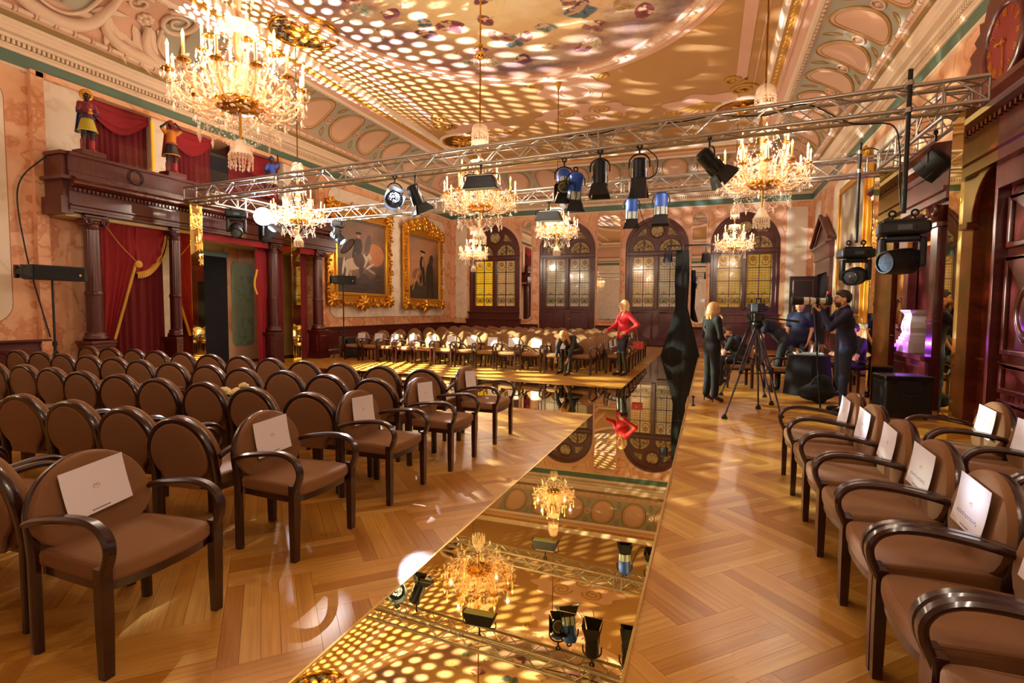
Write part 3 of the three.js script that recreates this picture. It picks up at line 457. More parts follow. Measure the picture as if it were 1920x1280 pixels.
// ================= RIGHT WALL =================
const RX = 3.3;
{
  const rotR = (g) => g.rotateY(-PI / 2);   // local x -> +z, local z (depth) -> -x
  const onR = (g, x) => { rotR(g); g.translate(x, 0, 0); return g; };
  // niche portal with the tiled stove
  const p = structGroup('trim_4'), a = -13.1, b = -9.72;
  const mp = (name, pr, za, zb, xf = RX) => struct(name, [mould(pr, [xf, 0, za], [xf, 0, zb], [-1, 0, 0])], MAT.mahogany, p);
  { const hole = archPts(-11.5, -10.36, 0.82, 2.62, 16), hole2 = [[-12.75, 0.2], [-11.75, 0.2], [-11.75, 2.5], [-12.75, 2.5]]; const g = slab([[a, 0], [b, 0], [b, 3.3], [a, 3.3]], 0.14, 0.006, [hole, hole2]); struct('portal_front', onR(g, 3.47), MAT.mahogany, p); }
  struct('niche_back', [bx(0.04, 3.3, 3.3, XR - 0.03, 1.65, (a + b) / 2)], MAT.mahogany, p);
  { const o = archPts(-11.58, -10.28, 2.62, 2.62, 18).slice(2), i = archPts(-11.46, -10.4, 2.62, 2.62, 18).slice(2).reverse(); struct('niche_arch', onR(slab([...o, ...i], 0.08, 0.012), 3.36), MAT.giltPaint, p); }
  struct('niche_impost', [rbx(0.12, 0.07, 0.2, 0.01, 3.32, 2.6, -10.32), rbx(0.12, 0.07, 0.2, 0.01, 3.32, 2.6, -11.54)], MAT.giltPaint, p);
  struct('portal_pilaster', [bx(0.14, 2.1, 0.26, RX, 1.75, -10.06), rbx(0.2, 0.08, 0.34, 0.015, RX, 2.84, -10.06), rbx(0.17, 0.06, 0.3, 0.01, RX, 1.36, -10.06), bx(0.2, 0.8, 0.34, RX, 0.4, -10.06)], MAT.mahogany, p);
  struct('portal_capital', [lathe([[0.08, 2.88], [0.1, 2.95], [0.17, 3.1], [0.2, 3.12]], 12, RX - 0.02, 0, -10.06), T(new THREE.TorusGeometry(0.06, 0.03, 8, 14), RX - 0.12, 3.05, -9.94, 0, PI / 2, 0), T(new THREE.TorusGeometry(0.06, 0.03, 8, 14), RX - 0.12, 3.05, -10.18, 0, PI / 2, 0)], MAT.mahogany, p);
  mp('portal_architrave', [[-0.2, 3.2], [0.06, 3.2], [0.06, 3.3], [0.1, 3.32], [0.1, 3.38], [-0.2, 3.38]], a, b);
  mp('portal_frieze', [[-0.2, 3.38], [0.04, 3.38], [0.04, 3.66], [-0.2, 3.66]], a, b);
  mp('portal_cornice', [[-0.2, 3.66], [0.06, 3.66], [0.1, 3.74], [0.2, 3.8], [0.22, 3.88], [0.3, 3.94], [0.3, 4.0], [-0.2, 4.04]], a, b);
  { const dr = onR(slab(roundRect(-12.75, 0.2, -11.75, 2.5, 0.01), 0.05, 0.01), 3.5); struct('niche_door', dr, Std({ color: 0xa8702c, roughness: 0.3, metalness: 0.3 }), p); const ov = T(new THREE.TorusGeometry(0.26, 0.03, 8, 24), 3.42, 1.5, -12.2, 0, PI / 2, 0); ov.scale(1, 1, 1); struct('door_oval', [ov, sph(0.06, 10, 3.43, 1.2, -12.2)], MAT.mahogany, p); struct('door_handle', [cyl(0.012, 0.012, 0.14, 8, 3.38, 0.98, -11.84, PI / 2)], MAT.brass, p); }
  mp('base_cabinet', [[-0.2, 0], [0.12, 0], [0.12, 0.72], [0.18, 0.75], [0.18, 0.82], [-0.2, 0.82]], -11.6, -9.85);
  for (const z of [-11.2, -10.5]) struct('cabinet_panel', onR(slab(roundRect(z - 0.28, 0.1, z + 0.28, 0.64, 0.01), 0.04, 0.012), RX - 0.1), MAT.mahogany, p);
  { // white tiled stove in the niche
    const t = thing('stove', 'white relief tiled stove body lit purple, standing in the dark wooden niche', 'stove', [3.28, 0.82, -10.86]);
    part('plinth', [rbx(0.34, 0.2, 0.62, 0.01, 0, 0.1, 0), rbx(0.3, 0.06, 0.54, 0.012, 0, 0.23, 0), rbx(0.27, 0.05, 0.48, 0.012, 0, 0.28, 0)], Phy({ color: 0xd9cfd8, roughness: 0.3, clearcoat: 0.5 }), t);
    const sec = [[0.3, 0.23], [0.34, 0.21], [0.42, 0.24], [0.52, 0.22], [0.62, 0.18], [0.66, 0.2], [0.7, 0.26], [0.72, 0.26]]; const gs = []; for (let i = 0; i < sec.length - 1; i++) { const [y0, w0] = sec[i], [y1, w1] = sec[i + 1]; const g = new THREE.CylinderGeometry(w1 * 1.41, w0 * 1.41, y1 - y0, 4, 1, i > 0 && i < sec.length - 2); g.rotateY(PI / 4); g.scale(0.55, 1, 1); g.translate(0, (y0 + y1) / 2, 0); gs.push(g); }
    part('tiled_body', gs.map((g) => { g.computeVertexNormals(); return toCreasedNormals(g, 0.5); }), Phy({ color: 0xe4dbe2, roughness: 0.28, clearcoat: 0.6 }), t);
    const rel = []; for (const z of [-0.11, 0.11]) for (const y of [0.4, 0.52]) { const c = []; for (let k = 0; k <= 3.4 * PI; k += 0.3) { const q = 0.05 * (1 - k / (4 * PI)); c.push([-0.135 + (y - 0.4) * 0.12, y + q * Math.sin(k), z + q * Math.cos(k) * Math.sign(z)]); } rel.push(tube(c, 0.01, 40, 5)); } rel.push(sph(0.035, 10, -0.13, 0.46, 0, [0.5, 1, 1]));
    part('relief', rel, Phy({ color: 0xd0c2cc, roughness: 0.35 }), t);
    const pl = new THREE.PointLight(0xb040ff, 1.6); pl.position.set(2.95, 0.98, -10.9); pl.castShadow = true; scene.add(pl);
    const u = thing('uplighter', 'small purple uplighter in front of the tiled stove', 'lamp', [3.0, 0.82, -10.9]); part('housing', [cyl(0.045, 0.045, 0.09, 14, 0, 0.045, 0)], MAT.black, u); part('lens', [cyl(0.04, 0.04, 0.06, 14, 0, 0.11, 0)], Std({ color: 0x000000, emissive: 0xb050ff, emissiveIntensity: 6 }), u);
  }
  // big door portal by the front right pillar
  const q = structGroup('door_3'), z0 = -8.75, z1 = -4.6;
  const mq = (name, pr, za = z0, zb = z1, mat = MAT.mahogany) => struct(name, [mould(pr, [RX, 0, za], [RX, 0, zb], [-1, 0, 0])], mat, q);
  { const g = slab([[z0, 0], [z1, 0], [z1, 3.45], [z0, 3.45]], 0.16, 0.006, [[[-8.45, 0.02], [-7.0, 0.02], [-7.0, 3.05], [-8.45, 3.05]], archPts(-6.4, -4.95, 0.02, 2.7, 16)]); struct('portal_front', onR(g, 3.5), MAT.mahogany, q); }
  struct('niche_back', [bx(0.05, 3.4, 1.7, XR - 0.03, 1.7, -5.7)], MAT.mahogany, q);
  { const o = archPts(-6.52, -4.83, 2.7, 2.7, 18).slice(2), i = archPts(-6.36, -4.99, 2.7, 2.7, 18).slice(2).reverse(); struct('arch', onR(slab([...o, ...i], 0.07, 0.015), 3.36), MAT.mahogany, q); struct('impost', [rbx(0.14, 0.09, 0.24, 0.015, 3.31, 2.68, -4.9), rbx(0.14, 0.09, 0.24, 0.015, 3.31, 2.68, -6.45)], MAT.mahogany, q); }
  struct('leaf', onR(slab([[-8.45, 0.02], [-7.0, 0.02], [-7.0, 3.05], [-8.45, 3.05]], 0.05, 0.004), XR - 0.02), MAT.mahogany, q);
  const fr = (za, zb, ya, yb) => onR(slab(roundRect(za, ya, zb, yb, 0.012), 0.05, 0.014, [roundRect(za + 0.07, ya + 0.07, zb - 0.07, yb - 0.07, 0.01)]), 3.47);
  for (const [za, zb, ya, yb] of [[-8.4, -7.2, 2.3, 2.95], [-8.4, -7.2, 0.98, 2.2], [-8.4, -7.2, 0.5, 0.88], [-8.4, -7.2, 0.1, 0.42]]) struct('leaf_moulding', fr(za, zb, ya, yb), MAT.mahogany, q);
  { const t = T(new THREE.TorusGeometry(0.3, 0.035, 10, 40), 0, 0, 0); t.scale(0.8, 1, 1); t.rotateY(-PI / 2); t.translate(3.45, 1.5, -7.8); const t2 = T(new THREE.TorusGeometry(0.39, 0.022, 8, 40)); t2.scale(0.8, 1, 1); t2.rotateY(-PI / 2); t2.translate(3.46, 1.5, -7.8); struct('oval_moulding', [t, t2], MAT.mahogany, q); const c = sph(0.29, 28); c.scale(0.8, 1, 0.16); c.rotateY(-PI / 2); c.translate(3.46, 1.5, -7.8); struct('oval_boss', c, MAT.mahogany, q); }
  struct('door_handle', [cyl(0.01, 0.01, 0.16, 8, 3.36, 1.05, -7.12, PI / 2), cyl(0.01, 0.01, 0.08, 8, 3.4, 1.05, -7.06, 0, 0, PI / 2)], Std({ color: 0xcfd8ee, metalness: 1, roughness: 0.2 }), q);
  mq('entablature', [[-0.2, 3.35], [0.06, 3.35], [0.06, 3.48], [0.1, 3.5], [0.1, 3.56], [0.05, 3.58], [0.05, 3.85], [0.1, 3.9], [0.2, 3.96], [0.22, 4.02], [0.3, 4.08], [0.3, 4.15], [-0.2, 4.2]]);
  for (let z = z0 + 0.05; z < z1; z += 0.11) { const m = shadow(new THREE.Mesh(dentG, MAT.mahogany)); m.name = numbered('dentil'); m.position.set(RX - 0.11, 3.88, z); q.add(m); }
  // clock in its carved case above the cornice
  const ck = thing('wall_clock', 'large round dark red clock with gold Roman numerals in carved wooden case', 'clock', [3.4, 4.2, -8.42]);
  { const o = [[-1.35, 0], [1.6, 0], [1.6, 1.2], [0.9, 1.24], [0.82, 1.36], [0.6, 1.5], [0.3, 1.62], [-0.2, 1.62], [-0.5, 1.5], [-0.66, 1.36], [-0.72, 1.2], [-0.86, 1.24], [-0.84, 1.1], [-1.0, 1.04], [-0.92, 0.94], [-1.12, 0.9], [-1.06, 0.78], [-1.2, 0.7], [-1.3, 0.55], [-1.12, 0.48], [-1.14, 0.3], [-1.3, 0.24]];
    const g = slab(o.map(([x, y]) => [x, y]), 0.14, 0.02); onR(g, 0.08); part('case', g, MAT.mahogany, ck);
    const rim = T(new THREE.TorusGeometry(0.47, 0.06, 10, 40)); rim.rotateY(PI / 2); rim.translate(-0.08, 0.62, 0); part('rim', rim, MAT.mahogany, ck);
    part('dial', T(cyl(0.44, 0.44, 0.03, 40), -0.08, 0.62, 0, 0, 0, PI / 2), Std({ color: 0x7a2417, roughness: 0.5 }), ck);
    const num = ['XII', 'I', 'II', 'III', 'IIII', 'V', 'VI', 'VII', 'VIII', 'IX', 'X', 'XI'];
    num.forEach((s, i) => { const th = -i * PI / 6, gs = []; const w = { I: 0.022, V: 0.05, X: 0.05 }; let tot = 0; for (const c of s) tot += w[c]; let x = -tot / 2; for (const c of s) { const cx = x + w[c] / 2; x += w[c]; if (c === 'I') gs.push(bx(0.012, 0.1, 0.01, cx, 0, 0)); else if (c === 'V') gs.push(bx(0.014, 0.102, 0.01, cx - 0.011, 0, 0, 0, 0, 0.22), bx(0.009, 0.102, 0.01, cx + 0.011, 0, 0, 0, 0, -0.22)); else gs.push(bx(0.014, 0.104, 0.01, cx, 0, 0, 0, 0, 0.36), bx(0.009, 0.104, 0.01, cx, 0, 0, 0, 0, -0.36)); }
      const g = J(gs); g.translate(0, 0.35, 0); g.rotateZ(th); g.rotateY(-PI / 2); g.translate(-0.1, 0.62, 0); part('numeral', g, MAT.gilt, ck); });
    const hand = (len, w, ang) => { const g = slab([[-w, -0.06], [w, -0.06], [w * 0.7, len * 0.6], [w * 1.8, len * 0.68], [0, len], [-w * 1.8, len * 0.68], [-w * 0.7, len * 0.6]], 0.008); g.rotateZ(ang); g.rotateY(-PI / 2); g.translate(-0.108, 0.62, 0); part('hand', g, MAT.gilt, ck); };
    hand(0.22, 0.014, 80 * PI / 180 ); hand(0.36, 0.008, 186 * PI / 180); part('boss', cyl(0.03, 0.03, 0.03, 14, -0.11, 0.62, 0, 0, 0, PI / 2), MAT.gilt, ck);
  }
  // far door with pediment, leaf standing open
  const d = structGroup('door_4'), dz0 = -21.3, dz1 = -18.9;
  struct('casing', onR(slab([[dz0, 0], [dz1, 0], [dz1, 3.2], [dz0, 3.2]], 0.12, 0.01, [[[dz0 + 0.35, 0.02], [dz1 - 0.35, 0.02], [dz1 - 0.35, 2.75], [dz0 + 0.35, 2.75]]]), XR), MAT.mahogany, d);
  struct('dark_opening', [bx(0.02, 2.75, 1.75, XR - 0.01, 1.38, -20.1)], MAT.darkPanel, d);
  struct('overdoor', [mould([[0, 3.2], [0.14, 3.2], [0.16, 3.26], [0.14, 3.3], [0.14, 3.52], [0.2, 3.58], [0.26, 3.6], [0.26, 3.66], [0, 3.7]], [XR, 0, dz0 - 0.1], [XR, 0, dz1 + 0.1], [-1, 0, 0])], MAT.mahogany, d);
  struct('pediment', onR(slab([[dz0 - 0.3, 3.68], [dz1 + 0.3, 3.68], [dz1 + 0.3, 3.76], [(dz0 + dz1) / 2, 4.6], [dz0 - 0.3, 3.76]], 0.14, 0.01), XR), MAT.mahogany, d);
  struct('raking_cornice', [rod([XR - 0.2, 3.76, dz1 + 0.34], [XR - 0.2, 4.62, -20.1], 0.07, 6), rod([XR - 0.2, 3.76, dz0 - 0.34], [XR - 0.2, 4.62, -20.1], 0.07, 6)], MAT.mahogany, d);
  { const leaf = new THREE.Group(); leaf.name = 'open_leaf'; leaf.position.set(XR - 0.05, 0, dz0 + 0.38); leaf.rotation.y = PI * 0.98; d.add(leaf);
    struct('leaf', [bx(0.86, 2.7, 0.05, 0.45, 1.37, 0)], Std({ color: 0x241318, roughness: 0.35 }), leaf); for (const [ya, yb] of [[0.2, 0.95], [1.1, 2.6]]) struct('leaf_moulding', slab(roundRect(0.12, ya, 0.78, yb, 0.01), 0.03, 0.008, [roundRect(0.18, ya + 0.06, 0.72, yb - 0.06, 0.01)]).translate(0, 0, -0.05), MAT.mahogany, leaf); }
}
// ================= MIRROR RUNWAY =================
{
  const rw = thing('runway', 'gold mirror catwalk of polished sheets lying flat on the parquet in a cross', 'catwalk');
  const sheet = (pts) => { const g = slab(pts.map(([x, z]) => [x, -z]), 0.006, 0.0012); g.rotateX(-PI / 2); part('mirror_sheet', g, MAT.goldMirror, rw); };
  const xa = -1.525, xb = -0.295, gz = 0.0012, zs = [0.6, -2.5, -5.0, -7.53, -10.2, -12.8, -15.4, -18.4];
  for (let i = 0; i < zs.length - 1; i++) sheet([[xa, zs[i + 1] + gz], [xb, zs[i + 1] + gz], [xb, zs[i]], [xa, zs[i]]]);
  // cross arm to the left, running a little askew
  const n0 = (x) => -7.53 + 0.066 * (x - xa), n1 = (x) => -10.2 + 0.076 * (x - xa), xs = [xa - 0.002, -3.6, -5.7, -7.8, -9.68];
  for (let i = 0; i < xs.length - 1; i++) sheet([[xs[i + 1] + gz, n1(xs[i + 1])], [xs[i], n1(xs[i])], [xs[i], n0(xs[i])], [xs[i + 1] + gz, n0(xs[i + 1])]]);
  part('edge_strip', [bx(0.012, 0.007, 19, xb + 0.006, 0.0035, -8.9), bx(0.012, 0.007, 8.13, xa - 0.006, 0.0035, -3.465), bx(0.012, 0.007, 8.2, xa - 0.006, 0.0035, -14.3)], MAT.goldEdge, rw);
}
// ================= MIRROR PILLARS AND TRUSS =================
const PIL = [[-10.016, -8.071, -1, 'near left'], [2.464, -7.01, 1, 'near right'], [-9.894, -10.772, -1, 'far left'], [2.399, -9.727, 1, 'far right']];
PIL.forEach(([x, z, s, w], i) => {
  const wd = 0.29, t = thing('mirror_pillar', ['square gold mirror pillar under the truss corner, in front of the second gallery column', 'square gold mirror pillar rising beside the dark door with the oval boss', 'square gold mirror pillar left of the equestrian paintings, under the back truss', 'slim square gold mirror pillar between the right wall painting and the stove niche'][i], 'pillar', [x + s * wd / 2, 0, z - wd / 2]);
  const h = 3.63; part('core', [bx(wd - 0.01, h - 0.02, wd - 0.01, 0, h / 2, 0)], MAT.black, t);
  for (const k of [0, 1, 2, 3]) { const g = bx(wd - 0.004, h, 0.005, 0, h / 2 + 0.004, wd / 2); g.rotateY(k * PI / 2); part('mirror_panel', g, MAT.goldMirror, t); }
});
const braceG = new THREE.CylinderGeometry(0.009, 0.009, 1, 6), uprightG = new THREE.CylinderGeometry(0.011, 0.011, 1, 6);
function truss(label, a, b, size = 0.25) {   // a, b: centre line of the bottom face at [x, y, z]
  const A = V3(...a), B = V3(...b), d = B.clone().sub(A), len = d.length(); d.normalize(); const sd = V3(0, 1, 0).cross(d).normalize(), up = V3(0, 1, 0), h = size / 2;
  const t = thing('truss', label, 'truss', [A.x, A.y, A.z]);
  const c = [[-h, 0], [h, 0], [h, size], [-h, size]].map(([s, u]) => [sd.clone().multiplyScalar(s).addScaledVector(up, u), 0]).map((q) => q[0]);
  for (const o of c) part('chord', rod(o.toArray(), o.clone().addScaledVector(d, len).toArray(), 0.024, 10), MAT.alu, t);
  const put = (p, q, geo, name) => { const v = q.clone().sub(p), m = shadow(new THREE.Mesh(geo, MAT.alu)); m.name = numbered(name); m.position.copy(p).addScaledVector(v, 0.5); m.quaternion.setFromUnitVectors(V3(0, 1, 0), v.clone().normalize()); m.scale.set(1, v.length(), 1); t.add(m); };
  const n = Math.round(len / 0.29), st = len / n, at = (o, k) => o.clone().addScaledVector(d, st * k);
  for (let k = 0; k < n; k++) { const e = k % 2; put(at(c[e ? 3 : 0], k), at(c[e ? 0 : 3], k + 1), braceG, 'brace'); put(at(c[e ? 1 : 2], k), at(c[e ? 2 : 1], k + 1), braceG, 'brace'); put(at(c[e ? 0 : 1], k), at(c[e ? 1 : 0], k + 1), braceG, 'brace'); put(at(c[e ? 3 : 2], k), at(c[e ? 2 : 3], k + 1), braceG, 'brace'); }
  for (const f of [0, 0.03, 0.333, 0.345, 0.666, 0.678, 0.97, 1]) { const k = f * n; for (const [i, j] of [[0, 3], [1, 2], [0, 1], [3, 2]]) put(at(c[i], k), at(c[j], k), uprightG, 'upright'); }
  return t;
}
truss('long aluminium box truss crossing the whole room in front, nearest the camera', [-10.15, 3.69, -8.2], [2.66, 3.69, -7.11]);
truss('aluminium box truss at the back, carrying the two blue lamps', [-9.95, 3.64, -10.92], [2.62, 3.64, -9.86]);
truss('short aluminium side truss on the left above the gallery side', [-9.9, 3.67, -8.48], [-9.76, 3.66, -10.68]);
truss('short aluminium side truss on the right running to the far right pillar', [2.52, 3.68, -7.36], [2.46, 3.65, -9.62]);
// ================= CEILING ORNAMENT =================
const FX = -3.85, FZ = -8.8, FA = 4.05, FB = 4.55;   // fresco ellipse
// point on the cove: side L/R/B, s along the wall (world z or x), t across, lift off the surface
function coveAt(side, s, t, lift = 0) {
  const a = t * PI / 2; let [i, y] = covePoint(t); const nx = 0.78 * Math.cos(a), ny = -1.23 * Math.sin(a), l = Math.hypot(nx, ny); i += lift * nx / l; y += lift * ny / l;
  return side === 'L' ? [XL + i, y, s] : side === 'R' ? [XR - i, y, s] : [s, y, ZB + i];
}
function covePatch(side, s0, s1, t0, t1, lift, inside = null, ns = 10, nt = 10) { // shell following the cove; optional outline test shrinks s range per t
  const pos = []; const P = (i, j, o) => { const t = t0 + (t1 - t0) * j / nt, [a, b] = inside ? inside(t) : [s0, s1]; return coveAt(side, a + (b - a) * i / ns, t, o); };
  for (const o of [lift, lift - 0.012]) for (let i = 0; i < ns; i++) for (let j = 0; j < nt; j++) { const a = P(i, j, o), b = P(i + 1, j, o), c = P(i + 1, j + 1, o), d = P(i, j + 1, o); pos.push(...a, ...b, ...d, ...b, ...c, ...d); }
  const g = new THREE.BufferGeometry(); g.setAttribute('position', new THREE.Float32BufferAttribute(pos, 3)); const m = mergeVertices(g, 1e-5); m.computeVertexNormals(); return m;
}
const coveTube = (side, pts, r, lift, seg = 60, n = 7, closed = false) => { const c = new THREE.CatmullRomCurve3(pts.map(([s, t]) => V3(...coveAt(side, s, t, lift))), closed); if (!Array.isArray(r)) return new THREE.TubeGeometry(c, seg, r, n, closed); const g = new THREE.TubeGeometry(c, seg, 1, n, closed), p = g.attributes.position; for (let i = 0; i <= seg; i++) { const o = c.getPointAt(i / seg), f = i / seg * (r.length - 1), k = Math.min(r.length - 2, Math.floor(f)), rad = r[k] + (r[k + 1] - r[k]) * (f - k); for (let j = 0; j <= n; j++) { const q = i * (n + 1) + j, v = V3(p.getX(q), p.getY(q), p.getZ(q)).sub(o).multiplyScalar(rad).add(o); p.setXYZ(q, v.x, v.y, v.z); } } g.computeVertexNormals(); return g; };
const CL = 1.62; // length of the cove curve in metres
{
  const cv = structGroup('cove_ornament');
  const greyG = Std({ color: 0xa8a08c, roughness: 0.8 }), panelM = Std({ color: 0xd6ab8c, roughness: 0.75 }), frameG = Std({ color: 0xb0853e, roughness: 0.5, metalness: 0.3 });
  const capsule = (s, hw, t0, t1) => { const rt = hw / CL * 1.3, p = []; for (let i = 0; i <= 8; i++) { const a = PI * i / 8; p.push([s + hw * Math.cos(a), t1 - rt + rt * Math.sin(a)]); } for (let i = 0; i <= 8; i++) { const a = PI + PI * i / 8; p.push([s + hw * Math.cos(a), t0 + rt + rt * Math.sin(a)]); } return p; };
  const inCap = (s, hw, t0, t1) => (t) => { const rt = hw / CL * 1.3; let w = hw; if (t > t1 - rt) w = hw * Math.sqrt(Math.max(0, 1 - ((t - t1 + rt) / rt) ** 2)); else if (t < t0 + rt) w = hw * Math.sqrt(Math.max(0, 1 - ((t0 + rt - t) / rt) ** 2)); return [s - w, s + w]; };
  const panels = (side, list, pitch) => { for (const s of list) {
    struct('ground_panel', covePatch(side, s - pitch / 2, s + pitch / 2, 0.06, 0.94, 0.012), greyG, cv);
    const hw = pitch * 0.36; struct('cove_panel', covePatch(side, 0, 0, 0.1, 0.9, 0.03, inCap(s, hw, 0.1, 0.9), 8, 18), panelM, cv);
    struct('panel_rim', coveTube(side, capsule(s, hw, 0.1, 0.9), 0.022, 0.03, 70, 6, true), frameG, cv);
    struct('panel_line', coveTube(side, capsule(s, hw * 0.84, 0.15, 0.85), 0.008, 0.035, 60, 4, true), frameG, cv);
    const ring = []; for (let i = 0; i < 14; i++) { const a = i * PI / 7; ring.push([s + pitch / 2 + 0.13 * Math.cos(a), 0.5 + 0.08 * Math.sin(a)]); } struct('roundel', [coveTube(side, ring, 0.024, 0.03, 40, 6, true), T(sph(0.07, 12, 0, 0, 0, [1, 0.6, 1]), ...coveAt(side, s + pitch / 2, 0.5, 0.02))], panelM, cv);
    for (const tt of [0.2, 0.8]) struct('diaper_knot', [coveTube(side, [[s + pitch / 2, tt - 0.1], [s + pitch / 2 + 0.06, tt], [s + pitch / 2, tt + 0.1], [s + pitch / 2 - 0.06, tt]], 0.014, 0.02, 24, 5, true)], frameG, cv);
  } };
  const rp = []; for (let s = -9.6; s > -20.6; s -= 1.36) rp.push(s); panels('R', rp, 1.36);
  const lp = []; for (let s = -11.2; s > -20.6; s -= 1.36) lp.push(s); panels('L', lp, 1.36);
  const bp = []; for (let s = -7.9; s < 0.6; s += 1.3) bp.push(s); panels('B', bp, 1.3);
  // gilt consoles and lattice fields toward the corners of the back cove
  const spiral = (s, t, r, turns, dir, start = 0) => { const p = []; for (let k = 0; k <= turns * 14; k++) { const a = start + dir * k / 14 * 2 * PI, q = r * (1 - k / (turns * 14) * 0.86); p.push([s + q * Math.cos(a), t + q * Math.sin(a) / CL * 1.15]); } return p; };
  for (const [s, d] of [[-9.4, 1], [1.35, -1]]) { struct('console_scroll', [coveTube('B', [[s - d * 0.5, 0.84], [s - d * 0.2, 0.8], [s, 0.68], [s + d * 0.25, 0.64], [s + d * 0.6, 0.62]], 0.05, 0.03, 40), coveTube('B', spiral(s - d * 0.15, 0.4, 0.2, 2, d), 0.028, 0.03, 60)], frameG, cv);
    struct('lattice_field', covePatch('B', s + d * 0.2 - 0.3, s + d * 0.2 + 0.45, 0.12, 0.55, 0.02), panelM, cv); const gs = []; for (let i = 0; i < 6; i++) for (let j = 0; j < 5; j++) gs.push(T(bx(0.05, 0.05, 0.02, 0, 0, 0, 0, 0, PI / 4), ...coveAt('B', s + d * 0.28 - 0.25 + i * 0.12 + (j % 2) * 0.06, 0.17 + j * 0.08, 0.035))); for (const g of gs) struct('lattice_stud', g, greyG, cv); }
  for (const [side, s0] of [['R', -21.2], ['L', -21.2]]) struct('corner_shell', [coveTube(side, spiral(s0 + 0.2, 0.5, 0.4, 2, 1), 0.05, 0.03, 70), coveTube(side, [[s0 - 0.4, 0.2], [s0, 0.12], [s0 + 0.5, 0.2], [s0 + 0.7, 0.5]], 0.05, 0.03, 40)], panelM, cv);
  // the big plaster scrolls of the near left cove, and matching ones on the right
  const stucco = Std({ color: 0xe0c2a6, roughness: 0.65 });
  const leaf = (side, s, t, ang, len, w, lift = 0.02) => { const n = 9, pos = [], P = (i, j) => { const f = i / n, c = len * f, wd = w * Math.sin(PI * Math.pow(f, 0.75)) * (j / 2 - 1 + 0) * (1 + 0.16 * Math.cos(f * 40)), cv2 = 0.35 * len * f * f; const ds = c * Math.cos(ang) - (wd + cv2) * Math.sin(ang), dt = (c * Math.sin(ang) + (wd + cv2) * Math.cos(ang)) / CL; return coveAt(side, s + ds, t + dt, lift + 0.05 * (j === 2 ? 1 : j % 2 ? 0.7 : 0) * Math.sin(PI * Math.min(1, f * 1.1)) + 0.03 * f); };
    for (let i = 0; i < n; i++) for (let j = 0; j < 4; j++) { const a = P(i, j), b = P(i + 1, j), c = P(i + 1, j + 1), d = P(i, j + 1); pos.push(...a, ...b, ...d, ...b, ...c, ...d); } const g = new THREE.BufferGeometry(); g.setAttribute('position', new THREE.Float32BufferAttribute(pos, 3)); const m = mergeVertices(g, 1e-5); m.computeVertexNormals(); return m; };
  const scrollSet = (side, o, d) => {   // o: s of the second scroll's centre; d: direction along the wall
    const S = (x) => o + d * x;
    struct('shield_rim', [coveTube(side, [[S(2.35), 0.55], [S(2.15), 0.22], [S(1.75), 0.06], [S(1.3), 0.06], [S(0.95), 0.22], [S(0.8), 0.5], [S(0.82), 0.75]], [0.05, 0.1, 0.12, 0.12, 0.11, 0.08, 0.05], 0.06, 60, 9), coveTube(side, [[S(2.1), 0.6], [S(1.95), 0.34], [S(1.65), 0.2], [S(1.35), 0.2], [S(1.1), 0.34], [S(1.0), 0.62]], 0.035, 0.04, 50)], stucco, cv);
    struct('shield_field', covePatch(side, Math.min(S(2.1), S(1.0)), Math.max(S(2.1), S(1.0)), 0.28, 0.92, 0.015), greyG, cv);
    struct('shield_gilt', [coveTube(side, [[S(1.75), 0.95], [S(1.6), 0.6], [S(1.45), 0.32]], 0.03, 0.03, 30)], frameG, cv);
    struct('great_scroll', [coveTube(side, [[S(0.78), 0.42], [S(0.7), 0.24], [S(0.45), 0.1], [S(0.05), 0.04], [S(-0.4), 0.06], [S(-0.75), 0.18], [S(-0.85), 0.34]], [0.05, 0.09, 0.12, 0.13, 0.11, 0.08, 0.04], 0.05, 60, 9), coveTube(side, spiral(S(-0.25), 0.78, 0.34, 2.2, d, 0.5), [0.05, 0.06, 0.05, 0.035, 0.03], 0.04, 80, 8), coveTube(side, spiral(S(0.5), 0.78, 0.2, 1.5, -d, 2), 0.028, 0.035, 50)], stucco, cv);
    for (const [x, t, a, l, w] of [[0.7, 0.42, -1.2, 0.75, 0.09], [0.6, 0.36, -0.95, 0.95, 0.1], [0.45, 0.3, -0.6, 1.05, 0.11], [0.3, 0.45, -0.75, 1.0, 0.12], [0.2, 0.55, -0.55, 0.9, 0.11], [0.05, 0.25, -0.35, 0.8, 0.1], [-0.1, 0.55, -0.6, 0.7, 0.09], [1.0, 0.36, 0.8, 0.6, 0.09], [1.2, 0.24, 0.5, 0.6, 0.08], [0.9, 0.6, 1.2, 0.5, 0.09]]) struct('acanthus_leaf', leaf(side, S(x), t, d > 0 ? PI - a : a, l, w), stucco, cv);
    { const gs = []; for (let k = 0; k < 8; k++) { const a = k * PI / 4; gs.push(T(sph(0.06, 8, 0, 0, 0, [1, 0.7, 1]), ...coveAt(side, S(0.2) + 0.1 * Math.cos(a), 0.6 + 0.065 * Math.sin(a), 0.03))); } gs.push(T(sph(0.06, 10), ...coveAt(side, S(0.2), 0.6, 0.06))); struct('rosette', gs, stucco, cv); }
  };
  scrollSet('L', -7.85, 1); scrollSet('L', -10.1, 1);
  struct('kidney_rim', [coveTube('R', [[-8.8, 0.15], [-8.9, 0.5], [-8.75, 0.9], [-8.2, 0.95], [-7.4, 0.9], [-7.2, 0.5], [-7.5, 0.15], [-8.2, 0.06]], 0.05, 0.04, 80, 8, true)], frameG, cv);
  struct('cove_panel', covePatch('R', -8.7, -7.35, 0.12, 0.88, 0.025), panelM, cv); struct('end_scroll', [coveTube('R', spiral(-8.95, 0.06, 0.2, 1.6, 1), 0.045, 0.05, 50), coveTube('R', [[-9.0, 0.9], [-9.15, 0.5], [-9.1, 0.15], [-8.9, 0.02]], 0.05, 0.04, 40)], frameG, cv);
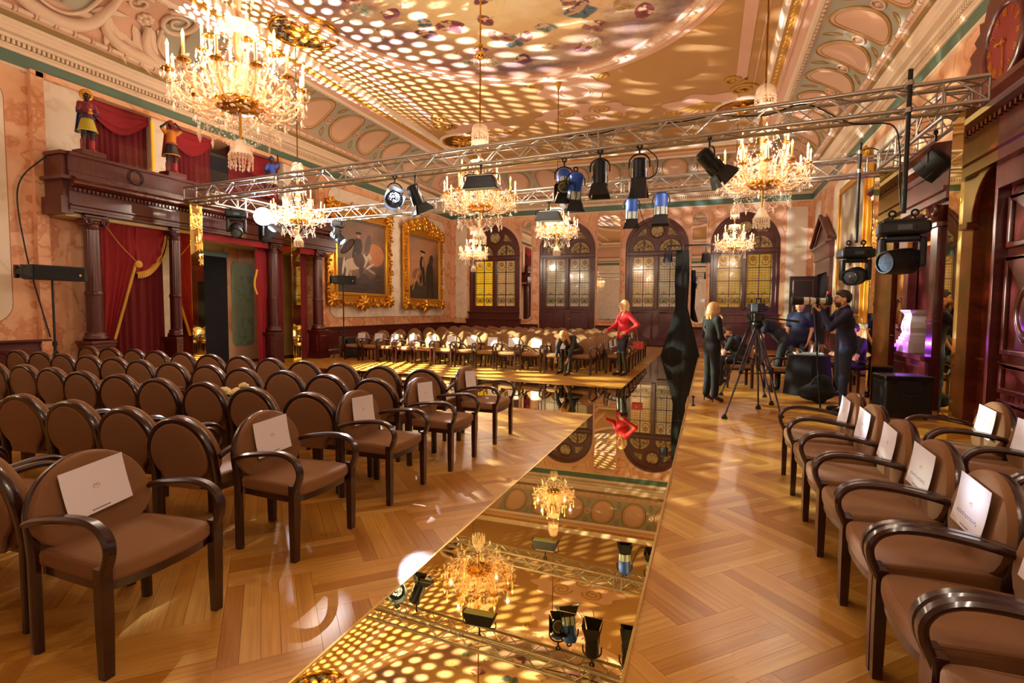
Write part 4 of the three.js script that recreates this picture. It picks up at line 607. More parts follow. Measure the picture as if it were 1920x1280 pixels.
  // egg-and-reel rows along both edges of the cove: real pieces, too many to pick apart singly
  const beads = (name, inset, y, st, geo, mat, tilt) => { const l = []; for (let z = ZB + inset; z < 0; z += st) l.push([XL + inset, z, 0], [XR - inset, z, 0]); for (let x = XL + inset; x < XR - inset; x += st) l.push([x, ZB + inset, 1]); const im = new THREE.InstancedMesh(geo, mat, l.length); im.name = name; im.userData.kind = 'stuff'; l.forEach(([x, z, r], i) => im.setMatrixAt(i, new THREE.Matrix4().compose(V3(x, y, z), new THREE.Quaternion().setFromEuler(new THREE.Euler(0, r ? PI / 2 : 0, 0)), V3(1, 1, 1)))); im.castShadow = im.receiveShadow = true; cv.add(im); };
  beads('rope_beads', 1.64, 7.27, 0.16, T(new THREE.SphereGeometry(0.05, 8, 6), 0, 0, 0, 0.5, 0, 0, [0.9, 0.9, 1.7]), MAT.cornice);
  beads('reel_beads', 0.5, Y_BAND + 0.76, 0.3, T(new THREE.CapsuleGeometry(0.045, 0.17, 4, 8), 0, 0, 0, PI / 2), stucco);
  beads('reel_knots', 0.5, Y_BAND + 0.76, 0.3, T(new THREE.TorusGeometry(0.04, 0.02, 6, 10), 0, 0, 0.15), stucco);
  beads('gilt_leaves', 2.15, 7.365, 0.22, T(new THREE.SphereGeometry(0.05, 8, 5), 0, 0, 0, 0, 0.6, 0, [0.7, 0.3, 1.6]), MAT.gilt);

  // painted oval in its egg-and-dart frame
  const ce = structGroup('ceiling_painting_frame');
  const ell = (a, b, n = 96) => { const p = []; for (let i = 0; i < n; i++) p.push([FX + a * Math.cos(i / n * 2 * PI), FZ + b * Math.sin(i / n * 2 * PI)]); return p; };
  const ovalRing = (a0, a1, y, h) => { const o = ell(FA + a1, FB + a1), i = ell(FA + a0, FB + a0).reverse(); const s = new THREE.Shape(o.map(([x, z]) => V2(x, -z))); s.holes.push(new THREE.Path(i.map(([x, z]) => V2(x, -z)))); const g = new THREE.ExtrudeGeometry(s, { depth: h, bevelEnabled: true, bevelThickness: 0.012, bevelSize: 0.012, bevelOffset: -0.012, bevelSegments: 2 }); g.rotateX(-PI / 2); g.translate(0, y - h, 0); return g; };
  struct('inner_fillet', ovalRing(0, 0.07, HC, 0.07), MAT.pinkPl, ce); struct('egg_ground', ovalRing(0.07, 0.27, HC, 0.03), MAT.cornice, ce); struct('outer_fillet', ovalRing(0.27, 0.34, HC, 0.07), MAT.pinkPl, ce); struct('pink_border', ovalRing(0.34, 0.58, HC, 0.015), Std({ color: 0xcf9f82, roughness: 0.85 }), ce);
  const n = 128; for (let i = 0; i < n; i++) { const a = i / n * 2 * PI, x = FX + (FA + 0.17) * Math.cos(a), z = FZ + (FB + 0.17) * Math.sin(a); if (z > -7.2) continue; const m = shadow(new THREE.Mesh(eggG, MAT.cornice)); m.name = numbered('egg'); m.position.set(x, HC - 0.035, z); m.rotation.y = -Math.atan2(FB * Math.cos(a) * -1, FA * Math.sin(a)) ; m.rotation.y = Math.atan2(Math.cos(a) / FA, Math.sin(a) / FB); ce.add(m); }
  const fres = canvasTex(1024, 1152, (g, w, h) => {
    const gr = g.createRadialGradient(w * 0.5, h * 0.45, 60, w * 0.5, h * 0.5, w * 0.62); gr.addColorStop(0, '#e9d3a0'); gr.addColorStop(0.5, '#cfa873'); gr.addColorStop(1, '#9a6b4c'); g.fillStyle = gr; g.fillRect(0, 0, w, h);
    const cloud = (x, y, r, c, n = 40) => { for (let i = 0; i < n; i++) { g.fillStyle = c; g.globalAlpha = 0.1; g.beginPath(); g.ellipse(x + rr(-r, r), y + rr(-r, r) * 0.45, rr(0.2, 0.55) * r, rr(0.12, 0.3) * r, rr(-0.5, 0.5), 0, 7); g.fill(); } g.globalAlpha = 1; };
    for (let i = 0; i < 26; i++) { const a = i / 26 * 2 * PI; cloud(w / 2 + w * 0.43 * Math.cos(a), h / 2 + h * 0.43 * Math.sin(a), 120, ['#5a3a4c', '#6d4a52', '#7a5a50', '#4b3448'][i % 4]); }
    for (let i = 0; i < 30; i++) cloud(rr(100, w - 100), rr(100, h - 100), rr(60, 130), ['#e8dcc0', '#d8c4a4', '#b98a64', '#c9a078'][i % 4], 24);
    const fold = (x, y, r, col, dark) => { g.save(); g.translate(x, y); g.rotate(rr(0, 6)); g.fillStyle = col; g.beginPath(); g.moveTo(-r, 0); g.bezierCurveTo(-r * 0.6, -r, r * 0.6, -r * 0.9, r, -r * 0.1); g.bezierCurveTo(r * 0.7, r * 0.6, -r * 0.4, r * 0.8, -r, 0); g.fill(); g.strokeStyle = dark; g.lineWidth = r * 0.07; for (let k = 0; k < 6; k++) { g.beginPath(); g.moveTo(-r * 0.8 + k * r * 0.25, rr(-0.2, 0.2) * r); g.quadraticCurveTo(rr(-0.3, 0.3) * r, rr(-0.6, 0.6) * r, r * 0.2 + k * r * 0.1, rr(-0.5, 0.4) * r); g.stroke(); } g.restore(); };
    const fig = (x, y, s, drape, skin, hair) => { fold(x, y, s * 1.25, drape, 'rgba(40,15,20,0.5)'); g.fillStyle = skin; const limb = (a, l, t) => { g.save(); g.translate(x, y); g.rotate(a); g.beginPath(); g.ellipse(l * 0.5, 0, l * 0.55, t, 0, 0, 7); g.fill(); g.restore(); }; for (let k = 0; k < 4; k++) limb(rr(0, 6.3), s * rr(0.8, 1.25), s * 0.16); g.beginPath(); g.ellipse(x, y - s * 0.15, s * 0.34, s * 0.5, rr(-0.5, 0.5), 0, 7); g.fill(); const a = rr(3.6, 5.6), hx = x + Math.cos(a) * s * 0.72, hy = y + Math.sin(a) * s * 0.72; g.fillStyle = hair; g.beginPath(); g.arc(hx, hy, s * 0.24, 0, 7); g.fill(); g.fillStyle = skin; g.beginPath(); g.ellipse(hx + s * 0.05, hy + s * 0.05, s * 0.17, s * 0.2, 0, 0, 7); g.fill(); fold(x + rr(-0.6, 0.6) * s, y + s * 0.5, s * 0.7, drape, 'rgba(30,10,20,0.45)'); };
    const D = ['#7e3a3a', '#6e3440', '#53646a', '#9a7a44', '#bfa986', '#55283f', '#7d8674', '#8a5a48'];
    g.globalAlpha = 0.8;
    for (let i = 0; i < 64; i++) { const a = i / 64 * 2 * PI + rr(-0.05, 0.05), r = rr(0.26, 0.43); fig(w / 2 + w * r * Math.cos(a) * 1.02, h / 2 + h * r * Math.sin(a), rr(20, 36), D[i * 5 % 8], ['#c09a76', '#b58a68', '#cba684'][i % 3], '#4a2c1c'); if (i % 2) cloud(w / 2 + w * r * Math.cos(a), h / 2 + h * r * Math.sin(a) + 24, 60, ['#6d4a52', '#d8c4a4', '#8a6250'][i % 3], 14); }
    for (let i = 0; i < 9; i++) fig(rr(w * 0.3, w * 0.7), rr(h * 0.25, h * 0.7), rr(16, 26), D[i % 8], '#c9a27e', '#5a3a24');
    for (let i = 0; i < 1500; i++) { g.fillStyle = `rgba(${rnd() < 0.5 ? '60,34,28' : '236,214,176'},${rr(0.02, 0.09)})`; g.save(); g.translate(rr(0, w), rr(0, h)); g.rotate(rr(0, 6)); g.fillRect(0, 0, rr(6, 40), rr(1, 5)); g.restore(); }
    g.globalAlpha = 1; soften(g, w, h, 2.5);
    g.fillStyle = '#8e1f2c'; g.strokeStyle = '#d6b65a'; g.lineWidth = 10; g.beginPath(); g.ellipse(560, 420, 46, 56, 0, 0, 7); g.fill(); g.stroke(); g.fillStyle = '#e8dcc8'; g.fillRect(548, 366, 20, 108); g.fillStyle = '#2a1c22'; g.fillRect(572, 430, 34, 34);
    g.strokeStyle = '#f2e9d2'; g.lineWidth = 5; g.beginPath(); g.moveTo(680, 300); g.lineTo(730, 280); g.lineTo(705, 312); g.lineTo(760, 300); g.stroke();
  });
  { const s = new THREE.Shape(ell(FA + 0.01, FB + 0.01).map(([x, z]) => V2(x, -z))); const g = new THREE.ExtrudeGeometry(s, { depth: 0.01, bevelEnabled: false }); g.rotateX(-PI / 2); g.translate(0, HC - 0.012, 0); const p = g.attributes.position, uv = g.attributes.uv; for (let i = 0; i < p.count; i++) uv.setXY(i, (p.getX(i) - FX + FA) / (2 * FA), (p.getZ(i) - FZ + FB) / (2 * FB)); const m = shadow(new THREE.Mesh(g, Std({ map: fres, roughness: 0.85 }))); m.name = 'ceiling_painting'; tag(m, 'large oval ceiling painting of clouds and draped figures in an egg-and-dart frame', 'painting'); scene.add(m); }
  // inner painted border strips and strapwork between oval and frame
  const bandM = Std({ color: 0xcf9f82, roughness: 0.85 }), gold = MAT.giltPaint, flat = (pts, h, hole) => { const g = slab(pts.map(([x, z]) => [x, -z]), h, 0.004, hole ? [hole.map(([x, z]) => [x, -z])] : []); g.rotateX(-PI / 2); g.translate(0, HC - h, 0); return g; };
  for (const x of [0.62, -8.35]) struct('border_strip', flat([[x - 0.13, -15.4], [x + 0.13, -15.4], [x + 0.13, 1], [x - 0.13, 1]], 0.012), bandM, ce);
  for (const x of [0.95, -8.68]) struct('border_line', flat([[x - 0.015, -16], [x + 0.015, -16], [x + 0.015, 1], [x - 0.015, 1]], 0.012), bandM, ce);
  const blob = (cx, cz, rx, rz, k, amp, ph = 0) => { const p = []; for (let i = 0; i < 72; i++) { const a = i / 72 * 2 * PI, r = 1 + amp * Math.cos(k * a + ph); p.push([cx + rx * r * Math.cos(a), cz + rz * r * Math.sin(a)]); } return p; };
  const sp2 = (cx, cz, r, turns, d, th, st = 0) => { const p = []; for (let k = 0; k <= turns * 14; k++) { const a = st + d * k / 14 * 2 * PI, q = r * (1 - k / (turns * 14) * 0.88); p.push([cx + q * Math.cos(a), HC - 0.02, cz + q * Math.sin(a)]); } return tube(p, th, turns * 20, 6); };
  for (const cx of [FX + 0.2]) { struct('strapwork', flat(blob(cx, -14.6, 0.95, 0.85, 6, 0.1), 0.014), bandM, ce); struct('strapwork', flat(blob(cx - 0.1, -16.4, 1.45, 0.75, 8, 0.09), 0.018), bandM, ce); struct('medallion', [T(new THREE.TorusGeometry(0.42, 0.03, 6, 36), cx, HC - 0.02, -14.7, PI / 2), T(new THREE.TorusGeometry(0.5, 0.015, 6, 36), cx, HC - 0.02, -14.7, PI / 2)], MAT.cornice, ce);
    struct('gilt_scrollwork', [sp2(cx - 0.55, -16.2, 0.34, 2, 1, 0.035), sp2(cx + 0.45, -16.2, 0.34, 2, -1, 0.035, PI), sp2(cx - 0.9, -16.75, 0.25, 2, -1, 0.03), sp2(cx + 0.8, -16.75, 0.25, 2, 1, 0.03, PI), sp2(cx, -16.8, 0.28, 1.5, 1, 0.03), sp2(cx - 0.95, -13.95, 0.16, 1.5, 1, 0.03), sp2(cx + 0.95, -13.95, 0.16, 1.5, -1, 0.03, PI)], gold, ce); }
  for (const [cx, d] of [[-0.3, 1], [-7.4, -1]]) { struct('strapwork', flat(blob(cx, -16.9, 1.15, 0.85, 7, 0.12), 0.016), bandM, ce); const gs = []; for (let i = 0; i < 9; i++) { const a = (i - 4) * 0.3 - PI / 2; gs.push(T(sph(0.5, 8, 0, 0, 0, [1, 0.06, 0.13]), cx + 0.36 * Math.cos(a), HC - 0.03, -16.7 - 0.36 * Math.sin(a) * -1, 0, -a, 0)); } for (const g of gs) struct('shell_rib', g, gold, ce); struct('gilt_scrollwork', [sp2(cx + d * 1.0, -16.0, 0.36, 2, d, 0.05), sp2(cx + d * 0.75, -15.3, 0.28, 1.8, -d, 0.045), sp2(cx - d * 0.9, -17.2, 0.26, 1.8, -d, 0.04)], gold, ce); }
  // brass ventilation grilles
  [[-8.4, -9.65, 'round brass ceiling grille with gilt rosette above the white-lit chandelier'], [-8.4, -17.6, 'round dark ceiling grille at the far left corner, above the back truss'], [0.76, -17.45, 'round dark ceiling grille at the far right, behind the golden chandelier rod']].forEach(([x, z, lb], i) => {
    const t = thing('ceiling_grille', lb, 'grille', [x, HC, z]), R = 0.7; part('backing', [cyl(R, R, 0.01, 40, 0, -0.006, 0)], MAT.black, t); part('rim', T(new THREE.TorusGeometry(R, 0.05, 8, 48), 0, -0.03, 0, PI / 2), MAT.brass, t); if (i) part('plaster_rim', T(new THREE.TorusGeometry(R + 0.1, 0.06, 8, 48), 0, -0.02, 0, PI / 2), MAT.cornice, t);
    for (let k = -7; k <= 7; k++) { const u = k * 0.092, l = Math.sqrt(R * R - u * u); for (const r of [PI / 4, -PI / 4]) { const g = bx(l * 2, 0.014, 0.016, 0, -0.035, u); g.rotateY(r); part('lattice_bar', g, MAT.brass, t); } }
    for (let k = 0; k < 8; k++) { const g = sph(0.2, 10, 0.24, -0.06, 0, [1.0, 0.22, 0.42]); g.rotateY(k * PI / 4); part('rosette_leaf', g, MAT.gilt, t); } part('boss', lathe([[0.12, -0.03], [0.1, -0.1], [0.05, -0.16], [0.001, -0.17]], 16), MAT.gilt, t);
  });
}
// ================= CHAIRS =================
// a chair faces +z; arms and front legs are one bent strip each side
const chair0 = thing('armchair', 'x', 'chair', [0, 0, 0]);
const chairParts = (() => {
  const lean = (y) => -0.225 - 0.14 * Math.max(0, y - 0.42);
  // back frame: rear legs rising into a half-round hoop
  const hp = []; for (const y of [0, 0.2, 0.42, 0.5]) hp.push([-0.245, y, -0.235 + (y > 0.42 ? lean(y) + 0.225 : 0)]);
  for (let i = 0; i <= 18; i++) { const a = PI - PI * i / 18; hp.push([0.245 * Math.cos(a), 0.56 + 0.24 * Math.sin(a), lean(0.56 + 0.24 * Math.sin(a)) - 0.012]); }
  for (const y of [0.5, 0.42, 0.2, 0]) hp.push([0.245, y, -0.235 + (y > 0.42 ? lean(y) + 0.225 : 0)]);
  const hoop = (() => { const pos = [], secs = hp.map((p, i) => { const a = V3(...hp[Math.max(0, i - 1)]), b = V3(...hp[Math.min(hp.length - 1, i + 1)]), d = b.sub(a).normalize(), f = V3(0, 0.14, 1).normalize(); const s = d.clone().cross(f).normalize(), f2 = s.clone().cross(d).normalize(), o = []; for (const [u, v] of [[1, 0.5], [0.5, 1], [-0.5, 1], [-1, 0.5], [-1, -0.5], [-0.5, -1], [0.5, -1], [1, -0.5]]) o.push(V3(...p).addScaledVector(s, u * 0.02).addScaledVector(f2, v * 0.027)); return o; });
    for (let i = 0; i < secs.length - 1; i++) for (let k = 0; k < 8; k++) { const a = secs[i][k], b = secs[i][(k + 1) % 8], c = secs[i + 1][(k + 1) % 8], d = secs[i + 1][k]; for (const q of [a, c, b, a, d, c]) pos.push(q.x, q.y, q.z); }
    const g = new THREE.BufferGeometry(); g.setAttribute('position', new THREE.Float32BufferAttribute(pos, 3)); g.computeVertexNormals(); return toCreasedNormals(g, 0.8); })();
  // upholstered back: full half-round above, narrowed below
  const bo = (R, off) => { const p = []; for (let i = 0; i <= 20; i++) { const a = PI * i / 20; p.push([R * Math.cos(a), 0.56 + R * Math.sin(a)]); } p.push([-R * 0.97, 0.52], [-R * 0.86, 0.475], [-R * 0.68, 0.44], [-0.135, 0.41], [-0.13, 0.36], [0.13, 0.36], [0.135, 0.41], [R * 0.68, 0.44], [R * 0.86, 0.475], [R * 0.97, 0.52]); return p; };
  const backG = (R, t, z) => { const g = slab(bo(R), t, 0.012); const p = g.attributes.position; for (let i = 0; i < p.count; i++) { const x = p.getX(i), y = p.getY(i); p.setZ(i, p.getZ(i) + z + lean(y) - 0.06 * x * x * 4 * 0.0 ); } g.computeVertexNormals(); return toCreasedNormals(g, 0.7); };
  const front = backG(0.262, 0.045, 0.012), rear = backG(0.222, 0.03, -0.036);
  // seat
  const so = []; for (const [x, z] of [[-0.235, -0.2], [-0.2, -0.22], [0.2, -0.22], [0.235, -0.2], [0.25, 0], [0.255, 0.17], [0.235, 0.215], [0.15, 0.24], [0, 0.25], [-0.15, 0.24], [-0.235, 0.215], [-0.255, 0.17], [-0.25, 0]]) so.push(V2(x, -z));
  const ss = new THREE.Shape(); ss.setFromPoints(new THREE.SplineCurve([...so, so[0]]).getPoints(48)); const seat = new THREE.ExtrudeGeometry(ss, { depth: 0.03, bevelEnabled: true, bevelThickness: 0.022, bevelSize: 0.02, bevelOffset: -0.02, bevelSegments: 3 }); seat.rotateX(-PI / 2); seat.translate(0, 0.4, 0);
  { const p = seat.attributes.position; for (let i = 0; i < p.count; i++) if (p.getY(i) > 0.43) { const x = p.getX(i), z = p.getZ(i); p.setY(i, p.getY(i) + 0.014 * (1 - (x * x + z * z) / 0.09)); } seat.computeVertexNormals(); }
  const rail = new THREE.ExtrudeGeometry(ss, { depth: 0.045, bevelEnabled: false }); rail.rotateX(-PI / 2); rail.scale(0.96, 1, 0.96); rail.translate(0, 0.345, 0);
  const arm = (s) => { const raw = [[0.575, -0.235], [0.6, -0.16], [0.625, -0.02], [0.635, 0.1], [0.625, 0.18], [0.595, 0.232], [0.55, 0.258], [0.505, 0.256], [0.46, 0.238], [0.42, 0.222], [0.38, 0.217]]; const cv = new THREE.CatmullRomCurve3(raw.map(([y, z]) => V3(s * 0.264, y, z))).getPoints(26).map((v) => v.toArray()); return sweepRect(cv, 0.052, 0.03); };
  const leg = (s) => { const g = new THREE.BoxGeometry(0.05, 0.46, 0.042, 1, 2, 1), p = g.attributes.position; for (let i = 0; i < p.count; i++) if (p.getY(i) < -0.1) { p.setX(i, p.getX(i) * 0.82); p.setZ(i, p.getZ(i) * 0.85); } g.translate(s * 0.264, 0.23, 0.215); g.computeVertexNormals(); return g; };
  return { hoop, front, rear, seat, rail, arm, leg };
})();
{
  const c = chairParts;
  part('back_frame', c.hoop, MAT.chairWood, chair0); part('backrest', c.front, MAT.fabric, chair0); part('back_panel', c.rear, MAT.fabric, chair0);
  part('seat', c.seat, MAT.fabric, chair0); part('seat_rail', c.rail, MAT.chairWood, chair0);
  for (const s of [-1, 1]) { part('arm', c.arm(s), MAT.chairWood, chair0); part('leg', c.leg(s), MAT.chairWood, chair0); }
}
let firstChair = true;
function chairAt(x, z, turn, label, group) {
  if (firstChair) { firstChair = false; chair0.position.set(x, 0, z); chair0.rotation.set(0, turn, 0); chair0.userData.label = label; chair0.userData.group = group; return chair0; }
  return dup(chair0, [x, 0, z], turn, label, group);
}
// A4 sheets lying against the backrests
const emblem = (g, w, h, s = 1) => { g.fillStyle = '#b79a52'; for (const [dx, dy, r] of [[0, 0, 5], [-11, 3, 4], [11, 3, 4], [-7, -5, 3], [7, -5, 3]]) { g.beginPath(); g.ellipse(w / 2 + dx * s, h * 0.46 + dy * s, r * s, r * 0.7 * s, dx * 0.08, 0, 7); g.fill(); } g.fillStyle = '#9a8a70'; g.fillRect(w / 2 - 12 * s, h * 0.46 + 10 * s, 24 * s, 1.5 * s); };
const PAPER = ['plain', 'emblem', 'name1', 'name2', 'name3'].map((k) => { if (k === 'plain') return Std({ color: 0xe6e2ee, roughness: 0.7 }); const t = canvasTex(320, 256, (g, w, h) => { g.fillStyle = '#ece6ee'; g.fillRect(0, 0, w, h); emblem(g, w, h, 1.3); g.fillStyle = '#3a3040'; for (let i = 0, x = w * 0.34; i < 12; i++) { const ww = rr(4, 8); g.fillRect(x, h * 0.93, ww, 5); x += ww + 1.5; }
  if (k !== 'emblem') { g.fillStyle = '#3d4a86'; g.font = 'italic 34px serif'; if (k === 'name1') g.fillText('NATALIA D', 22, h * 0.76, w - 36); else { g.strokeStyle = '#3d4a86'; g.lineWidth = 3; g.beginPath(); for (let i = 0; i <= 60; i++) { const x = 40 + i * 3.6, y = h * 0.74 + 12 * Math.sin(i * 1.1) * (0.4 + 0.6 * hash2(i, k.length + 3)); i ? g.lineTo(x, y) : g.moveTo(x, y); } g.stroke(); } g.font = 'italic 26px serif'; if (k === 'name9') { g.strokeStyle = '#3d4a86'; g.lineWidth = 2; g.beginPath(); g.moveTo(30, h * 0.8); g.lineTo(200, h * 0.78); g.stroke(); } } }); return Std({ map: t, roughness: 0.7 }); });
const sheetGeo = (() => { const g = new THREE.BoxGeometry(0.285, 0.225, 0.0012, 4, 8, 1); const uv = g.attributes.uv; return g; })();
function sheetGeoBent() { const g = sheetGeo.clone(), p = g.attributes.position; for (let i = 0; i < p.count; i++) { const y = p.getY(i); p.setZ(i, p.getZ(i) + 0.35 * y * y - 0.006); } g.computeVertexNormals(); return g; }
const bent = sheetGeoBent();
function paperOn(ch, kind, label, group, tilt = 0, dx = 0) {
  const m = shadow(new THREE.Mesh(bent, PAPER[kind])); m.name = numbered('paper_sheet'); tag(m, label, 'paper', group); scene.add(m);
  ch.updateMatrixWorld(true); const l = new THREE.Matrix4().compose(V3(dx, 0.665, -0.183), new THREE.Quaternion().setFromEuler(new THREE.Euler(-0.14, 0, tilt)), V3(1, 1, 1)); l.premultiply(ch.matrixWorld); l.decompose(m.position, m.quaternion, m.scale); return m;
}
const ORD = ['first', 'second', 'third', 'fourth', 'fifth', 'sixth', 'seventh', 'eighth', 'ninth', 'tenth', 'eleventh', 'twelfth', 'thirteenth', 'fourteenth'];
// left block, chairs beside the runway, facing it
{
  const names = ['big near armchair at bottom left with a paper sheet, nearest of the runway-side chairs', 'armchair with paper sheet beside the runway, second from the camera', 'armchair with paper sheet beside the runway, third from the camera', 'armchair with paper sheet beside the runway, fourth from the camera', 'armchair with paper sheet at the runway corner, fifth and farthest of its column'];
  [[-2.47, -1.64, 0.03, 0.12], [-2.475, -2.71, 0.0, 0.06], [-2.47, -3.69, 0.02, -0.04], [-2.42, -4.63, 0.0, -0.06], [-2.42, -5.7, 0.02, -0.08]].forEach(([x, z, t, tilt], i) => { const c = chairAt(x, z, PI / 2 + t, names[i], 'armchairs of the left block facing the runway'); paperOn(c, 1, ['white sheet with gold emblem on the big near left armchair', 'white sheet with emblem on the second runway-side armchair', 'white sheet on the third runway-side armchair of the left block', 'white sheet on the fourth runway-side armchair of the left block', 'white sheet on the farthest runway-side armchair at the catwalk corner'][i], 'sheets on the left runway-side chairs', tilt, -0.01); });
}
// left block, rows turned away from the camera
{
  const rows = [[-3.03, -5.62, 12, 0.108, 'front'], [-3.08, -4.7, 12, 0.098, 'second'], [-3.06, -3.72, 12, 0.085, 'third'], [-3.1, -2.68, 9, 0.06, 'fourth'], [-3.16, -1.72, 3, 0.03, 'last']];
  rows.forEach(([x0, z0, n, sl, nm], r) => { for (let i = 0; i < n; i++) { const x = x0 - i * 0.637, z = z0 + sl * (x - x0) * 1; chairAt(x + rr(-0.015, 0.015), z + rr(-0.03, 0.03), PI + rr(-0.05, 0.05) + 0.06, `brown armchair seen from behind, ${ORD[i]} from the runway in the left block's ${nm} row`, 'left block chairs seen from behind'); } });
}
// far block beyond the cross arm, facing the camera
{
  const rowN = ['front', 'second', 'third', 'fourth', 'fifth', 'sixth', 'seventh', 'rearmost'];
  for (let r = 0; r < 8; r++) for (let i = 0; i < 12; i++) {
    const x = -2.75 - i * 0.63 - (r % 2) * 0.0, z = -12.3 + 0.115 * (x + 2.75) - r * 1.0;
    const c = chairAt(x + rr(-0.02, 0.02), z + rr(-0.03, 0.03), rr(-0.05, 0.05) - 0.1, `armchair facing the camera, ${ORD[i]} from the catwalk in the far block's ${rowN[r]} row`, 'far block chairs facing the camera');
    if (r === 0 && i !== 0) paperOn(c, 0, `small white sheet on the ${ORD[i]} chair from the catwalk in the far block front row`, 'sheets on the far front row', 0, 0);
  }
  for (let i = 0; i < 7; i++) { const c = chairAt(-2.0 - 0.02 * i, -12.75 - i * 0.78, PI / 2 + rr(-0.04, 0.04), `armchair turned to the catwalk at the far block's right edge, ${ORD[i]} from the front`, 'far block chairs turned to the catwalk'); paperOn(c, 0, `narrow-looking white sheet on the ${ORD[i]} catwalk-facing chair of the far block`, 'sheets on the far catwalk-facing chairs', 0, 0); }
}
// right block, facing the runway
{
  const nm = ['nearest', 'second nearest', 'third nearest', 'fourth nearest', 'fifth nearest', 'sixth nearest', 'farthest'];
  [-1.66, -2.24, -2.82, -3.4, -3.98, -4.56, -5.14].forEach((z, i) => { const c = chairAt(0.9, z, -PI / 2 + rr(-0.03, 0.03), `tan armchair in the right block's first line, ${nm[i]} to the camera`, 'right block first line'); if (i) paperOn(c, [0, 2, 3, 4, 1, 1, 1][i], `${['', 'partly cropped sheet with handwritten name', 'sheet with handwritten blue name', 'sheet with emblem and faint handwriting', 'sheet with faint emblem and blue tint', 'bluish sheet with small dark emblem', 'narrow sheet on the last chair'][i]} on the ${nm[i]} first-line right chair`, 'sheets on the right first line', -0.05, 0); });
  [-2.74, -3.32, -3.9, -4.48, -5.06].forEach((z, i) => { const c = chairAt(1.82, z, -PI / 2 + rr(-0.03, 0.03), `tan armchair in the right block's second line by the dark door, ${['nearest', 'second nearest', 'middle', 'second farthest', 'farthest'][i]} one`, 'right block second line'); if (i > 1) paperOn(c, 1, `white emblem sheet on the ${['', '', 'middle', 'second farthest', 'farthest'][i]} second-line right chair`, 'sheets on the right second line', -0.05, 0); });
  // far right seats near the waiting crew
  [[1.95, -12.6], [1.95, -13.25], [1.95, -13.9], [1.95, -14.55], [2.6, -12.9], [2.6, -13.6], [0.55, -11.5], [1.3, -11.2], [2.75, -11.3]].forEach(([x, z], i) => { const c = chairAt(x, z, i < 6 ? -PI / 2 : i === 8 ? -PI / 2 : -PI / 2 + 0.15, ['armchair with sheet behind the black-clothed table, nearest of its line', 'second armchair of the line behind the black-clothed table', 'third armchair of the line behind the black-clothed table', 'farthest armchair of the line behind the black-clothed table', 'armchair by the right wall behind the bending helper, nearer one', 'armchair by the right wall behind the bending helper, farther one', 'armchair under the seated man bowing his head', 'armchair behind the big camera tripod', 'armchair under the seated man resting his cheek'][i], 'chairs around the waiting crew'); if (i < 4) paperOn(c, 0, `white sheet on the ${ORD[i]} armchair behind the black-clothed table`, 'sheets near the crew'); });
}
{ // bunch of pale roses lying on a chair of the third row
  const t = thing('rose_bunch', 'bunch of cream roses lying on a chair in the left block', 'flowers', [-4.42, 0.62, -3.98]);
  const mat = Std({ color: 0xf0e3a8, roughness: 0.7 }), grn = Std({ color: 0x4a6a3a, roughness: 0.8 });
  for (let k = 0; k < 6; k++) { const gs = []; const c = [rr(-0.1, 0.1), 0.05 + rr(-0.03, 0.05), rr(-0.08, 0.08)]; for (let j = 0; j < 9; j++) { const a = j * 2.4, r = 0.008 + j * 0.004; const g = new THREE.SphereGeometry(0.026, 8, 5, 0, 2 * PI, 0, 1.7); g.scale(1, 1.1, 0.45); g.rotateY(a + PI / 2); g.translate(c[0] + r * Math.cos(a), c[1] + 0.012 - j * 0.002, c[2] - r * Math.sin(a)); gs.push(g); } part('rose', gs, mat, t); }
  part('leaves', [0, 1, 2, 3, 4].map((k) => T(sph(0.05, 8, 0, 0, 0, [1, 0.12, 0.5]), rr(-0.1, 0.1), 0.0, rr(-0.1, 0.1), 0.3, k * 1.3, 0.2)), grn, t);
}
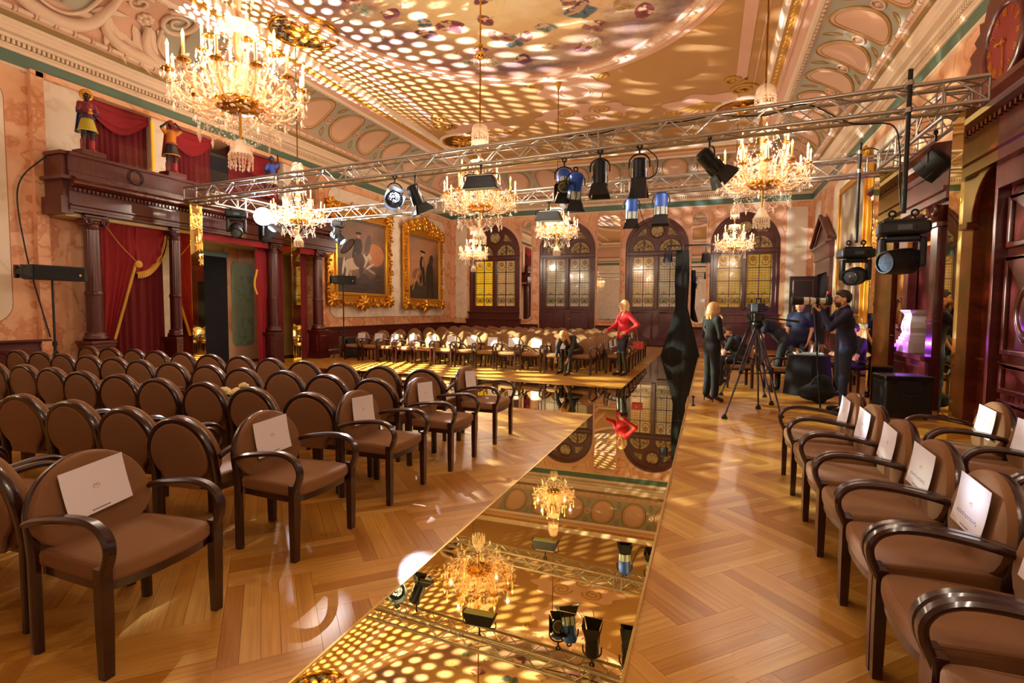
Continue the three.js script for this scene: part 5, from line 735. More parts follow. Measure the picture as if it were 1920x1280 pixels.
// ================= CHANDELIERS =================
const octaG = (s, h = 1) => { const g = new THREE.OctahedronGeometry(s, 0); g.scale(0.8, h, 0.8); return g; };
const stuffPart = (n, g, o) => { const m = part(n, g, MAT.crystal, o); m.userData.kind = 'stuff'; return m; };
function chandelierProto() {
  const t = new THREE.Group(); t.name = 'chandelier';
  const R = 0.56, NA = 12;
  part('center_shaft', [lathe([[0.012, -0.05], [0.02, 0.1], [0.05, 0.18], [0.06, 0.26], [0.03, 0.34], [0.02, 0.42], [0.045, 0.5], [0.055, 0.6], [0.03, 0.7], [0.015, 0.8], [0.03, 0.9], [0.04, 0.96], [0.02, 1.02], [0.012, 1.1]], 14)], MAT.glassArm, t);
  part('brass_rod', rod([0, -0.32, 0], [0, 1.22, 0], 0.011, 8), MAT.brass, t);
  part('brass_bowl', [lathe([[0, -0.06], [0.12, -0.055], [0.2, -0.02], [0.215, 0.02], [0.19, 0.05], [0.08, 0.075], [0, 0.08]], 26), ...[...Array(14)].map((_, i) => T(new THREE.TorusGeometry(0.028, 0.008, 5, 10), 0.205 * Math.cos(i * PI / 7), 0.01, 0.205 * Math.sin(i * PI / 7), 0.4, -i * PI / 7 + PI / 2, 0))], MAT.brass, t);
  part('crown', [lathe([[0.02, 1.3], [0.09, 1.29], [0.125, 1.24], [0.13, 1.17], [0.12, 1.16], [0.11, 1.2], [0.02, 1.25]], 20)], MAT.crystal, t);
  { const gs = []; for (let i = 0; i < 20; i++) { const a = i * PI / 10; for (let k = 0; k < 4; k++) gs.push(octaG(0.017, 1.3).translate(0.128 * Math.cos(a), 1.15 - k * 0.04, 0.128 * Math.sin(a))); } stuffPart('crown_drops', gs, t); }
  // two vases of cut glass with drop fringes along the shaft
  { const gs = []; for (const [y, r] of [[0.98, 0.13], [0.66, 0.17]]) { gs.push(lathe([[0.03, y - 0.02], [r * 0.7, y], [r, y + 0.06], [r * 0.97, y + 0.065], [r * 0.6, y + 0.015], [0.03, y]], 16)); for (let i = 0; i < 14; i++) { const a = i * PI / 7; for (let k = 0; k < 3; k++) gs.push(octaG(0.016, 1.3).translate(r * Math.cos(a), y + 0.03 - k * 0.038, r * Math.sin(a))); } } stuffPart('glass_dish', gs, t); }
  const armGeo = (R, lift) => { const pts = [[0.12, 0.03, 0], [0.22, -0.03, 0], [R * 0.62, -0.075 + lift * 0.3, 0], [R * 0.88, -0.02 + lift * 0.7, 0], [R, 0.1 + lift, 0]]; const g = tube(pts, 0.0105, 26, 7), c = tube([[R * 0.5, 0.0 + lift * 0.3, 0], [R * 0.56, 0.12 + lift * 0.5, 0], [R * 0.72, 0.16 + lift * 0.7, 0], [R * 0.82, 0.08 + lift * 0.8, 0], [R * 0.74, 0.03 + lift * 0.7, 0]], 0.009, 18, 5); return [g, c]; };
  const panGeo = (R, y) => lathe([[0.008, y], [0.05, y + 0.012], [0.058, y + 0.024], [0.05, y + 0.02], [0.014, y + 0.014], [0.016, y + 0.05], [0.008, y + 0.055]], 14, R, 0, 0);
  const canGeo = (R, y, h) => cyl(0.0125, 0.0135, h, 10, R, y + h / 2, 0);
  const flGeo = (R, y) => { const g = lathe([[0.0005, 0], [0.012, 0.008], [0.014, 0.02], [0.008, 0.042], [0.0005, 0.062]], 10); g.translate(R, y, 0); return g; };
  const dropGeo = (R, y) => { const gs = []; for (let i = 0; i < 7; i++) { const a = i * 2 * PI / 7, x = R + 0.054 * Math.cos(a), z = 0.054 * Math.sin(a); gs.push(octaG(0.009, 1.2).translate(x, y + 0.005, z), octaG(0.014, 2.1).translate(x, y - 0.035, z)); } gs.push(octaG(0.02, 2.4).translate(R, y - 0.2, 0), octaG(0.011).translate(R, y - 0.13, 0), octaG(0.011).translate(R, y - 0.09, 0)); return J(gs); };
  const leafGeo = (R, lift) => { const gs = []; for (let i = 0; i < 34; i++) { const f = 0.3 + 0.76 * i / 33; gs.push(octaG(rr(0.009, 0.021), rr(1, 2)).rotateX(rr(0, 3)).rotateY(rr(0, 3)).translate(R * f, 0.0 + lift * f + rr(-0.14, 0.18), rr(-0.11, 0.11))); } return J(gs); };
  const mk = (n, R, lift, ch, off, litEvery) => { const [ag, sg] = armGeo(R, lift), pg = panGeo(R, 0.1 + lift), cg = canGeo(R, 0.16 + lift, ch), fg = flGeo(R, 0.16 + lift + ch), dg = dropGeo(R, 0.1 + lift), lg = leafGeo(R, lift);
    for (let i = 0; i < n; i++) { const a = part('arm', ag, MAT.glassArm, t); a.rotation.y = (i + off) * 2 * PI / n; part('scroll', sg, MAT.glassArm, a); part('drip_pan', pg, MAT.brass, a); part('candle', cg, MAT.candle, a); part('bulb', fg, MAT.flame, a); stuffPart('drops', dg, a); stuffPart('crystal_spray', lg, a);
      if (litEvery && i % litEvery === 0) { const pl = new THREE.PointLight(0xffecd6, CANDLE * litEvery); pl.position.set(R, 0.16 + lift + ch + 0.025, 0); pl.shadow.radius = 0.8; pl.castShadow = true; a.add(pl); } } };
  mk(NA, R, 0.06, 0.15, 0, 3); mk(6, 0.31, 0.36, 0.14, 0.5, 0);
  // strands of beads: swags between the arm tips and rays up to the crown
  const tip = (i, r, y) => [r * Math.cos(i * 2 * PI / NA), y, -r * Math.sin(i * 2 * PI / NA)];
  const swag = (a, b, sag, n, s) => { const gs = []; for (let k = 0; k <= n; k++) { const f = k / n; gs.push(octaG(s, 1.05).rotateY(k).translate(a[0] + (b[0] - a[0]) * f, a[1] + (b[1] - a[1]) * f - sag * 4 * f * (1 - f), a[2] + (b[2] - a[2]) * f)); } return J(gs); };
  const s1 = swag(tip(0, R, 0.13), tip(1, R, 0.13), 0.14, 15, 0.0095), s2 = swag(tip(0, R, 0.12), [0.16, 0.66, 0], 0.1, 20, 0.0085), s3 = swag(tip(0.5, R * 0.62, -0.14), tip(1.5, R * 0.62, -0.14), 0.12, 14, 0.0095), s4 = J([octaG(0.022, 2.3).translate(...tip(0, R * 0.62, -0.3).map((v, k) => v)), octaG(0.012).translate(...tip(0, R * 0.62, -0.22)), octaG(0.012).translate(...tip(0, R * 0.62, -0.17))]), s5 = swag(tip(0, R * 0.62, -0.08), [0.07, -0.36, 0], 0.06, 14, 0.0085);
  for (let i = 0; i < NA; i++) for (const [g, n] of [[s1, 'swag_strand'], [s2, 'ray_strand'], [s3, 'lower_swag'], [s4, 'pendant'], [s5, 'basket_strand']]) { const m = stuffPart(n, g, t); m.rotation.y = i * 2 * PI / NA; }
  { const gs = [lathe([[0.02, -0.3], [0.045, -0.31], [0.05, -0.34], [0.085, -0.4], [0.105, -0.44], [0.1, -0.445], [0.02, -0.36]], 18)]; for (let i = 0; i < 22; i++) { const a = i * 2 * PI / 22; for (let k = 0; k < 4; k++) gs.push(octaG(0.0135, 1.5).translate((0.103 - 0.012 * k * (i % 2)) * Math.cos(a), -0.455 - k * 0.034, (0.103 - 0.012 * k * (i % 2)) * Math.sin(a))); } stuffPart('crystal_tassel', gs, t); }
  return t;
}
const CH = [
  [-4.0, 3.3, -3.75, 'big close chandelier at upper left, its warm candles crossing the cove scrolls', 0.97],
  [-8.75, 3.45, -9.75, 'white-lit chandelier hanging between the bright lamp and the equestrian paintings', 1.0],
  [-3.87, 3.29, -8.8, 'chandelier at centre hanging behind the front truss and its soft light', 1.12],
  [0.7, 3.39, -8.92, 'golden chandelier at right hanging behind the front truss', 1.12],
  [-3.88, 3.5, -13.95, 'chandelier in the middle distance before the second arched door', 0.97],
  [-8.3, 3.42, -18.3, 'small far chandelier in front of the leftmost amber window', 0.92],
  [0.66, 3.42, -17.8, 'far golden chandelier in front of the right amber window', 0.97],
  [-8.75, 3.45, -1.7, 'chandelier in the near left part of the hall, beside the camera', 1.0],
  [0.7, 3.4, -0.7, 'chandelier hanging over the place of the camera', 1.0],
];
const chP = chandelierProto();
CH.forEach(([x, y, z, label, s], i) => {
  const c = i ? chP.clone() : chP; if (i) c.traverse((o) => { if (o.isMesh) o.name = numbered(o.name.replace(/_\d{3}$/, '')); });
  c.name = numbered('chandelier'); scene.add(c); tag(c, label, 'chandelier'); c.position.set(x, y, z); c.scale.setScalar(s); c.rotation.y = i * 0.7;
  const up = (HC - y) / s; part('suspension_rod', rod([0, 1.2, 0], [0, up - 0.06, 0], 0.012, 8), MAT.brass, c);
  if (i === 4) part('ceiling_cup', lathe([[0.012, up - 0.24], [0.03, up - 0.22], [0.09, up - 0.03], [0.08, up]], 16), MAT.brass, c);
  else part('ceiling_cup', lathe([[0.012, up - 0.2], [0.05, up - 0.19], [0.07, up - 0.14], [0.03, up - 0.1], [0.1, up - 0.03], [0.11, up]], 16), MAT.brass, c);
  if (i === 2 || i === 3) { const y0 = i === 2 ? 2.35 : 2.6; part('rod_knob', [sph(0.045, 12, 0, y0 + 0.14, 0), lathe([[0.01, y0 + 0.08], [0.06, y0 + 0.05], [0.1, y0 - 0.02], [0.09, y0 - 0.03], [0.03, y0]], 16)], MAT.brass, c); const gs = []; for (let k = 0; k < 10; k++) for (let q = 0; q < 3; q++) gs.push(octaG(0.014, 1.6).translate(0.1 * Math.cos(k * PI / 5), y0 - 0.04 - q * 0.045, 0.1 * Math.sin(k * PI / 5))); stuffPart('knob_drops', gs, c); }
});
// ================= STAGE FIXTURES =================
const clampGeo = () => [T(new THREE.TorusGeometry(0.03, 0.012, 6, 14), 0, 0.02, 0), cyl(0.014, 0.014, 0.08, 8, 0, -0.05, 0)];
// a lamp on a yoke, hanging from [x, y, z]; the can points along local -y, tilted by tilt about x, turned by turn
function yokeLamp(name, label, pos, turn, tilt, o) {
  const t = thing(name, label, 'stage light', pos, turn), R = o.r, L = o.l, drop = o.drop ?? 0.2;
  part('clamp', clampGeo(), MAT.blackMetal, t);
  const yp = []; for (let i = 0; i <= 14; i++) { const a = PI * i / 14; yp.push([(R + 0.035) * Math.cos(a), -drop + 0.12 * Math.sin(a) + 0.0, 0]); } yp.unshift([R + 0.035, -drop - 0.06, 0]); yp.push([-R - 0.035, -drop - 0.06, 0]);
  part('yoke', tube(yp, 0.011, 40, 6), MAT.blackMetal, t);
  const can = new THREE.Group(); can.name = numbered('lamp_head'); can.position.set(0, -drop - 0.06, 0); can.rotation.x = tilt; t.add(can);
  const tr = (g) => g;
  part('housing', [cyl(R, R, L * 0.55, 20, 0, L * 0.1, 0), lathe([[0.001, L * 0.5], [R * 0.7, L * 0.48], [R, L * 0.36]], 20)], o.body, can);
  part('front_shell', [cyl(R * 1.02, R * 1.02, L * 0.34, 20, 0, -L * 0.34, 0)], o.front ?? o.body, can);
  const ribs = []; for (let k = 0; k < 8; k++) { const a = k * PI / 4; ribs.push(bx(0.01, L * 0.34, 0.012, R * 1.03 * Math.cos(a), -L * 0.34, R * 1.03 * Math.sin(a))); } for (const g of ribs) part('rib', g, MAT.blackMetal, can);
  part('lens', lathe([[0.001, -L * 0.52], [R * 0.6, -L * 0.515], [R * 0.94, -L * 0.5]], 20), MAT.lens, can);
  if (o.spot) { // lit lamp with a slotted disc in the colour-frame slot
    t.updateMatrixWorld(true); const d = V3(...o.spot[0]).sub(can.getWorldPosition(V3())).normalize().applyQuaternion(t.quaternion.clone().invert()); can.quaternion.setFromUnitVectors(V3(0, -1, 0), d);
    part('glowing_lens', cyl(R * 0.92, R * 0.92, 0.008, 20, 0, -L * 0.53, 0), MAT.lensGlow, can); const g = goboGeo(0.13, 0.0105, 0.0019, 0.45); g.rotateX(PI / 2); g.translate(0, -L * 0.57 - 0.14, 0); part('slotted_disc', g, B, can);
    const sl = new THREE.SpotLight(0xe4eeff, o.spot[1], 0, 0.72, 0.2, 2); sl.position.set(0, -L * 0.57, 0); sl.shadow.radius = 0.06; sl.castShadow = true; can.add(sl); const tg = new THREE.Object3D(); tg.name = 'aim'; tg.position.set(0, -5, 0); can.add(tg); sl.target = tg; }
  if (o.doors !== false) { part('door_frame', [T(new THREE.TorusGeometry(R * 1.05, 0.012, 6, 24), 0, -L * 0.52, 0, PI / 2)], MAT.black, can); for (let k = 0; k < 4; k++) { const w = R * 1.7, h = o.dl ?? R * 1.6; const g = slab([[-w / 2, 0], [w / 2, 0], [w * 0.8, -h], [-w * 0.8, -h]], 0.004); g.rotateX(-(o.flare ?? 0.35) * (k % 2 ? 0.6 : 1)); g.translate(0, -L * 0.52, R * 0.98); g.rotateY(k * PI / 2); part('barn_door', g, k === (o.gel ?? -1) ? Std({ color: 0xb97a2c, roughness: 0.5 }) : MAT.black, can); } }
  return t;
}
const B = MAT.blackMetal, frontZ = (x) => -7.66 + 0.085 * (x + 3.75), backZ = (x) => -10.38 + 0.084 * (x + 3.66);
yokeLamp('barn_door_lamp', 'silver and blue barn-door lamp at the left of the tilted pair under the front truss', [-2.02, 3.64, frontZ(-2.02) - 0.1], 0.3, -0.75, { r: 0.1, l: 0.36, body: MAT.blueBody, front: MAT.greyBody, flare: 0.5 });
yokeLamp('barn_door_lamp', 'silver and blue barn-door lamp at the right of the tilted pair, doors spread wide', [-1.82, 3.46, frontZ(-1.82)], -2.6, -0.5, { r: 0.1, l: 0.36, body: MAT.blueBody, front: MAT.greyBody, flare: 0.6, drop: 0.14 });
yokeLamp('barn_door_lamp', 'black lamp with flared barn doors pointing straight down under the front truss', [-1.47, 3.67, frontZ(-1.47)], 0.1, 0, { r: 0.1, l: 0.34, body: B, flare: 0.4, dl: 0.18 });
yokeLamp('barn_door_lamp', 'black barn-door lamp with one amber-lit flap, right of the straight down one', [-0.93, 3.67, frontZ(-0.93)], 0.1, 0.15, { r: 0.1, l: 0.26, body: B, flare: -0.05, gel: 1, dl: 0.26 });
yokeLamp('barn_door_lamp', 'dark barn-door lamp left of the golden right chandelier', [-0.05, 3.66, frontZ(-0.05)], -1.1, 0.8, { r: 0.1, l: 0.34, body: B, flare: 0.4 });
yokeLamp('barn_door_lamp', 'pale barn-door lamp, left of the two hanging before the right equestrian painting', [-4.95, 3.66, frontZ(-4.95)], 0.9, 0.5, { r: 0.095, l: 0.32, body: MAT.greyBody, flare: 0.75, spot: [[-1.7, 0, -2.0], GLARE] });
yokeLamp('barn_door_lamp', 'dark blue barn-door lamp, right of the two hanging before the right painting', [-4.55, 3.62, frontZ(-4.55)], -0.7, 0.45, { r: 0.095, l: 0.32, body: B, flare: 0.5 });
yokeLamp('fresnel_lamp', 'blue and pale green theatre lamp on the back truss, the left one', [-1.4, 3.62, backZ(-1.4)], 0.2, 0.12, { r: 0.11, l: 0.4, body: MAT.blueBody, front: MAT.greyBody, flare: -0.12, dl: 0.17, drop: 0.16 });
yokeLamp('fresnel_lamp', 'blue and pale green theatre lamp on the back truss, the right one', [-0.87, 3.64, backZ(-0.87)], 0.0, 0, { r: 0.115, l: 0.42, body: MAT.blueBody, front: MAT.greyBody, flare: 0.35, dl: 0.18, drop: 0.14 });
function softLight(label, pos, turn) { const t = thing('soft_light', label, 'stage light', pos, turn); part('clamp', [...clampGeo(), cyl(0.012, 0.012, 0.14, 8, 0, -0.1, 0)], B, t);
  part('housing', [slab([[-0.2, 0.06], [0.2, 0.06], [0.28, -0.12], [-0.28, -0.12]], 0.17, 0.012).translate(0, -0.24, -0.085)], MAT.blackMetal, t); part('top_plate', [rbx(0.38, 0.014, 0.14, 0.005, 0, -0.172, 0)], MAT.greyBody, t); part('yoke', tube([[-0.27, -0.25, 0], [-0.27, -0.16, 0], [0, -0.15, 0], [0.27, -0.16, 0], [0.27, -0.25, 0]], 0.01, 30, 6), B, t); part('reflector', [bx(0.5, 0.006, 0.14, 0, -0.364, 0)], MAT.greyBody, t); return t; }
softLight('black box-shaped soft light under the front truss, before the central chandelier', [-3.29, 3.68, frontZ(-3.29) + 0.1], 0.05);
softLight('black box-shaped soft light hanging from the back truss before the far chandelier', [-3.04, 3.62, backZ(-3.04)], 0.05);
// perforated disc for the pattern lamps: hole spacing s, hole radius r
function goboGeo(R, s, r, skip = 0) { // hexagonal cells, each a collar round its hole
  const pos = [], q = s / Math.sqrt(3); for (let j = -60; j <= 60; j++) for (let i = -60; i <= 60; i++) { const x = (i + (j & 1) * 0.5) * s, y = j * s * 0.8660254; if (Math.hypot(x, y) > R) continue; const open = Math.hypot(x, y) < R - s && hash2(i + 91, j + 37) >= skip;
    for (let k = 0; k < 12; k++) { const c = (m) => { const a = m * PI / 6 + PI / 6, h = m % 2 ? q * Math.cos(PI / 6) : q; return [x + h * Math.cos(a), y + h * Math.sin(a), 0]; }, o = (m) => { const a = m * PI / 6 + PI / 6; return [x + r * Math.cos(a), y + r * Math.sin(a), 0]; }; const A = c(k), D = c(k + 1); if (open) pos.push(...A, ...D, ...o(k + 1), ...A, ...o(k + 1), ...o(k)); else pos.push(x, y, 0, ...A, ...D); } }
  const g = new THREE.BufferGeometry(); g.setAttribute('position', new THREE.Float32BufferAttribute(pos, 3)); g.computeVertexNormals(); return J([g, T(new THREE.TorusGeometry(R + s * 0.3, s * 0.6, 6, 40), 0, 0, 0)]); }
// moving head hung upside down from [x, y, z] (underside of the truss or pole); aim: world point or null
function movingHead(label, pos, turn, aim, o = {}) {
  const t = thing('moving_head', label, 'stage light', pos, turn), s = o.s ?? 1;
  part('clamp', [...clampGeo().map((g) => g.translate(-0.1, 0, 0)), ...clampGeo().map((g) => g.translate(0.1, 0, 0))], B, t);
  part('base', [rbx(0.44 * s, 0.13 * s, 0.3 * s, 0.035, 0, -0.14 * s, 0)], MAT.black, t); part('base_plate', [rbx(0.36 * s, 0.03, 0.24 * s, 0.01, 0, -0.065 * s, 0), bx(0.05, 0.03, 0.02, 0.12, -0.14 * s, 0.155 * s)], B, t);
  part('display', [bx(0.12 * s, 0.05 * s, 0.006, 0, -0.14 * s, 0.152 * s)], MAT.lens, t);
  const hub = -0.47 * s;
  part('yoke', [rbx(0.3 * s, 0.06 * s, 0.12 * s, 0.02, 0, -0.24 * s, 0), rbx(0.06 * s, 0.3 * s, 0.14 * s, 0.025, -0.17 * s, -0.38 * s, 0), rbx(0.06 * s, 0.3 * s, 0.14 * s, 0.025, 0.17 * s, -0.38 * s, 0), cyl(0.05 * s, 0.05 * s, 0.4 * s, 14, 0, hub, 0, 0, 0, PI / 2)], MAT.black, t);
  const h = new THREE.Group(); h.name = numbered('lamp_head'); h.position.set(0, hub, 0); t.add(h); t.updateMatrixWorld(true);
  const q = new THREE.Quaternion(); if (aim) { const w = V3(0, 0, 0).applyMatrix4(h.matrixWorld), d = V3(...aim).sub(w).normalize().applyQuaternion(t.quaternion.clone().invert()); q.setFromUnitVectors(V3(0, 0, 1), d); } else q.setFromEuler(new THREE.Euler(o.pitch ?? 0.3, o.yaw ?? 0, 0)); h.quaternion.copy(q);
  part('housing', [lathe([[0.001, -0.2], [0.09, -0.19], [0.125, -0.12], [0.13, 0.05], [0.12, 0.16], [0.105, 0.19]].map(([a, b]) => [a * s, b * s]), 22).rotateX(PI / 2)], MAT.black, h); part('front_ring', [T(new THREE.TorusGeometry(0.105 * s, 0.014 * s, 8, 26), 0, 0, 0.19 * s)], B, h);
  for (let k = 0; k < 5; k++) part('vent_fin', [T(new THREE.TorusGeometry(0.128 * s, 0.006, 5, 22), 0, 0, (-0.1 + k * 0.03) * s)], B, h);
  part('lens', [lathe([[0.001, 0.03], [0.06, 0.02], [0.1, 0]].map(([a, b]) => [a * s, b * s]), 20).rotateX(PI / 2).translate(0, 0, 0.18 * s)], o.glow ? MAT.lensGlow : MAT.lens, h);
  if (o.gobo) {
    const [R, sp, hr, d, skip] = o.gobo, z0 = 0.225 * s; const g = goboGeo(R, sp, hr, skip ?? 0); g.translate(0, 0, z0 + d); part('perforated_disc', g, B, h); for (const k of [0, 1, 2]) part('stand_off', rod([0.11 * s * Math.cos(k * 2.1), 0.11 * s * Math.sin(k * 2.1), 0.18 * s], [R * 0.97 * Math.cos(k * 2.1), R * 0.97 * Math.sin(k * 2.1), z0 + d], 0.004, 5), B, h);
    const sl = new THREE.SpotLight(o.color ?? 0xeaf2ff, o.power, 0, Math.min(1.45, Math.atan(R * 0.97 / d)), 0.25, 2); sl.position.set(0, 0, z0); sl.shadow.radius = o.soft ?? 0.07; sl.castShadow = true; h.add(sl); const tg = new THREE.Object3D(); tg.name = 'aim'; tg.position.set(0, 0, 5); h.add(tg); sl.target = tg;
  } else if (o.power) { const sl = new THREE.SpotLight(o.color ?? 0xeaf2ff, o.power, 0, o.cone ?? 0.4, 0.4, 2); sl.position.set(0, 0, 0.24 * s); sl.shadow.radius = 4; sl.castShadow = true; h.add(sl); const tg = new THREE.Object3D(); tg.name = 'aim'; tg.position.set(0, 0, 5); h.add(tg); sl.target = tg; }
  return t;
}
movingHead('moving head with perforated disc on the left side truss, throwing white spots over the ceiling', [-9.82, 3.68, -9.9], 1.63, [-5.2, 7.5, -10.2], { gobo: [0.3, 0.0105, 0.0028, 0.13], power: GOBO, glow: true });
movingHead('black moving head hanging from the left side truss, in front of the dark doorway', [-9.83, 3.68, -9.05], 0.85, null, { pitch: 0.5 });
movingHead('blue-lit moving head on the back truss before the large equestrian painting', [-8.5, 3.64, backZ(-8.5)], 2.1, [-4.9, 0, -11.7], { gobo: [0.22, 0.018, 0.0056, 0.13], power: GOBO_FLOOR, color: 0xe4f6d8, glow: true, s: 0.9 });
for (const [x, z, lb, pl, i] of [[2.09, -9.75, 'black moving head hanging on the far black pole before the right wall painting', 'slim black pole clamped to the back truss, nearer the painting', 0], [1.93, -7.06, 'large black moving head on the near black pole before the stove niche', 'slim black pole clamped to the front truss at the right', 1]]) {
  const p = thing('drop_pole', pl, 'pole', [x, 2.56, z + 0.17]); part('tube', [cyl(0.024, 0.024, 1.5, 12, 0, 0.75, 0)], MAT.black, p); for (const y of [1.08, 1.36]) part('clamp', [cyl(0.034, 0.034, 0.05, 12, 0, y, 0), bx(0.05, 0.05, 0.1, 0, y, -0.05)], MAT.alu, p);
  movingHead(lb, [x, 2.54, z + 0.17], i ? -0.15 : 0.1, null, { pitch: 0.15, yaw: i ? -0.9 : -0.6, s: 1.05 });
}
{ const t = yokeLamp('par_lamp', 'big round black lamp hanging under the right side truss by the niche portal', [2.5, 3.64, -7.9], 0.9, 0.9, { r: 0.15, l: 0.3, body: MAT.black, doors: false, drop: 0.3 }); }
{ // the very bright lamp facing the room on the left side
  const t = thing('bright_lamp', 'blinding white round lamp at the left, beside the white-lit chandelier', 'stage light', [-9.74, 3.68, -9.62], 0); part('clamp', clampGeo(), B, t); const h = new THREE.Group(); h.name = 'lamp_head'; h.position.set(0.12, -0.1, 0.02); h.quaternion.setFromUnitVectors(V3(0, 0, 1), V3(9.7, -1.9, 9.6).normalize()); t.add(h);
  part('reflector', [lathe([[0.05, -0.16], [0.13, -0.12], [0.2, -0.02], [0.215, 0], [0.2, 0]], 26).rotateX(PI / 2)], MAT.black, h); part('glowing_lens', [lathe([[0.001, 0.015], [0.14, 0.01], [0.2, 0]], 26).rotateX(PI / 2)], MAT.lensGlow, h);
  const sl = new THREE.SpotLight(0xdfeaff, 60, 0, 0.9, 0.6, 2); sl.position.set(0, 0, 0.05); sl.shadow.radius = 8; sl.castShadow = true; h.add(sl); const tg = new THREE.Object3D(); tg.name = 'aim'; tg.position.set(0, 0, 5); h.add(tg); sl.target = tg; }
// cables draped along the trusses
for (const [pts, lb] of [[[[0.2, 3.95, -7.4], [0.6, 3.9, -7.36], [1.0, 3.97, -7.33], [1.5, 3.68, -7.3], [1.88, 3.6, -7.24], [1.95, 3.3, -7.2], [1.9, 2.9, -6.97], [1.93, 2.62, -6.98]], 'black power cable looping from the front truss down the near black pole'], [[[-1.3, 3.5, backZ(-1.3)], [-1.15, 3.1, backZ(-1.2)], [-1.05, 3.0, backZ(-1)], [-0.95, 3.15, backZ(-0.9)], [-0.92, 3.55, backZ(-0.9)]], 'thin black cable looped between the two blue theatre lamps'], [[[-0.85, 3.66, frontZ(-0.8)], [-0.7, 3.5, frontZ(-0.7)], [-0.72, 3.3, frontZ(-0.7)], [-0.85, 3.25, frontZ(-0.85)]], 'thin black cable beside the amber-flapped lamp'], [[[1.98, 3.9, -9.72], [2.25, 4.0, -9.7], [2.4, 3.9, -9.62]], 'black cable along the top of the back truss by the far pole'], [[[-2.2, 3.98, frontZ(-2.2)], [-1.6, 3.93, frontZ(-1.6)], [-1.0, 3.97, frontZ(-1)], [-0.4, 3.94, frontZ(-0.4)], [0.1, 3.97, frontZ(0.1)]], 'black cable bundle lying in the middle of the front truss']]) tag(mesh('cable', tube(pts, 0.009, 60, 6), MAT.black), lb, 'cable');
// speakers on stands
function lineSpeaker(label, poleLabel, x, z, y, turn, w) {
  const t = thing('loudspeaker', label, 'speaker', [x, y, z], turn);
  part('cabinet', [slab([[-w / 2 + 0.14, 0], [w / 2, 0], [w / 2, 0.25], [-w / 2 + 0.14, 0.25], [-w / 2, 0.17], [-w / 2, 0.08]], 0.3, 0.01).translate(0, 0, -0.15)], MAT.black, t); part('grille', [bx(w - 0.2, 0.21, 0.012, 0.05, 0.125, 0.152)], Std({ color: 0x1a191b, roughness: 0.95 }), t); part('badge', [cyl(0.02, 0.02, 0.008, 14, w / 2 - 0.12, 0.1, 0.16, PI / 2)], MAT.brass, t); part('side_bracket', [bx(0.05, 0.22, 0.06, -w / 2 + 0.02, 0.125, 0.1), bx(0.05, 0.22, 0.06, -w / 2 + 0.02, 0.125, -0.1)], B, t);
  const p = thing('speaker_stand', poleLabel, 'stand', [x, 0, z], turn); part('pole', [cyl(0.018, 0.018, y - 0.5, 10, 0, (y + 0.5) / 2, 0), cyl(0.024, 0.024, 0.7, 10, 0, 0.55, 0)], MAT.black, p); part('collar', [cyl(0.036, 0.036, 0.08, 12, 0, 0.85, 0)], MAT.black, p); for (let k = 0; k < 3; k++) part('leg', rod([0, 0.75, 0], [0.42 * Math.cos(k * 2.1 + 0.5), 0.02, 0.42 * Math.sin(k * 2.1 + 0.5)], 0.013, 8), MAT.black, p);
}
lineSpeaker('wide black loudspeaker on a stand before the cream left wall panel', 'black pole stand of the left wall loudspeaker, behind the chair rows', -10.72, -5.97, 1.95, PI / 2 - 0.06, 0.94);
lineSpeaker('dark loudspeaker on a stand in front of the large equestrian painting', 'black pole stand in front of the large equestrian painting', -10.3, -13.3, 2.22, 0.9, 0.72);
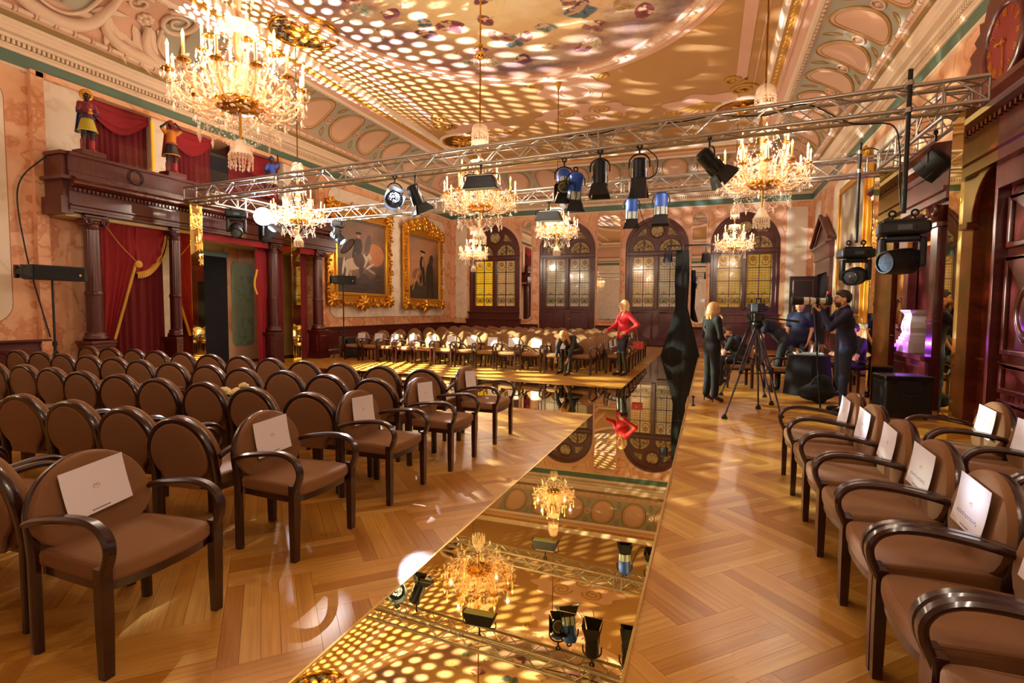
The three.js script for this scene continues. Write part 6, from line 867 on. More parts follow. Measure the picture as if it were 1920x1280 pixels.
// ================= FIGURES =================
// signed-distance primitives joined with a smooth minimum and meshed by surface nets
const cap = (a, b, ra, rb = ra, k) => ({ a, b, ra, rb, k });
const ell3 = (c, r, k) => ({ c, r, k });
function netMesh(prims, h, K = 0.03) {
  let lo = [1e9, 1e9, 1e9], hi = [-1e9, -1e9, -1e9];
  const bb = prims.map((p) => { const l = [], u = []; for (let i = 0; i < 3; i++) { if (p.c) { l[i] = p.c[i] - p.r[i]; u[i] = p.c[i] + p.r[i]; } else { l[i] = Math.min(p.a[i] - p.ra, p.b[i] - p.rb); u[i] = Math.max(p.a[i] + p.ra, p.b[i] + p.rb); } lo[i] = Math.min(lo[i], l[i]); hi[i] = Math.max(hi[i], u[i]); } return [l, u]; });
  const m = 2.5 * h; lo = lo.map((v) => v - m); hi = hi.map((v) => v + m); const N = [0, 1, 2].map((i) => Math.ceil((hi[i] - lo[i]) / h) + 1), [nx, ny, nz] = N, F = new Float32Array(nx * ny * nz).fill(1);
  prims.forEach((p, q) => {
    const k = p.k ?? K, e = k + 2 * h, [l, u] = bb[q], i0 = l.map((v, i) => Math.max(0, Math.floor((v - e - lo[i]) / h))), i1 = u.map((v, i) => Math.min(N[i] - 1, Math.ceil((v + e - lo[i]) / h)));
    let bx0, by0, bz0, bl; if (!p.c) { bx0 = p.b[0] - p.a[0]; by0 = p.b[1] - p.a[1]; bz0 = p.b[2] - p.a[2]; bl = bx0 * bx0 + by0 * by0 + bz0 * bz0 || 1e-9; }
    for (let z = i0[2]; z <= i1[2]; z++) for (let y = i0[1]; y <= i1[1]; y++) for (let x = i0[0]; x <= i1[0]; x++) {
      const X = lo[0] + x * h, Y = lo[1] + y * h, Z = lo[2] + z * h; let d;
      if (p.c) { const a = (X - p.c[0]) / p.r[0], b = (Y - p.c[1]) / p.r[1], c = (Z - p.c[2]) / p.r[2], s = Math.sqrt(a * a + b * b + c * c); d = (s - 1) * Math.min(p.r[0], p.r[1], p.r[2]); }
      else { const ax = X - p.a[0], ay = Y - p.a[1], az = Z - p.a[2], t = Math.min(1, Math.max(0, (ax * bx0 + ay * by0 + az * bz0) / bl)); d = Math.hypot(ax - t * bx0, ay - t * by0, az - t * bz0) - (p.ra + (p.rb - p.ra) * t); }
      const o = (z * ny + y) * nx + x, f = F[o], w = Math.max(k - Math.abs(f - d), 0) / k; F[o] = Math.min(f, d) - w * w * k * 0.25;
    }
  });
  const id = new Int32Array(nx * ny * nz).fill(-1), pos = [], idx = [];
  const at = (x, y, z) => F[(z * ny + y) * nx + x];
  for (let z = 0; z < nz - 1; z++) for (let y = 0; y < ny - 1; y++) for (let x = 0; x < nx - 1; x++) {
    let mask = 0; const v = []; for (let c = 0; c < 8; c++) { const f = at(x + (c & 1), y + ((c >> 1) & 1), z + (c >> 2)); v.push(f); if (f < 0) mask |= 1 << c; } if (mask === 0 || mask === 255) continue;
    let sx = 0, sy = 0, sz = 0, n = 0; for (const [a, b] of EDGES) { if ((v[a] < 0) !== (v[b] < 0)) { const t = v[a] / (v[a] - v[b]); sx += (a & 1) + ((b & 1) - (a & 1)) * t; sy += ((a >> 1) & 1) + (((b >> 1) & 1) - ((a >> 1) & 1)) * t; sz += (a >> 2) + ((b >> 2) - (a >> 2)) * t; n++; } }
    id[(z * ny + y) * nx + x] = pos.length / 3; pos.push(lo[0] + (x + sx / n) * h, lo[1] + (y + sy / n) * h, lo[2] + (z + sz / n) * h);
  }
  const I = (x, y, z) => id[(z * ny + y) * nx + x];
  for (let z = 1; z < nz - 1; z++) for (let y = 1; y < ny - 1; y++) for (let x = 1; x < nx - 1; x++) {
    const s = at(x, y, z) < 0; const q = (a, b, c, d) => s ? idx.push(a, b, c, a, c, d) : idx.push(a, c, b, a, d, c);
    if (s !== at(x + 1, y, z) < 0) q(I(x, y - 1, z - 1), I(x, y, z - 1), I(x, y, z), I(x, y - 1, z));
    if (s !== at(x, y + 1, z) < 0) q(I(x - 1, y, z - 1), I(x - 1, y, z), I(x, y, z), I(x, y, z - 1));
    if (s !== at(x, y, z + 1) < 0) q(I(x - 1, y - 1, z), I(x, y - 1, z), I(x, y, z), I(x - 1, y, z));
  }
  const g = new THREE.BufferGeometry(); g.setAttribute('position', new THREE.Float32BufferAttribute(pos, 3)); g.setIndex(idx); g.computeVertexNormals(); return g;
}
const EDGES = [[0, 1], [2, 3], [4, 5], [6, 7], [0, 2], [1, 3], [4, 6], [5, 7], [0, 4], [1, 5], [2, 6], [3, 7]];
const colored = (g, fn) => { const p = g.attributes.position, c = new Float32Array(p.count * 3); for (let i = 0; i < p.count; i++) { const v = fn(p.getX(i), p.getY(i), p.getZ(i)); c.set(v, i * 3); } g.setAttribute('color', new THREE.BufferAttribute(c, 3)); return g; };
const lin = (hex) => new THREE.Color(hex).toArray();
// head in its own frame: centre of the skull at 0, face towards +z
function headGeo(skin, o = {}) {
  const pr = [ell3([0, 0.025, -0.012], [0.074, 0.095, 0.094]), ell3([0, -0.03, 0.02], [0.06, 0.075, 0.068], 0.03), cap([0, -0.085, 0.052], [0, -0.08, 0.045], 0.024, 0.03), cap([-0.048, -0.06, 0.01], [0.048, -0.06, 0.01], 0.022), cap([0, 0.014, 0.088], [0, -0.022, 0.106], 0.009, 0.014, 0.012), cap([-0.013, -0.028, 0.094], [0.013, -0.028, 0.094], 0.009, 0.009, 0.01), cap([-0.036, 0.034, 0.074], [0.036, 0.034, 0.074], 0.013, 0.013, 0.02), cap([-0.02, -0.055, 0.082], [0.02, -0.055, 0.082], 0.009, 0.009, 0.012), cap([-0.015, -0.064, 0.08], [0.015, -0.064, 0.08], 0.009, 0.009, 0.012)];
  for (const s of [-1, 1]) pr.push(ell3([s * 0.076, -0.005, -0.012], [0.012, 0.032, 0.02], 0.008), ell3([s * 0.042, -0.022, 0.062], [0.022, 0.018, 0.02], 0.02), ell3([s * 0.031, 0.014, 0.076], [0.015, 0.011, 0.012], 0.004));
  const sk = lin(skin), lip = lin(o.lip ?? 0xa85a50), eye = [0.03, 0.02, 0.02], white = [0.55, 0.5, 0.46], brow = lin(o.brow ?? 0x3a2a20);
  return colored(netMesh(pr, 0.0065, 0.025), (x, y, z) => { const ax = Math.abs(x); if (z > 0.07 && ax > 0.018 && ax < 0.046 && Math.abs(y - 0.014) < 0.008) return Math.abs(ax - 0.031) < 0.007 ? eye : white; if (z > 0.06 && ax > 0.012 && ax < 0.052 && Math.abs(y - 0.037) < 0.006) return brow; if (z > 0.078 && ax < 0.025 && y < -0.05 && y > -0.071) return lip; return sk; });
}
// hand: from wrist w along dir d, palm normal n (towards what it holds), thumb side u; curl in radians per joint
function handGeo(w, d, n, curl, thumbSide, skin, spread = 0.1) {
  const W = V3(...w), D = V3(...d).normalize(), Nn = V3(...n).normalize(), U = D.clone().cross(Nn).normalize().multiplyScalar(thumbSide); Nn.copy(U.clone().cross(D)).multiplyScalar(thumbSide).normalize();
  const at = (a, b, c) => W.clone().addScaledVector(D, a).addScaledVector(U, b).addScaledVector(Nn, c).toArray(), pr = [];
  for (let f = 0; f < 4; f++) { const b = 0.03 - f * 0.02; pr.push(cap(at(0.0, b * 0.5, 0), at(0.085 - Math.abs(f - 1) * 0.004, b, 0), 0.014, 0.0115, 0.02));
    let p = [0.085 - Math.abs(f - 1) * 0.005, b, 0], a = curl * 0.5; const L = [0.042, 0.046, 0.043, 0.034][f]; for (let j = 0; j < 3; j++) { const l = L * [1, 0.65, 0.5][j], q = [p[0] + l * Math.cos(a), p[1] + b * spread * l * 10 * 0.3, p[2] + l * Math.sin(a)]; pr.push(cap(at(...p), at(...q), 0.0088 - j * 0.0008, 0.0082 - j * 0.001, 0.004)); p = q; a += curl; } }
  const t0 = [0.025, 0.022, 0.006], t1 = [0.058, 0.05, 0.014 + 0.02 * curl], t2 = [0.088, 0.056, 0.02 + 0.03 * curl]; pr.push(cap(at(...t0), at(...t1), 0.014, 0.0105, 0.01), cap(at(...t1), at(...t2), 0.0105, 0.0085, 0.004));
  return colored(netMesh(pr, 0.0048, 0.008), () => lin(skin));
}
const skinMat = Std({ vertexColors: true, roughness: 0.55 });
const mixv = (a, b, t) => a.map((v, i) => v + (b[i] - v) * t);
// joints in metres, facing +z, +x is the person's left
const STAND = { pelvis: [0, 0.94, 0], waist: [0, 1.08, 0.005], chest: [0, 1.29, 0], neck: [0, 1.46, -0.02], head: [0, 1.6, 0.01], sL: [0.175, 1.41, -0.01], sR: [-0.175, 1.41, -0.01], eL: [0.22, 1.13, -0.03], eR: [-0.22, 1.13, -0.03], wL: [0.23, 0.9, 0.04], wR: [-0.23, 0.9, 0.04], hL: [0.085, 0.91, 0], hR: [-0.085, 0.91, 0], kL: [0.095, 0.5, 0.02], kR: [-0.095, 0.5, 0.02], aL: [0.1, 0.09, -0.02], aR: [-0.1, 0.09, -0.02], tL: [0.12, 0.03, 0.13], tR: [-0.12, 0.03, 0.13] };
function person(label, pos, turn, pose, o) {
  const j = { ...STAND, ...pose }, skin = o.skin ?? 0xc8936f, f = o.f ?? 0, t = thing('person', label, 'person', pos, turn), S = o.scale ?? 1; t.scale.setScalar(S);
  const wS = f ? 0.92 : 1;
  const arm = (s, x) => [cap(j['s' + s], j['e' + s], 0.046 * wS + x, 0.038 * wS + x), cap(j['e' + s], j['w' + s], 0.038 * wS + x, 0.027 * wS + x)];
  const legp = (s, x) => [cap(j['h' + s], j['k' + s], 0.083 * (f ? 0.95 : 1) + x, 0.054 + x), cap(j['k' + s], j['a' + s], 0.053 + x, 0.036 + x), ell3(mixv(j['k' + s], j['a' + s], 0.28).map((v, i) => v + (i === 2 ? -0.015 : 0)), [0.05 + x, 0.11, 0.056 + x], 0.04)];
  const sd = V3(...j.sL).sub(V3(...j.sR)).multiplyScalar(0.5).toArray(), off = (c, k, z = 0) => c.map((v, i) => v + sd[i] * k + (i === 2 ? z : 0));
  const torso = (x) => [cap(off(j.pelvis, 0.42), off(j.pelvis, -0.42), 0.1 + x, 0.1 + x, 0.05), cap(off(j.waist, 0.3), off(j.waist, -0.3), (f ? 0.082 : 0.098) + x, (f ? 0.082 : 0.098) + x, 0.06), cap(j.pelvis, j.waist, 0.1 + x, 0.09 + x, 0.06), cap(off(j.chest, 0.38), off(j.chest, -0.38), 0.1 + x, 0.1 + x, 0.06), cap(j.waist, j.chest, 0.095 + x, 0.1 + x, 0.06), cap(mixv(j.sL, j.neck, 0.1), mixv(j.sR, j.neck, 0.1), 0.05 + x, 0.05 + x, 0.06), cap(j.chest, mixv(j.chest, j.neck, 0.85), 0.1 + x, 0.06 + x, 0.06)];
  const neckP = [cap(mixv(j.chest, j.neck, 0.7), mixv(j.neck, j.head, 0.65), 0.052 * wS, 0.047 * wS)];
  // continuous body: trunk, limbs, neck, then head and hands of finer cells merged in
  const body = colored(netMesh([...torso(-0.012), ...neckP, ...arm('L', -0.003), ...arm('R', -0.003), ...legp('L', -0.008), ...legp('R', -0.008), ...['L', 'R'].map((s) => cap(j['a' + s], j['t' + s], 0.034, 0.026))], 0.016), () => lin(skin));
  const hq = new THREE.Quaternion().setFromEuler(new THREE.Euler(o.pitch ?? 0, o.yaw ?? 0, o.roll ?? 0, 'YXZ')), hm = new THREE.Matrix4().compose(V3(...j.head).add(V3(0, 0.02, 0)), hq, V3(1, 1, 1).multiplyScalar(f ? 0.97 : 1.03));
  const hands = ['L', 'R'].map((s) => { const d = V3(...j['w' + s]).sub(V3(...j['e' + s])).normalize().toArray(), h = (o.hands ?? {})[s] ?? {}; return handGeo(j['w' + s], h.d ?? d, h.n ?? [s === 'L' ? -1 : 1, 0, 0.2], h.curl ?? 0.35, h.u ?? 1, skin); });
  const whole = mergeGeometries([body, headGeo(skin, o).applyMatrix4(hm), ...hands].map((g) => { const q = g.toNonIndexed(); q.deleteAttribute('uv'); return q; }));
  const b = shadow(new THREE.Mesh(whole, skinMat)); b.name = numbered('body'); t.add(b);
  const clothes = (name, prims, mat, h = 0.013, k = 0.03) => part(name, netMesh(prims, h, k), mat, t);
  const cut = (a, b2, e) => mixv(a, b2, e);
  if (o.top) { const sl = o.sleeve ?? 1, pr = [...torso(0.012), cap(mixv(j.chest, j.neck, 0.6), mixv(j.chest, j.neck, o.collar ?? 0.95), 0.075, 0.06, 0.03)]; for (const s of ['L', 'R']) { const E = j['e' + s], Sx = j['s' + s], W = j['w' + s]; if (sl >= 1) pr.push(cap(Sx, E, 0.06 * wS, 0.05 * wS), cap(E, cut(E, W, 0.95), 0.05 * wS, 0.038 * wS)); else pr.push(cap(Sx, cut(Sx, E, sl), 0.062 * wS, 0.056 * wS)); } if (o.bust) for (const s of [-1, 1]) pr.push(ell3(off(j.chest, s * 0.45).map((v, i) => v + (i === 2 ? 0.075 : i === 1 ? -0.02 : 0)), [0.062, 0.062, 0.055], 0.04)); clothes(o.topName ?? 'shirt', pr, o.top); }
  if (o.pants) { const fl = o.flare ?? 0; const pr = [cap(off(j.pelvis, 0.44), off(j.pelvis, -0.44), 0.108, 0.108, 0.05), cap(j.pelvis, mixv(j.pelvis, j.waist, 0.6), 0.105, 0.1, 0.05)]; for (const s of ['L', 'R']) pr.push(cap(j['h' + s], j['k' + s], 0.092, 0.062 + fl), cap(j['k' + s], cut(j['k' + s], j['a' + s], o.hem ?? 0.98), 0.062 + fl, 0.046 + fl * 1.3)); clothes('trousers', pr, o.pants); }
  if (o.shoes) for (const s of ['L', 'R']) { const A = j['a' + s], Tt = j['t' + s]; const pr = [cap(A.map((v, i) => (i === 1 ? v - 0.035 : v)), Tt, 0.042, 0.036, 0.02)]; if (o.boots) pr.push(cap(A, mixv(A, j['k' + s], 0.55), 0.05, 0.056)); clothes(o.boots ? 'boot' : 'shoe', pr, o.shoes, 0.01); if (o.heels) { const hx = A[0], hz = A[2] - 0.035; part('heel', [cyl(0.012, 0.006, A[1] - 0.02, 8, hx, (A[1] - 0.03) / 2, hz)], o.shoes, t); } }
  if (o.hair) { const g = netMesh(o.hair.map((p) => ({ ...p })), 0.009, 0.025).applyMatrix4(hm); part(o.hairName ?? 'hair', g, o.hairMat, t); }
  if (o.beard) { const g = netMesh([ell3([0, -0.05, 0.026], [0.064, 0.05, 0.062]), cap([0, -0.085, 0.052], [0, -0.08, 0.045], 0.029, 0.032), cap([-0.03, -0.047, 0.075], [0.03, -0.047, 0.075], 0.008)], 0.007, 0.02).applyMatrix4(hm); part('beard', g, o.beard, t); }
  return t;
}
const hairShort = [ell3([0, 0.045, -0.025], [0.083, 0.092, 0.095]), ell3([0, 0.02, -0.06], [0.076, 0.08, 0.06]), ell3([0, 0.1, 0.03], [0.06, 0.035, 0.05])];
const hairLong = [ell3([0, 0.045, -0.028], [0.088, 0.094, 0.096]), cap([0.07, 0.03, -0.03], [0.09, -0.2, 0.01], 0.034, 0.03), cap([-0.07, 0.03, -0.03], [-0.09, -0.2, 0.01], 0.034, 0.03), cap([0.03, 0, -0.09], [0.04, -0.26, -0.09], 0.055, 0.04), cap([-0.03, 0, -0.09], [-0.04, -0.26, -0.09], 0.055, 0.04), cap([0.08, -0.12, 0.0], [0.07, -0.33, 0.06], 0.028, 0.016), cap([-0.08, -0.12, 0.0], [-0.06, -0.33, 0.07], 0.028, 0.016)];
const hairWavy = [ell3([0, 0.045, -0.028], [0.094, 0.098, 0.1]), ...[...Array(9)].flatMap((_, i) => { const a = PI * 0.12 + i / 8 * PI * 0.76 * 1, x = 0.085 * Math.cos(PI + a * 1 + PI / 1e9) * 1, z = -0.085 * Math.sin(a); return [cap([x, 0.02, z - 0.01], [x * 1.25, -0.07, z * 1.15], 0.036, 0.034), cap([x * 1.25, -0.07, z * 1.15], [x * 1.1 + 0.02 * (i % 2 ? 1 : -1), -0.17, z * 1.1], 0.034, 0.02)]; })];
const M = { red: Std({ color: 0xc0101c, roughness: 0.65 }), vinyl: MAT.blackGloss, blackWool: Std({ color: 0x121114, roughness: 0.9 }), navy: Std({ color: 0x1c1636, roughness: 0.85 }), navyT: Std({ color: 0x161a38, roughness: 0.85 }), dark: Std({ color: 0x17161c, roughness: 0.85 }), jeans: Std({ color: 0x232c44, roughness: 0.9 }), blonde: Std({ color: 0xd9b878, roughness: 0.5 }), honey: Std({ color: 0xb07f45, roughness: 0.5 }), brown: Std({ color: 0x2a1a12, roughness: 0.55 }), grey: Std({ color: 0x6f6258, roughness: 0.6 }), bag: Phy({ color: 0xb02a2c, roughness: 0.35, clearcoat: 0.5 }) };
// woman in red by the runway: faces left and a little to the camera, left hand on her hip
{
  const t = person('blonde woman in red jumper and shiny black trousers standing by the catwalk, hand on hip', [-1.83, 0, -12.4], -0.95, { eL: [0.36, 1.17, -0.16], wL: [0.175, 1.0, 0.05], eR: [-0.22, 1.14, 0.1], wR: [-0.16, 1.04, 0.34], kL: [0.1, 0.5, 0.05], kR: [-0.07, 0.5, 0.06], aR: [-0.06, 0.09, 0.04], tR: [-0.06, 0.03, 0.2], head: [0, 1.59, 0.02] }, { f: 1, bust: 1, top: M.red, topName: 'jumper', pants: M.vinyl, shoes: M.vinyl, boots: 1, hair: hairLong, hairMat: M.blonde, brow: 0x8a6a40, lip: 0xb04848, yaw: -0.15, pitch: -0.05, hands: { L: { d: [-0.7, -0.25, 0.65], n: [-0.3, 0, -1], curl: 0.4 }, R: { curl: 0.5 } } });
  part('chain_strap', tube([[-0.13, 1.44, -0.03], [0.0, 1.36, -0.14], [0.14, 1.1, -0.22], [0.2, 0.78, -0.26]], 0.006, 30, 5), MAT.gilt, t);
  part('handbag', [rbx(0.24, 0.16, 0.09, 0.025, 0.2, 0.7, -0.27, 0, 0.9, 0), rbx(0.245, 0.07, 0.096, 0.02, 0.2, 0.755, -0.27, 0, 0.9, 0)], M.bag, t); part('bag_clasp', [cyl(0.016, 0.016, 0.012, 10, 0.24, 0.72, -0.235, PI / 2, 0, -0.7)], MAT.gilt, t);
  part('belt', T(new THREE.TorusGeometry(0.128, 0.016, 6, 28), 0, 1.0, 0, PI / 2, 0, 0, [1.12, 0.95, 1]), MAT.black, t); part('buckle', [rbx(0.05, 0.035, 0.014, 0.005, 0, 1.0, 0.13)], MAT.alu, t);
}
// woman in black, back to the camera, hand to her mouth
person('woman with wavy fair hair in a black trouser suit, hand raised to her mouth', [0.06, 0, -9.4], 2.15, { eL: [0.26, 1.13, 0.02], wL: [0.1, 1.38, 0.22], eR: [-0.22, 1.12, 0.02], wR: [-0.05, 1.08, 0.2], head: [0, 1.56, 0.03], neck: [0, 1.44, -0.01] , aL: [0.1, 0.13, -0.02], aR: [-0.09, 0.13, 0.02], tR: [-0.1, 0.03, 0.15], tL: [0.12, 0.03, 0.11] }, { f: 1, scale: 0.96, bust: 1, top: M.blackWool, topName: 'jacket', pants: M.blackWool, flare: 0.012, shoes: MAT.blackGloss, heels: 1, hair: hairWavy, hairMat: M.honey, pitch: 0.15, hands: { L: { d: [-0.5, 0.8, -0.1], n: [-0.3, 0.2, -1], curl: 0.6 } } });
// photographer with a long pale lens on a monopod
{
  const t = person('dark-haired bearded photographer in a navy jumper aiming a long pale telephoto lens', [1.9, 0, -9.15], -PI / 2 + 0.12, { pelvis: [0, 0.96, -0.03], waist: [0, 1.1, -0.02], chest: [0, 1.32, 0.01], neck: [0, 1.5, 0.0], head: [0, 1.63, 0.05], sL: [0.19, 1.44, 0.03], sR: [-0.19, 1.44, 0.03], eL: [0.2, 1.24, 0.25], wL: [0.03, 1.47, 0.33], eR: [-0.25, 1.27, 0.18], wR: [-0.09, 1.53, 0.22], aL: [0.1, 0.09, 0.02], aR: [-0.12, 0.09, -0.1] }, { scale: 1.02, top: M.navy, topName: 'jumper', collar: 1.15, pants: M.jeans, shoes: M.dark, hair: hairShort, hairMat: M.brown, beard: Std({ color: 0x4a3022, roughness: 0.8 }), pitch: 0.05, skin: 0xcf9a78, hands: { L: { d: [-0.3, 0.55, 0.6], n: [0, 1, 0.1], curl: 0.7 }, R: { d: [0.3, 0.5, 0.6], n: [1, 0, 0], curl: 0.8 } } });
  const cw = Std({ color: 0xd6d0c2, roughness: 0.5 });
  const c = thing('camera', 'black camera with long off-white telephoto lens held by the photographer', 'camera', [1.9, 1.66, -9.15], -PI / 2 + 0.12);
  part('body', [rbx(0.15, 0.12, 0.08, 0.02, 0, 0, 0.235), rbx(0.06, 0.045, 0.07, 0.012, 0, 0.075, 0.235), rbx(0.035, 0.12, 0.05, 0.012, -0.075, -0.005, 0.255), cyl(0.016, 0.016, 0.02, 10, -0.05, 0.07, 0.23)], MAT.black, c); part('flash_trigger', [rbx(0.05, 0.05, 0.05, 0.01, 0, 0.12, 0.235)], M.bag, c);
  part('lens_barrel', [cyl(0.045, 0.042, 0.14, 20, 0, 0, 0.35, PI / 2), cyl(0.056, 0.046, 0.06, 20, 0, 0, 0.45, PI / 2), cyl(0.056, 0.056, 0.1, 20, 0, 0, 0.53, PI / 2)], cw, c); part('zoom_ring', [cyl(0.05, 0.05, 0.05, 20, 0, 0, 0.39, PI / 2), cyl(0.0575, 0.0575, 0.016, 20, 0, 0, 0.5, PI / 2)], MAT.black, c); part('lens_hood', [cyl(0.064, 0.058, 0.16, 22, 0, 0, 0.66, PI / 2)], MAT.black, c); part('tripod_collar', [rbx(0.03, 0.06, 0.05, 0.008, 0, -0.07, 0.42)], cw, c);
  const m = thing('monopod', 'slim black monopod under the telephoto lens', 'monopod', [1.9, 0, -9.15], -PI / 2 + 0.12); part('pole', [rod([0, 0.0, 0.28], [0, 1.56, 0.42], 0.014, 10), rod([0, 0.9, 0.36], [0, 1.5, 0.415], 0.018, 10)], MAT.black, m); for (const y of [0.5, 0.95]) part('lock', [cyl(0.022, 0.022, 0.05, 12, 0, y, 0.28 + 0.14 * y / 1.56)], B, m);
}
const SIT = (o = {}) => ({ pelvis: [0, 0.53, -0.08], waist: [0, 0.67, -0.07], chest: [0, 0.88, -0.02], neck: [0, 1.05, 0.0], head: [0, 1.19, 0.04], sL: [0.18, 1.0, 0.0], sR: [-0.18, 1.0, 0.0], eL: [0.22, 0.74, 0.12], eR: [-0.22, 0.74, 0.12], wL: [0.12, 0.66, 0.33], wR: [-0.12, 0.66, 0.33], hL: [0.09, 0.53, -0.04], hR: [-0.09, 0.53, -0.04], kL: [0.12, 0.52, 0.38], kR: [-0.12, 0.52, 0.38], aL: [0.12, 0.09, 0.4], aR: [-0.12, 0.09, 0.36], tL: [0.14, 0.03, 0.55], tR: [-0.14, 0.03, 0.51], ...o });
const LEAN = SIT({ waist: [0, 0.66, 0.02], chest: [0, 0.82, 0.16], neck: [0, 0.95, 0.28], head: [0, 1.03, 0.4], sL: [0.18, 0.92, 0.22], sR: [-0.18, 0.92, 0.22], eL: [0.19, 0.66, 0.36], wL: [0.08, 0.94, 0.47], eR: [-0.2, 0.66, 0.34], wR: [-0.08, 0.64, 0.52] });
person('seated man in a dark shirt bowing his head onto his hand, by the camera tripod', [0.62, 0, -11.5], -PI / 2 + 0.15, LEAN, { top: M.dark, sleeve: 0.6, pants: M.dark, shoes: MAT.black, hair: hairShort, hairMat: M.grey, pitch: 0.7, hands: { L: { d: [-0.2, 0.9, 0.1], n: [0, 0.3, -1], curl: 0.5 }, R: { curl: 0.5 } } });
person('seated man with cropped hair leaning forward behind the man bowing his head', [0.75, 0, -12.3], -PI / 2 + 0.3, { ...LEAN, wL: [0.1, 0.66, 0.55] }, { top: M.navyT, sleeve: 0.6, pants: M.dark, shoes: MAT.black, hair: [ell3([0, 0.045, -0.03], [0.078, 0.086, 0.088])], hairMat: Std({ color: 0x5a3d2a, roughness: 0.8 }), pitch: 0.5 });
person('helper in a black T-shirt bending forward beside the tripods', [1.25, 0, -11.3], -PI / 2 - 0.15, { pelvis: [0, 0.95, -0.12], waist: [0, 1.06, -0.02], chest: [0, 1.2, 0.14], neck: [0, 1.29, 0.29], head: [0, 1.31, 0.43], sL: [0.18, 1.28, 0.2], sR: [-0.18, 1.28, 0.2], eL: [0.21, 1.02, 0.26], eR: [-0.21, 1.02, 0.3], wL: [0.14, 0.8, 0.34], wR: [-0.12, 0.82, 0.4], hL: [0.09, 0.92, -0.1], hR: [-0.09, 0.92, -0.1], kL: [0.1, 0.5, -0.02], kR: [-0.1, 0.5, 0.0] }, { top: M.dark, sleeve: 0.65, pants: M.dark, shoes: MAT.black, hair: hairShort, hairMat: M.brown, pitch: 0.7 });
person('crew member in a navy T-shirt standing behind the photographer', [1.72, 0, -12.1], -PI / 2 + 1.2, { wL: [0.2, 0.92, 0.12], wR: [-0.2, 0.92, 0.12] }, { top: M.navyT, sleeve: 0.65, pants: M.dark, shoes: MAT.black, hair: hairShort, hairMat: M.brown });
person('seated man in black at the right, resting his cheek on his hand', [2.62, 0, -11.25], -PI / 2 + 0.35, SIT({ chest: [0, 0.86, 0.06], neck: [0, 1.02, 0.12], head: [0, 1.15, 0.19], sL: [0.18, 0.97, 0.1], sR: [-0.18, 0.97, 0.1], eL: [0.22, 0.66, 0.25], wL: [0.07, 0.72, 0.45], eR: [-0.16, 0.69, 0.3], wR: [-0.085, 0.98, 0.31] }), { top: M.dark, sleeve: 0.6, pants: M.dark, shoes: MAT.black, hair: hairShort, hairMat: M.brown, beard: Std({ color: 0x3a2a20, roughness: 0.8 }), pitch: 0.3, roll: 0.1, hands: { R: { d: [0.15, 0.95, 0.0], n: [0.5, 0, -0.8], curl: 0.6 } } });
person('person in black sitting bent forward on the far front row, face hidden', [-2.98, 0, -12.42], -0.35, SIT({ waist: [0, 0.64, 0.06], chest: [0, 0.76, 0.22], neck: [0, 0.84, 0.36], head: [0, 0.87, 0.48], sL: [0.17, 0.86, 0.28], sR: [-0.17, 0.86, 0.28], eL: [0.2, 0.6, 0.42], wL: [0.16, 0.4, 0.5], eR: [-0.2, 0.6, 0.42], wR: [-0.17, 0.4, 0.52], aL: [0.16, 0.09, 0.5], tL: [0.18, 0.03, 0.65] }), { f: 1, top: MAT.black, pants: M.vinyl, shoes: M.vinyl, boots: 1, hair: hairLong, hairMat: M.honey, pitch: 0.9 });
